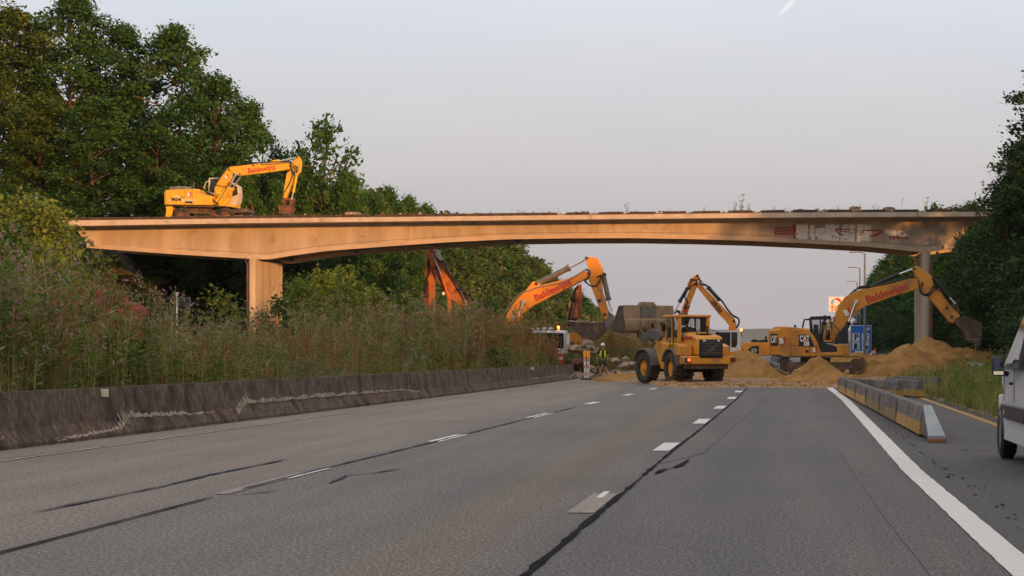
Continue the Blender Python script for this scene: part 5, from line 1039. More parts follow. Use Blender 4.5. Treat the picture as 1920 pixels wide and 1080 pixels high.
mb = MB(); mb.tube([(-.9, .9, 3.1), (-1.15, 1.1, 3.1), (-1.15, 1.1, 2.9)], .02, 5); mb.box(-1.25, -1.05, 1.08, 1.12, 2.6, 2.95); mb.tube([(.9, .9, 3.1), (1.15, 1.1, 3.1), (1.15, 1.1, 2.9)], .02, 5); mb.box(1.05, 1.25, 1.08, 1.12, 2.6, 2.95); mb.build('mirror', 'black', cab)
mb = MB(); mb.tube([(-.95, .4, 3.1), (-.95, .4, 1.6), (-.95, .9, 1.2)], .02, 5); mb.box(-1.2, -.85, .3, .8, 1.30, 1.34); mb.box(-1.2, -.85, .35, .85, .95, .99); mb.tube([(-1.18, .3, 1.3), (-1.18, .3, 2.1)], .02, 5); mb.build('ladder', 'dark', ld)
# front frame, lift arms, linkage
mb = MB(); mb.prism([(2.1, 1.1), (2.1, 1.9), (2.6, 2.3), (3.1, 2.2), (3.5, 1.6), (4.0, 1.2), (4.0, .9)], -.55, .55, 'x'); mb.build('front_frame', 'loader', ld, bevel=.04)
for s in (-1, 1):
    mb = MB(); mb.prism([(2.5, 2.35), (2.7, 2.15), (3.6, 2.25), (4.4, 2.05), (4.9, 2.35), (4.95, 2.6), (4.75, 2.65), (4.2, 2.5), (3.5, 2.75), (2.7, 2.6)], s * .52, s * .66, 'x'); mb.build('lift_arm', 'greysteel', ld, bevel=.02)
    mb = MB(); mb.cyl((s * .45, 2.5, 1.3), (s * .45, 3.3, 1.9), .09); mb.cyl((s * .45, 3.3, 1.9), (s * .45, 4.0, 2.3), .045); mb.build('hydraulic_cylinder', 'dark', ld)
mb = MB(); mb.box(-.1, .1, 3.6, 3.9, 2.0, 3.2); mb.cyl((-.6, 4.1, 2.3), (.6, 4.1, 2.3), .12); mb.build('tilt_lever', 'beige', ld, bevel=.02)
mb = MB(); mb.cyl((0, 2.6, 2.7), (0, 3.4, 3.0), .11); mb.cyl((0, 3.4, 3.0), (0, 3.75, 3.1), .05); mb.build('hydraulic_cylinder', 'dark', ld); mb = MB(); mb.prism([(3.7, 3.1), (3.85, 3.25), (4.8, 3.1), (4.85, 2.95)], -.08, .08, 'x'); mb.build('tilt_link', 'beige', ld)
# bucket: back wall, rounded floor, side cheeks, spill guard and hinge plates
bk = [(4.95, 3.95), (4.88, 3.95), (4.84, 3.30), (4.70, 3.22), (4.62, 2.95), (4.68, 2.70), (4.85, 2.55), (5.15, 2.50), (6.15, 2.62), (6.15, 2.68), (5.15, 2.57), (4.92, 2.62), (4.76, 2.75), (4.70, 2.95), (4.78, 3.16), (4.92, 3.28)]
mb = MB(); BW = 1.47; mb.prism(bk, -BW, BW, 'x'); bucket = mb.build('bucket', 'beige', ld)
ck = [(4.90, 3.93), (4.80, 3.2), (4.68, 2.95), (4.74, 2.72), (5.0, 2.53), (6.13, 2.64), (5.7, 3.3), (5.3, 3.92)]
for a_, b_ in ((-BW - .035, -BW - .001), (BW + .001, BW + .035)): mb = MB(); mb.prism(ck, a_, b_, 'x'); mb.build('side_cheek', 'brownsteel', bucket)
mb = MB(); mb.prism([(-.5, 3.951), (.5, 3.951), (.34, 4.13), (-.36, 4.13)], 4.88, 5.2); mb.build('spill_guard', 'beige', bucket, bevel=.02)
mb = MB(); mb.box(-.48, .40, 4.80, 4.838, 3.34, 3.90); mb.build('dark_patch', 'greyfender', bucket)
mb = MB()
for x in (-.60, -.52, .48, .58, -.12, .10): mb.prism([(4.84, 3.32), (4.5, 3.15), (4.45, 2.85), (4.6, 2.5), (4.85, 2.52), (4.63, 2.9), (4.70, 3.2)], x, x + .05, 'x')
mb.prism([(4.84, 3.31), (4.79, 3.31), (4.79, 3.26), (4.84, 3.26)], -BW, BW, 'x'); mb.build('hinge_plate', 'beige', bucket)
mb = MB()
for i in range(8): x = -1.4 + i * .4; mb.prism([(6.1, 2.6), (6.1, 2.7), (6.4, 2.66)], x - .06, x + .06, 'x')
mb.build('bucket_tooth', 'brownsteel', bucket)
ld.scale = (.93, .93, .93); ART = R(8); pv = Vector((0, 1.75, 0)); fr_ = Matrix.Translation(pv) @ Matrix.Rotation(ART, 4, 'Z') @ Matrix.Translation(-pv)
for o in list(ld.children):                            # everything on the front frame turns with the steering joint
    c0 = sum((Vector(q_) for q_ in o.bound_box), Vector()) / 8
    if c0.y > 2.05: o.matrix_local = fr_
c_, s_ = math.cos(R(26)), math.sin(R(26)); lx, ly = -.12 * .93, .62 * .93
operator(ld, -3.75 + lx * c_ - ly * s_, 97.8 + lx * s_ + ly * c_, 1.99, R(206), 'blackcloth', None, 'dark clothed person driving the wheel loader, seen through its rear window')
# ---------------------------------------------------------------- truck behind the weeds
tk = thing('tipper_truck', 'white and red truck with lit amber beacon half hidden behind the weeds', 'truck', (-14.45, 134, .35))
mb = MB(); mb.prism([(0, .95), (0, 2.2), (.15, 2.45), (1.9, 2.45), (1.9, .95)], -1.2, 1.2, 'x'); cb = mb.build('cab', 'white', tk, bevel=.08)
mb = MB(); mb.box(-1.12, 1.12, -.03, -.002, 1.32, 2.28); mb.build('windscreen', 'glassdark', cb)
mb = MB(); mb.box(-1.15, 1.15, -.06, -.002, .35, .98); mb.build('bumper', 'signred', tk, bevel=.04); mb = MB(); mb.box(-.8, .8, -.055, -.003, 1.05, 1.25); mb.build('grille', 'signred', tk)
lettering('WWW', .2, 'whitetext', tk, (-.8, -.07, .72), (1, 0, 0), (0, 0, 1)) if False else None
mb = MB()
for x in (-.9, -.5, -.1, .3): mb.box(x - .12, x + .12, -.05, .06, 2.5, 2.62)
mb.build('roof_lamp', 'whitetext', tk, bevel=.02)
mb = MB(); mb.cyl((.75, .3, 2.45), (.75, .3, 2.56), .05); mb.lathe((.75, .3, 2.56), [(0, .09), (.12, .09), (.17, .04)], 'z', 12); mb.build('beacon', 'amberlamp', tk)
mb = MB(); mb.tube([(1.2, .1, 2.3), (1.42, -.15, 2.25), (1.42, -.15, 1.4), (1.2, .05, 1.35)], .025, 6); mb.box(1.3, 1.5, -.2, -.12, 1.55, 2.15); mb.build('mirror', 'white', tk)
for s in (-1, 1): mb = MB(); mb.box(s * .85 - .18, s * .85 + .18, -.07, -.06, .6, .78); mb.build('headlight', 'whitetext', tk)
mb = MB(); mb.prism([(2.1, .8), (2.0, 1.25), (5.2, 1.25), (5.4, .8)], -1.1, .9, 'x'); mb.build('tipper_body', 'greysteel', tk, bevel=.03)
for s in (-1, 1):
    for y in (.9, 4.4): mb = MB(); mb.lathe((s * 1.0, y, 0.02), [(-.15, .3), (-.16, .45), (-.1, .5), (.1, .5), (.16, .45), (.15, .3)], 'x', 24); mb.build('wheel', 'tyre', tk)

# ---------------------------------------------------------------- red lorry on the other carriageway, behind the weeds
def lorry(y0, y1, m, label, x=-24.6, cabf=True):
    t = thing('lorry', label, 'lorry', (x, y0, 0), 0, 'lorries waiting on the other carriageway'); L_ = y1 - y0
    mb = MB(); mb.box(-1.25, 1.25, 0, L_, 1.1, 3.7); bd = mb.build('trailer', m, t, bevel=.03)
    mb = MB()
    for i in range(int(L_ / 1.2)): mb.box(1.251, 1.275, .3 + i * 1.2, .35 + i * 1.2, 1.15, 3.65)
    mb.build('side_post', m, bd)
    mb = MB(); mb.prism([(L_ + .5, .6), (L_ + .5, 3.2), (L_ + 1.0, 3.4), (L_ + 2.5, 3.2), (L_ + 2.7, 2.2), (L_ + 2.75, .6)], -1.2, 1.2, 'x'); mb.build('cab', m, t, bevel=.06)
    for y in (1.2, 2.5, 3.8, L_ - 1, L_ + 1.8):
        for s in (-1, 1): mb = MB(); mb.lathe((s * 1.05, y, .5), [(-.15, .3), (-.16, .45), (-.1, .5), (.1, .5), (.16, .45), (.15, .3)], 'x', 20); mb.build('wheel', 'tyre', t)
    return t
lorry(74.2, 79.6, mat('red tarpaulin', (.42, .04, .03), .6, c2=(.32, .025, .03), scale=1), 'red lorry half hidden behind the pink weeds at the left', x=-25.4)
lorry(65.5, 70.2, mat('violet blue tarpaulin', (.10, .08, .24), .6, c2=(.22, .12, .2), scale=1), 'short violet blue lorry behind the weeds at the far left', x=-25.6)

# ---------------------------------------------------------------- worker
wk = thing('person', 'person walking in yellow vest, white hard hat and shorts beside the striped beacon posts', 'person', (P(1130, 710, 116).x, 116, .02), R(8)); build_person(wk, 'walk', 'blackcloth', 'hiviz', 1.0, helmet=True); wk.scale = (1.08, 1.08, 1.06)

# ---------------------------------------------------------------- striped beacon with amber lamps
bc = thing('warning_beacon', 'pair of red and white striped posts topped by amber lamps at the barrier end', 'warning beacon', (P(1100, 712, 112).x, 112, 0.005))
mb = MB(); mb.prism([(-.32, 0), (.32, 0), (.25, .09), (-.25, .09)], -.25, .25); mb.build('foot', 'dark', bc, bevel=.02)
for s in (-1, 1):
    mb = MB(); a0, a1 = s * .075, s * .095; mb.prism([(a0 - .055, .092), (a0 + .055, .092), (a1 + .06, 1.16), (a1 - .06, 1.16)], -.03, .03); pst = mb.build('post', 'whitetext', bc, smooth=False)
    mb = MB()
    for k_ in range(3): z0 = .22 + k_ * .37; mb.prism([(a0 - .032 + s * .004 * k_, z0), (a0 + .026 + s * .004 * k_, z0), (a0 + .040 + s * .004 * k_, z0 + .17), (a0 - .018 + s * .004 * k_, z0 + .17)], -.034, -.031)
    mb.build('red_stripe', 'redplastic', pst, smooth=False)
    mb = MB(); mb.box(a1 - .085, a1 + .085, -.06, .06, 1.162, 1.34); hb_ = mb.build('lamp_battery_box', 'amber', bc, bevel=.02)
    mb = MB(); mb.lathe((a1, -.06, 1.43), [(0, .095), (.02, .1), (.10, .1), (.12, .095)], 'y', 20); mb.build('lamp_lens', 'amber', hb_)

# ---------------------------------------------------------------- white van driving away at the right edge
VS = mat('silver white van paint', (.60, .63, .68), .3, c2=(.57, .60, .65), scale=.8, spec=.6)
vn = thing('white_van', 'white van driving away on the hard shoulder at the right edge of the picture', 'van', (3.24, 26.2, .006))
side = [(.0, .50), (-.02, 1.2), (.06, 2.3), (.2, 2.44), (2.9, 2.46), (3.3, 2.34), (4.78, 1.32), (5.55, 1.12), (5.78, .95), (5.82, .50), (5.5, .32), (5.30, .32), (5.28, .45)] + [(4.9 + .42 * math.cos(a), .36 + .42 * math.sin(a)) for a in np.linspace(.15, math.pi - .15, 10)] + [(4.5, .30), (1.42, .30)] + [(1.0 + .42 * math.cos(a), .36 + .42 * math.sin(a)) for a in np.linspace(.15, math.pi - .15, 10)] + [(.56, .32), (.1, .36)]
mb = MB(); mb.prism(side, 0.04, 1.94, 'x'); mb.v = [(x + (1 if x < 1 else -1) * (max(0., z - 1.25) * .24 + max(0., y - 5.25) * .26), y, z) for x, y, z in mb.v]; vb = mb.build('body', VS, vn, bevel=.07)
def lean(mb): mb.v = [(x + max(0., z - 1.25) * .24, y, z) for x, y, z in mb.v]
mb = MB(); mb.prism([(2.9, 1.42), (4.45, 1.38), (3.42, 2.12), (2.9, 2.22)], .02, .039, 'x'); lean(mb); sw = mb.build('side_window', 'glassdark', vn, smooth=False)
mb = MB(); mb.prism([(2.82, 1.34), (4.62, 1.30), (3.46, 2.20), (2.82, 2.30)], .03, .0385, 'x'); lean(mb); mb.build('window_frame', 'black', vn, smooth=False)
mb = MB(); mb.prism([(4.80, 1.36), (4.74, 1.31), (3.34, 2.28), (3.38, 2.34)], .34, 1.64, 'x'); mb.build('windscreen', 'glassdark', vn)
mb = MB(); mb.prism([(1.55, .62), (4.30, .62), (4.36, .82), (1.5, .82)], -.02, .038, 'x'); tr_ = mb.build('side_moulding', 'black', vn, bevel=.015)
mb = MB(); mb.box(-.026, -.0205, 3.9, 3.98, .68, .74); mb.build('marker_lamp', 'amber', tr_)
mb = MB(); mb.box(-.01, .039, 3.28, 3.42, 1.10, 1.14); mb.build('handle', 'black', vn, bevel=.01)
mb = MB(); mb.box(.030, .0385, 3.13, 3.15, .86, 1.33); mb.box(.030, .0385, 4.42, 4.44, .86, 1.3); mb.build('door_gap', 'dark', vn)
mm_ = MB(); mm_.box(-.17, .0, 4.05, 4.18, 1.22, 1.50); mi_ = mm_.build('mirror', 'black', vn, bevel=.03)
mm_ = MB(); mm_.box(-.155, -.015, 4.040, 4.049, 1.30, 1.48); mm_.build('mirror_glass', mat('mirror glass', (.12, .14, .17), .05, metal=1.), mi_, smooth=False); mm_ = MB(); mm_.box(-.155, -.015, 4.038, 4.049, 1.235, 1.285); mm_.build('turn_lamp', mat('clear lamp', (.85, .7, .5), .3, emit=.25), mi_, smooth=False)
mm_ = MB(); mm_.tube([(-.03, 4.12, 1.26), (.06, 4.15, 1.24)], .04, 6); mm_.build('mirror_arm', 'black', mi_)
for y in (1.0, 4.9):
    for x in (.13, 1.84):
        mb = MB(); mb.lathe((x, y, .36), [(-.05, .2), (-.11, .2), (-.12, .29), (-.08, .355), (.08, .355), (.12, .29), (.11, .2), (.05, .2)], 'x', 32, False); w_ = mb.build('wheel', mat('clean tyre', (.02, .02, .02), .8) if y == 1.0 and x < 1 else 'black', vn)
        mb = MB(); s = -1 if x < 1 else 1; mb.lathe((x, y, .36), [(s * .10, .21), (s * .06, .19), (s * .08, .06), (s * .08, 0.001)], 'x', 20); mb.build('rim', 'grey', w_)
mb = MB(); mb.box(.985, .995, -.035, -.021, .6, 2.2); mb.box(.45, 1.53, -.035, -.022, .55, .56); mb.build('door_gap', 'dark', vn)
for a_, b_ in ((.42, .93), (1.05, 1.56)): mb = MB(); mb.box(a_, b_, -.045, -.022, 1.45, 2.05); mb.build('rear_window', 'glassdark', vn)
mb = MB(); mb.box(1.68, 1.88, -.05, -.021, .85, 1.3); mb.build('tail_lamp', 'redlens', vn)
mb = MB(); mb.box(.1, .3, -.05, -.021, .85, 1.3); mb.build('tail_lamp', 'redlens', vn); mb = MB(); mb.box(.05, 1.9, -.12, -.022, .36, .55); mb.build('bumper', 'black', vn, bevel=.03)
mb = MB(); mb.box(5.7, 5.9, 0, .1, .1, .2) if False else mb.box(.1, 1.88, 5.821, 5.93, .34, .6); mb.build('bumper', 'black', vn, bevel=.03)
for x in (.2, 1.75): mb = MB(); mb.box(x - .1, x + .12, 5.70, 5.80, .72, .92); mb.build('headlight', 'whitetext', vn, bevel=.02)

# ---------------------------------------------------------------- blue service sign, triangle sign, fuel station sign, lamp posts
d = 215.; s = d / F; q = P(1615, 700, d); sg = thing('service_sign', 'big blue motorway service sign with four white pictogram squares', 'road sign', (q.x, d, 0))
zz = lambda v: EYE - (v - V0) * s
xx = lambda u: (u - 1615) * s
mb = MB(); mb.box(xx(1594.5), xx(1634), -.03, .03, zz(700) if False else .7, zz(610)); bd = mb.build('panel', 'signwhite', sg, bevel=.03)
mb = MB(); mb.box(xx(1595.3), xx(1633.2), -.036, -.031, .78, zz(610.8)); mb.build('blue_field', 'signblue', bd, smooth=False)
def sq(u, v, w=13.5, h=15): mb = MB(); mb.box(xx(u), xx(u + w), -.042, -.037, zz(v + h), zz(v)); return mb.build('pictogram', 'signwhite', bd, smooth=False)
p1 = sq(1598, 625); lettering('P', 15.5 * s, 'blacktext', p1, (xx(1601.6), -.046, zz(637.5)), (1, 0, 0), (0, 0, 1), bold=.03)
p2 = sq(1616, 625); mb = MB()
mb.prism([(xx(1618), zz(638)), (xx(1619.2), zz(639)), (xx(1628), zz(627.6)), (xx(1626.6), zz(626.4))], -.046, -.043); mb.prism([(xx(1627.6), zz(639)), (xx(1628.6), zz(638)), (xx(1620), zz(626.4)), (xx(1618), zz(627.6)), (xx(1619), zz(630))], -.050, -.0465); mb.build('symbol', 'blacktext', p2, smooth=False)
p3_ = sq(1598, 641.5, h=14); mb = MB(); mb.box(xx(1601), xx(1607), -.046, -.043, zz(653.5), zz(643.5)); mb.box(xx(1600), xx(1608), -.0495, -.0465, zz(654.5), zz(653)); mb.tube([(xx(1607), -.046, zz(647)), (xx(1609.5), -.046, zz(648)), (xx(1609.8), -.046, zz(652))], .03, 4); mb.build('symbol', 'blacktext', p3_, smooth=False)
p4 = sq(1616, 641.5, h=14); mb = MB(); mb.box(xx(1618), xx(1622), -.046, -.043, zz(650), zz(644)); mb.box(xx(1623.5), xx(1628), -.046, -.043, zz(654), zz(648)); mb.build('symbol', 'blacktext', p4, smooth=False); mb = MB(); mb.box(xx(1603), xx(1627), -.042, -.037, zz(662.5), zz(657.5)); mb.build('pictogram', 'signwhite', bd, smooth=False)
mb = MB(); mb.prism([(xx(a), zz(b)) for a, b in ((1624, 621), (1622.5, 619.5), (1627, 615.6), (1624.5, 614.6), (1630.5, 614.2), (1630, 620), (1628.6, 617.4))], -.042, -.037); mb.build('arrow', 'signwhite', bd, smooth=False)
mb = MB()
for u in (1601, 1628): mb.cyl((xx(u), .1, -.3), (xx(u), .1, zz(612)), .07)
mb.build('post', 'galv', sg)
d = 131.; q = P(1634, 664, d); sg = thing('triangle_sign', 'red edged triangular sign leaning behind the sand in front of the blue sign', 'road sign', (q.x, d, q.z)); s = d / F
mb = MB(); mb.prism([(-12 * s, -4 * s), (9 * s, -1 * s), (8 * s, 12 * s)], -.02, .02); bd = mb.build('panel', 'signred', sg, smooth=False); mb = MB(); mb.prism([(-8 * s, -2.6 * s), (6.8 * s, -.4 * s), (6.2 * s, 8 * s)], -.028, -.021); mb.build('white_field', 'signwhite', bd, smooth=False)
mb = MB(); mb.tube([(2 * s, -.04, 0), (3.6 * s, -.04, 3 * s)], .04, 5); mb.box(2.6 * s, 4.6 * s, -.04, -.03, .2 * s, 1.3 * s); mb.build('symbol', 'blacktext', bd); mb = MB(); mb.cyl((5 * s, .06, -1.9), (5 * s, .06, 8 * s), .03); mb.build('post', 'galv', sg)
d = 350.; s = d / F; q = P(1568, 700, d); sg = thing('fuel_station_sign', 'tall cream sign with red, blue and yellow swirl left of the lamp posts', 'sign', (q.x, d, 0)); xx = lambda u: (u - 1568) * s
mb = MB(); mb.box(xx(1553.5), xx(1590), -.15, .15, zz2 := EYE - (585 - V0) * s, EYE - (556.5 - V0) * s); bd = mb.build('panel', mat('cream lit sign', (.80, .80, .78), .6), sg, bevel=.04)
def arcband(c, r0, r1, a0, a1, m, y=-.16): mb = MB(); aa = np.linspace(R(a0), R(a1), 14); n_ = len(aa); w_ = [math.sin(math.pi * (i + .6) / (n_ + .2)) for i in range(n_)]; mb.prism([(c[0] + (r0 + (r1 - r0) * (.5 + .5 * w)) * math.cos(a), c[1] + (r0 + (r1 - r0) * (.5 + .5 * w)) * math.sin(a)) for a, w in zip(aa, w_)] + [(c[0] + (r0 + (r1 - r0) * (.5 - .5 * w)) * math.cos(a), c[1] + (r0 + (r1 - r0) * (.5 - .5 * w)) * math.sin(a)) for a, w in list(zip(aa, w_))[::-1]], y - .02, y); mb.build('swirl', m, bd, smooth=False)
c = (xx(1568), EYE - (568.5 - V0) * s); arcband(c, .52, .92, -10, 120, mat('logo red', (.65, .04, .02))); arcband(c, .42, .9, 110, 215, mat('logo pale blue', (.25, .45, .65)), -.162); arcband(c, .45, .85, 190, 290, mat('logo yellow', (.8, .45, .08)), -.164); arcband(c, .4, .85, 280, 350, mat('logo deep blue', (.06, .14, .5)), -.166)
lettering('Total', 1.15, 'redtext', bd, (xx(1556), -.17, EYE - (583.5 - V0) * s), (1, 0, 0), (0, 0, 1), bold=.03, width=2.6)
mb = MB(); mb.cyl((xx(1571), .3, -.2), (xx(1571), .3, EYE - (560 - V0) * s), .16); mb.build('post', 'galv', sg)
for i, (u, vt, d, lab) in enumerate(((1621.5, 475, 218, 'tallest grey lamp post, passing in front of the blue sign'), (1612.3, 503, 270, 'middle lamp post of the three behind the amber excavator boom'), (1607.2, 529, 325, 'shortest lamp post of the three behind the amber excavator boom'))):
    q = P(u, vt, d); t = thing('lamp_post', lab, 'lamp post', (q.x, d if i else 213., 0), 0, 'lamp posts along the right side of the road'); q = P(u, vt, d if i else 213.); t.location.x = q.x
    mb = MB(); mb.tube([(0, 0, -.2), (0, 0, q.z * .5), (0, 0, q.z)], [.15, .12, .09], 8); mb.build('pole', 'galv', t)
    mb = MB(); mb.tube([(0, 0, q.z - .1), (-.3, 0, q.z + .1), (-1.0, 0, q.z + .12)], .05, 6); ar = mb.build('arm', 'galv', t); mb = MB(); mb.box(-1.55, -.9, -.15, .15, q.z + .05, q.z + .18); mb.build('lamp_head', mat('brown lamp head', (.28, .2, .15)), ar, bevel=.03)
# sign seen from behind among the weeds, left
d = 92.; q = P(346, 562, d); sg = thing('sign_back', 'grey back of a small road sign on the other carriageway, left of the near pier', 'road sign', (q.x, d, 0))
s = d / F; z0 = EYE - (575 - V0) * s; z1 = EYE - (559 - V0) * s; mb = MB(); mb.box(-.28, .26, -.02, .02, z0, z1); mb.build('panel', 'dark', sg, bevel=.01); mb = MB(); mb.tube([(-.26, -.05, z0), (-.26, -.05, z1 + .02), (.24, -.05, z1 + .02), (.28, -.05, z0)], .018, 5); mb.build('frame', 'galv', sg)
mb = MB(); mb.box(-.36, -.3, -.03, .03, 0, z1 + .25); mb.build('post', 'whitetext', sg)
# rubble near the worker
for lab, u, v, d_, s_, seed in (('big pale broken concrete lump lying right of the worker', 1164, 678, 119, .85, 1), ('low concrete slab fragment under the big lump beside the loader wheel', 1185, 684, 117, .5, 2), ('grey blue rounded stone left of the big concrete lump', 1147, 672, 124, .30, 3), ('rubble lump at the foot of the worker', 1120, 694, 120, .6, 4), ('pale boulder hanging below the full bucket behind the beacon', 1095, 648, 134, .9, 5), ('rusty brown lump left of the beacon', 1089, 682, 122, .6, 6), ('grey broken stones right of the worker boots', 1152, 698, 115, .36, 7)):
    mb = MB(); rnd = random.Random(seed); q = P(u, v, d_)
    for k_ in range(5): chunk(mb, (rnd.uniform(-.6, .6) * s_, rnd.uniform(-.3, .3), rnd.uniform(-.35, .2) * s_), s_ * rnd.uniform(.35, .7), rnd, .6)
    o = mb.build('concrete_lump', 'rubble' if seed != 6 else 'rust', loc=q, smooth=False); tag(o, lab, 'rubble', 'broken concrete by the worker')
mb = MB(); rnd = random.Random(77)
for k_ in range(420):
    x = rnd.uniform(-11.5, -7); y = rnd.uniform(113, 124); chunk(mb, (x, y, rnd.uniform(0, .25)), rnd.uniform(.05, .28) * (.22 if y < 117.5 else 1), rnd, .7)
o = mb.build('rubble', 'rubble', smooth=False); tag(o, 'loose broken concrete and earth around the worker and behind the beacon', 'rubble', kind='stuff')
mb = MB(); rnd = random.Random(78); q = P(1824, 690, 98)
for k_ in range(16): chunk(mb, (rnd.uniform(-.45, .5), rnd.uniform(-.4, .4), rnd.uniform(-.4, .15)), rnd.uniform(.1, .25), rnd, .8)
o = mb.build('plastic_sheet', mat('crumpled white sheet', (.42, .44, .45), .6, c2=(.28, .29, .29), scale=4), loc=q, smooth=False); tag(o, 'crumpled whitish sheet lying in the grass of the right verge', 'plastic sheet')
# ================================================================ VEGETATION
def quadleaf(c, d, w, L_, W_):
    """diamond leaves: c centre, d long direction, w width direction (N,3)"""
    L_ = L_[:, None]; W_ = W_[:, None]; v = np.stack([c - d * L_ * .5, c + w * W_ * .5 - d * L_ * .06, c + d * L_ * .5, c - w * W_ * .5 - d * L_ * .06], 1)
    return v.reshape(-1, 3)
def unit(a): return a / np.maximum(1e-9, np.linalg.norm(a, axis=-1, keepdims=True))
def leafm(name, cols, trans=.3): return mat(name, cols[1], .75, attr=cols, trans=trans, spec=.25)
LM = {'warm': leafm('warm leaves', [(0.025, 0.060, 0.009), (0.067, 0.126, 0.016), (0.121, 0.174, 0.023), (0.299, 0.228, 0.034)]),
      'green': leafm('green leaves', [(0.018, 0.060, 0.010), (0.046, 0.120, 0.020), (0.083, 0.168, 0.028), (0.161, 0.204, 0.034)]),
      'dark': leafm('shade darkened leaves', [(0.014, 0.038, 0.011), (0.032, 0.074, 0.020), (0.055, 0.106, 0.028), (0.103, 0.126, 0.032)]),  # shade on the right bank trees is put into this darker leaf colour
      'lime': leafm('yellow green leaves', [(0.069, 0.120, 0.016), (0.127, 0.186, 0.025), (0.196, 0.240, 0.037), (0.299, 0.288, 0.057)]),
      'olive': leafm('olive leaves', [(0.044, 0.086, 0.021), (0.081, 0.138, 0.030), (0.132, 0.174, 0.039), (0.230, 0.204, 0.057)])}
def make_tree(seed, H=16., Wd=8., nb=26, per=30, lv=15, leaf=.30, blob=(1.1, 2.0), low=.18, sparse=0., leafcol='green', trunk_r=.22, cone=False):
    """unit prototype: (leaf verts, tint, trunk MB)"""
    rg = np.random.default_rng(seed); C = []; tr = MB(); lean = rg.normal(0, .03, 2)
    tp = [Vector((lean[0] * z, lean[1] * z, z)) for z in np.linspace(-.4, H * .86, 8)]; tr.tube(tp, [trunk_r * (1.15 - .95 * i / 7) for i in range(8)], 7)
    for i in range(nb):
        t = low + (1 - low) * ((i + .5) / nb) ** .85; z = H * t
        if cone: rad = Wd / 2 * (1.05 - t) ** .8
        else: rad = Wd / 2 * math.sin(math.pi * min(1, max(.08, (t - low * .3) / (1.02 - low * .3)) ** .72)) ** .55
        a = i * 2.39996 + rg.uniform(-.4, .4); rr = rad * rg.uniform(.45, 1.0) * (.35 if t > .93 else 1)
        br = rg.uniform(*blob) * (1 - .35 * t) * (.7 if cone else 1); e = Vector((math.cos(a) * max(.1, rr - br * .4), math.sin(a) * max(.1, rr - br * .4), min(z, H - br * .55)))
        zs = max(.8, e.z - rr * rg.uniform(.35, .75)); s = Vector((lean[0] * zs, lean[1] * zs, min(zs, H * .8))); m_ = s.lerp(e, .5) + Vector((0, 0, .15 * rr))
        tr.tube([s, m_, e], [trunk_r * .42 * (1 - .5 * t), trunk_r * .26, .03], 5)
        n_ = int(per * (br / blob[1]) ** 1.3) + 4; dr = unit(rg.normal(size=(n_, 3))); dr[:, 2] = np.abs(dr[:, 2]) * np.where(rg.random(n_) < .7, 1, -.6)
        q = np.array(e)[None] + dr * (br * rg.uniform(.45, 1.05, (n_, 1))) * np.array([1, 1, .8]); C.append(np.concatenate([q, dr, np.full((n_, 1), rg.uniform(0, 1))], 1))
        for k in range(2):                                            # twigs that break the outline
            j = rg.integers(n_); tr.tube([e, Vector(q[j])], [.03, .008], 4)
    C = np.concatenate(C); 
    if sparse: C = C[rg.random(len(C)) > sparse]
    n_ = len(C); k = lv; cc = np.repeat(C[:, :3], k, 0); dd = np.repeat(C[:, 3:6], k, 0); sp = .34 if H > 6 else .07 * H
    off = rg.normal(0, sp, (n_ * k, 3)) * np.array([1, 1, .62]); pos = cc + off
    ld_ = unit(dd * .5 + rg.normal(0, 1, (n_ * k, 3)) * np.array([1, 1, .45]) + np.array([0, 0, -.15])); nn = unit(rg.normal(0, .6, (n_ * k, 3)) + dd * .4 + np.array([0, 0, .9]))
    wv = unit(np.cross(ld_, nn)); Ls = leaf * rg.uniform(.5, 1.6, n_ * k); V = quadleaf(pos, ld_, wv, Ls, Ls * rg.uniform(.42, .7, n_ * k))
    tint = np.clip(np.repeat(C[:, 6] * .35 + rg.normal(0, .12, n_), k) * 1. + .22 + rg.normal(0, .13, n_ * k), 0, 1)
    return V, tint, tr
PROTO = {}
def proto(key, mcol, **kw):
    V, tint, tr = make_tree(**kw); F_ = np.arange(len(V)).reshape(-1, 4)
    o = npmesh('crown', V, F_, [LM[mcol]], tint=tint); me = o.data; bpy.data.objects.remove(o)
    o2 = tr.build('trunk', 'bark'); m2 = o2.data; bpy.data.objects.remove(o2); PROTO[key] = (me, m2, kw['H'], kw['Wd'])
proto('oakA', 'warm', seed=1, H=17., Wd=9.5, nb=40, per=40, lv=24, leaf=.27); proto('oakB', 'green', seed=2, H=17., Wd=9., nb=40, per=40, lv=24, leaf=.27)
proto('oakC', 'green', seed=3, H=15., Wd=8.5, nb=34, per=40, lv=24, leaf=.27, blob=(.9, 1.8)); proto('thin', 'green', seed=4, H=9., Wd=6.5, nb=24, per=20, lv=11, leaf=.26, blob=(.7, 1.2), low=.3, sparse=.25, trunk_r=.14)
proto('darkA', 'dark', seed=5, H=15., Wd=8., nb=38, per=38, lv=22, leaf=.26, low=.06); proto('darkB', 'dark', seed=6, H=13., Wd=7.5, nb=34, per=36, lv=22, leaf=.25, low=.06, blob=(.9, 1.7))
proto('farA', 'olive', seed=7, H=15., Wd=9., nb=30, per=26, lv=12, leaf=.46, low=.08); proto('farB', 'green', seed=8, H=14., Wd=9., nb=30, per=26, lv=12, leaf=.46, low=.08)
proto('fir', 'dark', seed=9, H=13., Wd=4.6, nb=34, per=16, lv=12, leaf=.36, low=.1, cone=True, blob=(.6, 1.1))
proto('shrubA', 'lime', seed=10, H=4., Wd=3.6, nb=18, per=22, lv=12, leaf=.17, blob=(.5, .9), low=.08, trunk_r=.05, sparse=.1); proto('shrubB', 'green', seed=11, H=4., Wd=4., nb=18, per=24, lv=12, leaf=.18, blob=(.5, 1.), low=.05, trunk_r=.05)
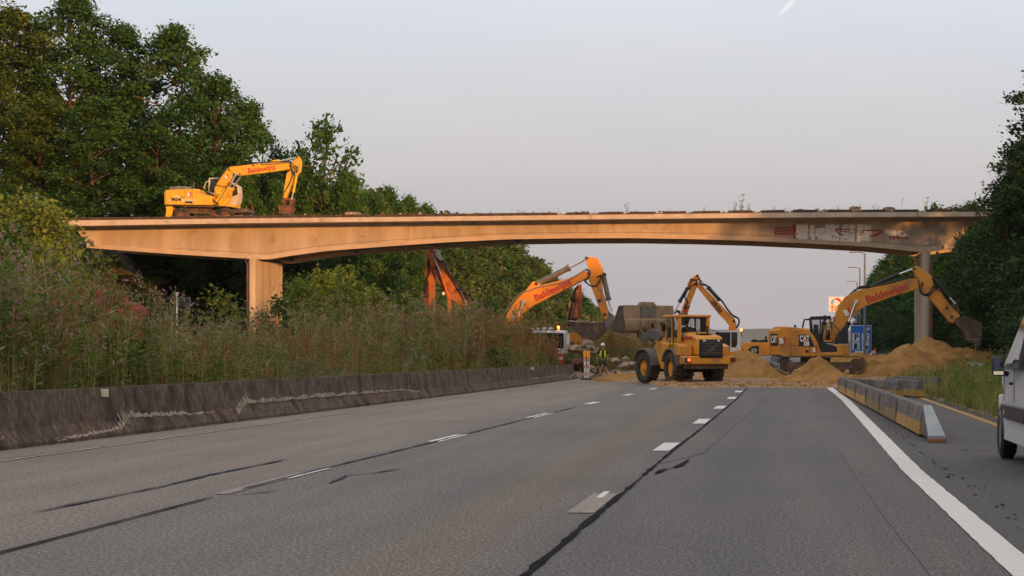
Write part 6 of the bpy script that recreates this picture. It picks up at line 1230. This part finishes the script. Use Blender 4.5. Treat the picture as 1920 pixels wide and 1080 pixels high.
proto('shrubC', 'dark', seed=12, H=4.5, Wd=5., nb=20, per=26, lv=12, leaf=.2, blob=(.6, 1.2), low=.04, trunk_r=.06)
proto('sapling', 'lime', seed=13, H=3., Wd=1.5, nb=12, per=5, lv=6, leaf=.15, blob=(.2, .4), low=.25, trunk_r=.02, sparse=.2)
def tree(key, x, y, ztop, wscale, label, group, name='tree', cat='tree', base=None, rz=None):
    cme, tme, H_, W_ = PROTO[key]; z0 = ground_h(x, y) if base is None else base; sz = max(.2, (ztop - z0) / (H_ * .985)); rnd = random.Random(int(x * 31 + y * 7))
    t = thing(name, label, cat, (x, y, z0 - .1), rnd.uniform(0, 6.28) if rz is None else rz, group); t.scale = (wscale, wscale, sz)
    for nm, me in (('crown', cme), ('trunk', tme)): o = bpy.data.objects.new(nm, me); COL.objects.link(o); o.parent = t
    return t
def treeat(key, u, v, d, w, label, group, **kw): p = P(u, v, d); return tree(key, p.x, d, p.z, w, label, group, **kw)
GL = 'big trees on the left bank behind the bridge'
for i, (k, u, v, d, w, lab) in enumerate((
    ('oakA', 20, 25, 158, 1.05, 'tall warm green tree at the left edge of the picture behind the bridge'),
    ('oakB', 135, -2, 160, 1.1, 'tallest tree, its top reaching the upper left edge of the picture'),
    ('oakB', 228, 55, 163, .9, 'tall tree right beside the tallest one'),
    ('oakC', 325, 62, 160, 1.1, 'broad tree rising above the yellow wheeled excavator'),
    ('oakB', 405, 150, 158, .95, 'tree directly above the cream cab of the wheeled excavator'),
    ('oakC', 470, 205, 161, .78, 'rightmost of the tall trees, above the wheeled excavator boom'),
    ('oakA', 75, 190, 152, .85, 'yellowish tree low in front of the leftmost tall trees'),
    ('oakC', 185, 190, 151, .9, 'dark green tree low in front of the tallest tree'),
    ('oakB', 290, 240, 152, .85, 'lower tree behind the back end of the wheeled excavator'),
    ('shrubB', 410, 330, 154, 2., 'bush right behind the cab of the wheeled excavator'),
    ('oakA', -40, 90, 155, 1., 'half visible tree cut by the left edge of the picture'))):
    treeat(k, u, v, d, w, lab, GL)
for u, d, w, v in ((20, 146, 1.7, 350), (110, 147, 1.6, 365), (190, 150, 1.7, 350), (260, 150, 1.6, 360), (330, 151, 1.5, 350), (460, 152, 1.5, 335), (520, 153, 1.3, 350), (565, 155, 1.3, 340), (640, 156, 1.4, 350)):
    treeat('shrubB' if u < 400 else 'oakC', u, v, d, w if u < 400 else .5, {20: 'green bush behind the bridge railing at the very left edge', 110: 'green bush behind the left tip of the bridge', 190: 'green bush behind the bridge, midway between its tip and the excavator', 260: 'green bush just left of the yellow excavator tail', 330: 'green bush behind the engine house of the yellow excavator', 460: 'green bush just right of the cream cab', 520: 'green bush left of the yellow excavator bucket', 565: 'green bush right of the yellow excavator bucket', 640: 'green bush behind the loose concrete block'}[u], 'bushes behind the bridge railing', name='bush', cat='bush')
treeat('thin', 612, 240, 156, 1.15, 'airy tree with gaps of sky, right of the wheeled excavator bucket', 'smaller trees right of the wheeled excavator')
treeat('thin', 560, 290, 158, 1., 'thin tree directly behind the wheeled excavator stick', 'smaller trees right of the wheeled excavator')
treeat('oakC', 650, 330, 166, .7, 'leafy tree between the airy tree and the far low trees', 'smaller trees right of the wheeled excavator')
for u, v, d, w, lab in ((725, 362, 190, .8, 'low round tree top showing over the bridge left of its middle'), (765, 378, 205, .7, 'second low tree top showing over the bridge, beside the low round one'), (690, 372, 180, .8, 'dense tree top showing over the bridge beside the loose concrete block'), (800, 392, 225, .7, 'last and lowest tree top showing over the bridge')):
    treeat('oakC', u, v, d, w, lab, 'tree tops showing over the bridge')
# dark growth under the left span
rnd = random.Random(31)
for i, (x, y, z, k) in enumerate([(rnd.uniform(-52, -42), rnd.uniform(150, 158), rnd.uniform(9.5, 12), 'shrubC') for _ in range(9)] + [(rnd.uniform(-42, -34), rnd.uniform(151, 158), rnd.uniform(8, 10.5), 'darkB') for _ in range(8)] + [(-36 - 1.2 * j, 149 + (j % 3) * 2.5, 8.5 + (j % 2), 'darkB') for j in range(9)]):
    tree(k, x, y, z, 1.25 if k == 'shrubC' else .8, 'dark bush in the deep shade under the left span of the bridge', 'dark bushes under the left span', name='bush', cat='bush')
# wood along the opposite carriageway, running away beyond the bridge
zt = curve([(150, 15), (230, 17.5), (300, 17), (345, 15.6), (365, 14.5), (400, 13), (470, 11)])
y = 158.; i = 0
def ZN(x, y, pre=''):
    u = U0 + F * x / y
    z_ = [(600, 'right beside the near bridge pier'), (700, 'under the arch between the pier and the folded arm'), (800, 'just left of the folded red orange arm'), (880, 'behind the folded red orange arm'), (940, 'between the folded arm and the orange boom'), (1000, 'left above the orange boom'), (1060, 'above the middle of the orange boom'), (1110, 'behind the stick of the orange boom'), (9999, 'at the low far end of the wood')]
    return pre + ('wooded edge, ' if pre.startswith('bush') else 'wooded edge tree ') + next(t for a, t in z_ if u < a)
while y < 500:
    x = -36.5 + rnd.uniform(-1.5, 1.) - (0 if y < 300 else (y - 300) * .015); k = ('farA', 'farB', 'farA')[i % 3]; w_ = rnd.uniform(.85, 1.1)
    tree(k if y < 360 or i % 3 else 'fir', x, y, zt(y) * rnd.uniform(.90, 1.0), w_ * (1 if y < 400 else .8), ZN(x, y) if not (y > 360 and i % 3 == 0) else 'dark fir at the far end of the wooded edge behind the orange boom', 'trees of the wooded edge beyond the bridge')
    if i % 2 == 0 and y < 380: tree('farB', x - 8, y + 3, zt(y) * rnd.uniform(1.0, 1.08), w_, ZN(x - 8, y + 3, 'rear '), 'trees of the wooded edge beyond the bridge')
    if y < 300: tree('shrubA' if i % 3 == 0 else 'shrubB', x + 4.2, y + 2, rnd.uniform(4.5, 7), 1.6, ZN(x + 4.2, y + 2, 'bush of the '), 'bushes at the foot of the wooded edge', name='bush', cat='bush')
    y += rnd.uniform(7.5, 10.5) * (1 if y < 330 else 1.3); i += 1
for x, y, z in ((-43.5, 130, 7.6), (-42, 121, 6.6), (-45, 126, 9.0), (-40, 112, 5), (-41.5, 133, 5.2), (-42.8, 126, 6.6), (-44, 134, 7.8), (-40.4, 129, 4.2), (-39.2, 133, 3.6), (-46, 131, 9.2), (-43, 117, 7.), (-41.5, 137, 5.6), (-40, 138.5, 4.6), (-42.6, 139.5, 6.4), (-39, 136.5, 3.8), (-43.6, 136.5, 7.2), (-41, 134.8, 5.2)):
    tree('shrubC', x, y, z, 1.1, 'dark bush on the bank in front of the left span', 'bushes on the bank before the left span', name='bush', cat='bush')
# front left bushes over the bridge end
for u, v, d, w, k, lab in ((-25, 365, 120, 1.5, 'shrubA', 'yellow green bush cut by the left edge in front of the bridge end'), (48, 372, 122, 1.7, 'shrubA', 'yellow green bush overlapping the left end of the bridge'), (100, 395, 124, 1.35, 'shrubA', 'yellow green bush hiding the left tip of the edge slab'), (20, 430, 112, 1.6, 'shrubB', 'green bush low at the left edge in front of the bridge'), (85, 455, 113, 1.4, 'shrubA', 'low yellow green bush above the violet blue lorry')):
    p = P(u, v, d); tree(k, p.x, d, p.z, w, lab, 'bushes in front of the left bridge end', name='bush', cat='bush', base=max(.0, p.z - 7.))
for u, v, d, lab in ((180, 468, 74, 'lone leafy sapling against the dark span, left'), (100, 480, 66, 'leafy sapling above the pink weeds at the far left'), (410, 540, 82, 'sapling left of the near bridge pier'), (432, 560, 88, 'short sapling touching the near bridge pier'), (755, 540, 92, 'tall wispy sapling between the pier and the folded arm'), (640, 520, 84, 'tall wispy sapling right of the near bridge pier')):
    p = P(u, v, d); tree('sapling', p.x, d, p.z, 1.25, lab, 'saplings above the median weeds', name='sapling', cat='sapling', base=.6)
for u, v, d, w, k, lab in ((562, 528, 96, 1.0, 'shrubA', 'yellow green shrub touching the right side of the near pier'), (600, 512, 100, 1.05, 'shrubA', 'tall yellow green shrub right of the near pier'), (650, 505, 104, 1.1, 'shrubA', 'highest yellow green shrub under the arch'), (700, 545, 100, 1., 'shrubA', 'yellow green shrub left of the folded arm'), (745, 560, 104, .95, 'shrubB', 'green shrub left of the folded arm'), (790, 580, 112, .9, 'shrubB', 'green shrub at the foot of the folded arm'), (880, 572, 124, 1., 'shrubB', 'green shrub right of the folded arm'), (925, 585, 128, .9, 'shrubB', 'green shrub at the foot of the orange boom'), (530, 560, 92, .8, 'shrubB', 'small green shrub right of the red graffiti')):
    p = P(u, v, d); tree(k, p.x, d, p.z, w * .95, lab, 'shrubs in the median behind the weeds', name='shrub', cat='shrub', base=.3)
# right bank
GR = 'dark trees on the right bank'
for k, x, y, z, w, lab in (('darkA', 16.7, 124, 19.2, 1.02, 'tallest dark tree at the right edge, leafy tips against the sky'), ('darkB', 14.6, 127, 13.4, .85, 'dark tree overlapping the right end of the bridge'), ('oakC', 16.0, 131, 14.6, .8, 'tree with yellowish tips over the right end of the bridge'),
                           ('darkB', 13.4, 121, 10.6, .72, 'dark tree directly behind the raised digging bucket'), ('darkA', 18.5, 116, 15.5, .9, 'dark tree right above the white van'), ('darkB', 16.5, 110, 11.5, .8, 'dark tree just behind the white van')):
    tree(k, x, y, z, w, lab, GR)
for i, (x, y, z, w) in enumerate(((12.6, 127, 8.6, 1.0), (11.6, 123.5, 6.2, .9), (13.6, 117, 7.5, 1.0), (12.4, 130.5, 8.4, .9), (13.2, 112, 6.3, 1.), (12.6, 106, 4.6, .9), (11.9, 99, 3.6, .8), (11.2, 93, 3., .75), (15, 104, 8.5, 1.1), (14.5, 97, 6.8, 1.), (13.0, 88, 4.5, .9), (12.5, 134, 9., .9))):
    tree('shrubC', x, y, z, w, 'dark bush at the foot of the trees on the right bank', 'dark bushes at the foot of the right trees', name='bush', cat='bush')
y = 150.; i = 0
while y < 350:
    x = 15.2 + rnd.uniform(-.6, 1.2); tree(('darkA', 'darkB', 'farB')[i % 3], x, y, curve([(150, 13), (200, 15), (260, 14.6), (300, 14), (350, 11)])(y) * rnd.uniform(.86, 1), .85, 'dark tree of the right row beyond the bridge, %s' % ('behind the round pier' if U0 + F * x / y > 1740 else 'left of the round pier' if U0 + F * x / y > 1665 else 'behind the blue sign and lamp posts'), 'tree row on the right bank beyond the bridge')
    if y < 280: tree('shrubC', x - 2.6, y + 3, rnd.uniform(4, 7), 1.1, 'dark bush at the foot of the right tree row beyond the bridge', 'bushes of the right tree row', name='bush', cat='bush')
    y += rnd.uniform(8, 12); i += 1
y = -70.; i = 0
while y < 108:                                        # the same wood continues beside and behind the camera
    tree(('darkA', 'darkB')[i % 2], 19.0 + rnd.uniform(-1, 1), y, rnd.uniform(9.4, 12.4), .95, 'dark tree of the roadside wood, right beyond the picture edge', 'roadside wood on the right'); y += rnd.uniform(7, 10.5); i += 1

# ---------------------------------------------------------------- weeds and grass (uncountable)
WM = [leafm('weed greens', [(.045, .085, .014), (.125, .185, .032), (.24, .28, .055), (.40, .38, .10)], .4), mat('dry stems', (.22, .15, .07), .9, attr=[(.26, .20, .07), (.44, .33, .13), (.62, .48, .24)], trans=.2),
      mat('mauve seed heads', (.2, .14, .13), .95, attr=[(.24, .14, .10), (.44, .28, .22), (.66, .49, .44)], trans=.3), mat('rust brown seeds', (.15, .07, .03), .95, attr=[(.18, .085, .03), (.30, .15, .05), (.42, .25, .09)], trans=.25)]
class PB:
    def __init__(s): s.V = []; s.m = []
    def quad(s, a, b, c, d, m): s.V += [a, b, c, d]; s.m.append(m)
    def blade(s, base, tip, w, m, seg=3, droop=.0, rg=None):
        base = np.array(base, float); tip = np.array(tip, float); dr = tip - base; sd = np.cross(dr, [0, 0, 1.]); n_ = np.linalg.norm(sd); sd = sd / n_ if n_ > 1e-6 else np.array([1., 0, 0]); a_ = rg.uniform(0, math.pi) if rg is not None else 0
        if n_ < .15 * np.linalg.norm(dr): sd = np.array([math.cos(a_), math.sin(a_), 0])
        pts = [base + dr * t - np.array([0, 0, droop * t * t]) for t in np.linspace(0, 1, seg + 1)]
        for i in range(seg): w0 = w * (1 - i / seg * .8) / 2; w1 = w * (1 - (i + 1) / seg * .8) / 2; s.quad(pts[i] - sd * w0, pts[i] + sd * w0, pts[i + 1] + sd * w1, pts[i + 1] - sd * w1, m)
    def leaf(s, c, d, L_, W_, m, rg):
        d = unit(np.array(d, float)); w = unit(np.cross(d, rg.normal(size=3))); c = np.array(c, float); s.quad(c, c + d * L_ * .45 + w * W_ / 2, c + d * L_, c + d * L_ * .45 - w * W_ / 2, m)
    def arr(s): return np.array(s.V, float), np.array(s.m)
def p_thistle(rg, h=1.75, head=2):
    b = PB(); ln = rg.normal(0, .12, 2); top = np.array([ln[0], ln[1], h]); b.blade((0, 0, 0), top, .024, 1, 4, rg=rg)
    for i in range(24): t = rg.uniform(.28, .88); a = rg.uniform(0, 6.28); b.leaf(top * t, (math.cos(a), math.sin(a), rg.uniform(-.1, .9)), rg.uniform(.14, .30) * (1.2 - t * .6), .032, 0, rg)
    for i in range(6):
        t = rg.uniform(.72, .95); a = rg.uniform(0, 6.28); s0 = top * t; e = s0 + np.array([math.cos(a) * .2, math.sin(a) * .2, rg.uniform(.12, .34)]); b.blade(s0, e, .012, 0, 2, rg=rg)
        for k in range(5): b.leaf(e + rg.normal(0, .03, 3), rg.normal(size=3) + np.array([0, 0, 1.2]), rg.uniform(.03, .06), .032, head, rg)
        for k in range(3): b.leaf(s0 + (e - s0) * rg.random(), rg.normal(size=3) + np.array([0, 0, .6]), .09, .02, 0, rg)
    return b.arr()
def p_dock(rg, h=1.5):
    b = PB(); ln = rg.normal(0, .14, 2); top = np.array([ln[0], ln[1], h]); b.blade((0, 0, 0), top, .020, 1 if rg.random() < .5 else 3, 3, rg=rg)
    for i in range(5): a = rg.uniform(0, 6.28); t = rg.uniform(.4, .7); e = top * t + np.array([math.cos(a) * .16, math.sin(a) * .16, rg.uniform(.3, .5)]); b.blade(top * t, e, .012, 3, 2, rg=rg); [b.leaf(top * t + (e - top * t) * rg.uniform(.3, 1) + rg.normal(0, .018, 3), rg.normal(size=3), .05, .035, 3, rg) for _ in range(9)]
    for i in range(20): b.leaf(top * rg.uniform(.5, 1) + rg.normal(0, .02, 3), rg.normal(size=3), .055, .035, 3, rg)
    for i in range(12): a = rg.uniform(0, 6.28); b.leaf(top * rg.uniform(.05, .5), (math.cos(a), math.sin(a), .6), .25, .045, 0 if rg.random() < .6 else 3, rg)
    return b.arr()
def p_grass(rg, h=.9, m=0, n=20, w=.014):
    b = PB()
    for i in range(n): a = rg.uniform(0, 6.28); r = rg.uniform(.02, .45) * h; hh = h * rg.uniform(.6, 1.1); b.blade((rg.normal(0, .05), rg.normal(0, .05), 0), (math.cos(a) * r, math.sin(a) * r, hh), w, m if rg.random() < .8 else 1, 3, droop=hh * rg.uniform(0, .45), rg=rg)
    return b.arr()
def p_leafy(rg, h=1.1):
    b = PB()
    for s_ in range(4):
        a = rg.uniform(0, 6.28); top = np.array([math.cos(a) * .22, math.sin(a) * .22, h * rg.uniform(.7, 1.1)]); b.blade((0, 0, 0), top, .014, 0, 3, rg=rg)
        for i in range(20): a2 = rg.uniform(0, 6.28); b.leaf(top * rg.uniform(.15, 1.02), (math.cos(a2), math.sin(a2), rg.uniform(-.2, .6)), rg.uniform(.07, .15), .05, 0, rg)
    return b.arr()
def p_cane(rg, h=2.0):
    b = PB(); top = np.array([rg.normal(0, .22), rg.normal(0, .22), h]); b.blade((0, 0, 0), top, .024, 1, 3, rg=rg)
    for i in range(9): t = rg.uniform(.4, 1); a = rg.uniform(0, 6.28); b.leaf(top * t, (math.cos(a), math.sin(a), .5), .22, .03, 1 if rg.random() < .5 else 0, rg)
    return b.arr()
def stamp(name, label, protos, pts, sc, seed, cat='weeds', hf=None):
    """pts: (N,3) base points + proto index column"""
    rg = np.random.default_rng(seed); Vs, Ms, Ts = [], [], []
    pick = pts[:, 3].astype(int)
    for k, (V, m) in enumerate(protos):
        q = pts[pick == k]; n_ = len(q)
        if not n_: continue
        a = rg.uniform(0, 6.28, n_); s = sc * np.clip(rg.normal(.95, .2, n_), .5, 1.5) * (hf(q[:, 0], q[:, 1]) if hf else 1); ca, sa = np.cos(a) * s, np.sin(a) * s
        X = V[None, :, 0] * ca[:, None] - V[None, :, 1] * sa[:, None] + q[:, 0:1]; Y = V[None, :, 0] * sa[:, None] + V[None, :, 1] * ca[:, None] + q[:, 1:2]; Z = V[None, :, 2] * s[:, None] + q[:, 2:3]
        Vs.append(np.stack([X, Y, Z], -1).reshape(-1, 3)); Ms.append(np.tile(m, n_)); Ts.append(np.clip(np.repeat(rg.normal(.42, .17, n_), len(m)) + rg.normal(0, .11, n_ * len(m)), 0, 1))
    V = np.concatenate(Vs); o = npmesh(name, V, np.arange(len(V)).reshape(-1, 4), WM, mi=np.concatenate(Ms), tint=np.concatenate(Ts)); return tag(o, label, cat, kind='stuff')
rg = np.random.default_rng(77)
PR = [p_thistle(rg) for _ in range(6)] + [p_dock(rg) for _ in range(4)] + [p_grass(rg) for _ in range(3)] + [p_grass(rg, 1.2, 1, 12) for _ in range(2)] + [p_leafy(rg) for _ in range(4)] + [p_cane(rg) for _ in range(2)]
KIND = {'thistle': range(0, 6), 'dock': range(6, 10), 'grass': range(10, 13), 'dry': range(13, 15), 'leafy': range(15, 19), 'cane': range(19, 21)}
def field(x0, x1, y0, y1, n, mix, seed, clump=.35):
    rg = np.random.default_rng(seed); x = rg.uniform(x0, x1, n * 2); y = rg.uniform(y0, y1, n * 2); x += np.where(np.abs(x) > 0, 0, 0)
    sel = fbm(x, y, clump, seed) + rg.random(n * 2) * .6 > .72; x, y = x[sel][:n], y[sel][:n]; n_ = len(x)
    ks = list(mix); pr = np.array([mix[k] for k in ks], float); nzv = fbm(x, y, .3, seed + 9)
    w = np.stack([p * np.exp(3.2 * (fbm(x, y, .22, seed + 20 + i) - .5)) for i, p in enumerate(pr)], 1); w /= w.sum(1, keepdims=True); c = (w.cumsum(1) > rg.random((n_, 1))).argmax(1)
    idx = np.array([KIND[ks[i]][rg.integers(len(KIND[ks[i]]))] for i in c]); z = terrain(x, y); return np.stack([x, y, z, idx], 1)
def medx(f, y): return f
def shift(pts):                                     # follow the gentle bend of the barrier
    e = np.interp(pts[:, 1], [0, 33, 50, 87, 116, 400], [-12.25, -12.2, -11.75, -10.95, -10.76, -10.76]); pts[:, 0] += e + 12.2; pts[:, 2] = np.maximum(terrain(pts[:, 0], pts[:, 1]), .05); return pts
stamp('weeds', 'tall green weeds with mauve seed heads behind the near end of the median barrier', PR, shift(np.concatenate([field(-14.2, -12.85, 29, 62, 620, dict(leafy=2, grass=2.4, thistle=2, dock=1.5, cane=1.2, dry=1.2), 1), field(-19.5, -13.6, 30, 62, 2100, dict(thistle=4.5, leafy=3.5, grass=3, dock=2.4, cane=1.2, dry=.6), 2)])), 1.08, 3, hf=lambda x, y: (.74 + .5 * fbm(x, y, .35, 41)) * (1.12 - .24 * sstep(43, 52, y) - .24 * sstep(52, 58, y)) * (1 - .3 * sstep(-13.8, -12.9, x)))
stamp('weeds', 'mixed green and brown weeds with pale seed heads in the middle of the median', PR, shift(np.concatenate([field(-14.2, -12.85, 60, 92, 560, dict(leafy=2.5, grass=3, thistle=1.6, dock=1.5, dry=1), 4), field(-20, -13.6, 60, 92, 1900, dict(dock=3, thistle=2.4, leafy=2.5, grass=2.5, cane=1., dry=.8), 5)])), 1.05, 6, hf=lambda x, y: (.70 + .6 * fbm(x, y, .35, 42)) * (.68 + .32 * sstep(74, 82, y)) * (1 - .3 * sstep(-13.2, -12.4, x)))
stamp('weeds', 'rust brown weeds at the far end of the median in front of the orange excavators', PR, shift(np.concatenate([field(-14.2, -12.85, 90, 114, 500, dict(leafy=2, grass=2.5, dock=3, dry=1), 7), field(-20, -13.6, 90, 119, 1700, dict(dock=6.5, thistle=1, leafy=1, grass=1, cane=.5, dry=1), 8)])), 1.35, 9, hf=lambda x, y: .72 + .6 * fbm(x, y, .35, 43))
stamp('weeds', 'brown scrubby weeds beyond the worker under the raised loader bucket', PR, shift(field(-20, -12.6, 140, 230, 1500, dict(dock=5, dry=1.5, cane=2, leafy=2), 10)), 1.7, 11)
# right verge
def verge(x0, x1, y0, y1, n, mix, seed): p = field(x0, x1, y0, y1, n, mix, seed, .5); return p
stamp('verge_grass', 'long green and straw coloured grass on the right verge behind the yellow line', PR, np.concatenate([verge(5.15, 9.5, 34, 100, 2600, dict(grass=6, dry=1.3, leafy=1.2), 12), verge(9, 13, 70, 112, 900, dict(grass=4, leafy=3, thistle=1), 13)]), .62, 14, 'grass')
# weeds on the deck edge: each clump a plant
def deckplant(u, h, k, lab, tall=1.):
    p = PR[k]; V, m = p; rg = np.random.default_rng(u); o = npmesh('weed', V * h, np.arange(len(V)).reshape(-1, 4), WM, mi=m, tint=np.clip(rg.normal(.6, .2, len(m)), 0, 1)); o.location = (bx(u), DB + .7, bz(fT(u)) + .02); tag(o, lab, 'weed', 'weeds growing on the bridge edge')
for u, h, k, lab in ((1175, .80, 17, 'leafy weed on the bridge edge, nearest to the middle of the span'), (1320, .5, 15, 'small leafy weed on the bridge edge left of the yellowish clump'), (1390, 1.15, 16, 'largest yellowish leafy clump on the bridge edge'), (1376, .8, 18, 'leafy shoot touching the largest clump on the bridge edge'), (1404, .7, 15, 'low leafy shoot right of the largest clump on the bridge edge'), (1573, .5, 17, 'low leafy weed on the bridge edge left of the broken slab chunk'), (1611, .55, 18, 'leafy weed sprouting beside the broken slab chunk'), (1692, .55, 1, 'thin weed on the bridge edge right of the graffiti'), (1255, .4, 17, 'tiny leafy weed on the bridge edge right of the one nearest the middle'), (1450, .45, 18, 'low weed on the bridge edge left of the red ladder graffiti'), (1530, .4, 15, 'low weed on the bridge edge above the white graffiti'), (1640, .5, 17, 'low leafy weed on the bridge edge between the two broken slab chunks'), (1738, .9, 16, 'dark leafy weed on the bridge edge beside the right trees'),
                 (1046, .42, 7, 'single dry stalk on the bridge edge above the middle of the arch'), (1013, .35, 8, 'short dry stalk on the bridge edge left of the single one'), (885, .4, 13, 'tuft of dry stalks on the bridge edge above the folded arm'), (1495, .35, 13, 'tuft of dry stalks on the bridge edge above the red ladder graffiti')):
    deckplant(u, h, k, lab)
p = PR[10]; pts = np.concatenate([np.stack([np.array([bx(u) for u in rg.uniform(a, b, n)]), rg.uniform(DB + .5, DB + 3, n), np.array([bz(404)] * n), rg.choice([10, 11, 13, 14, 15], n)], 1) for a, b, n in ((300, 760, 160), (760, 1800, 90))])
pts[:, 2] = np.interp(pts[:, 0], [bx(q) for q in Ub], [bz(q - 2) for q in topv]); stamp('deck_grass', 'sparse dry grass growing along the bridge deck', PR, pts, .36, 15, 'grass')
# ================================================================ HAZE: evening dust in the air, one closed even volume
mb = MB(); mb.box(-1300, 1000, -120, 2290, -6, 60); m = bpy.data.materials.new('evening haze'); m.use_nodes = True; n = m.node_tree.nodes; l = m.node_tree.links; n.remove(n['Principled BSDF'])
pv_ = n.new('ShaderNodeVolumePrincipled'); pv_.inputs['Density'].default_value = .00006; pv_.inputs['Color'].default_value = (.86, .84, .84, 1); pv_.inputs['Anisotropy'].default_value = .2
l.new(pv_.outputs[0], n['Material Output'].inputs['Volume']); hz = mb.build('haze', m, smooth=False); tag(hz, kind='stuff')
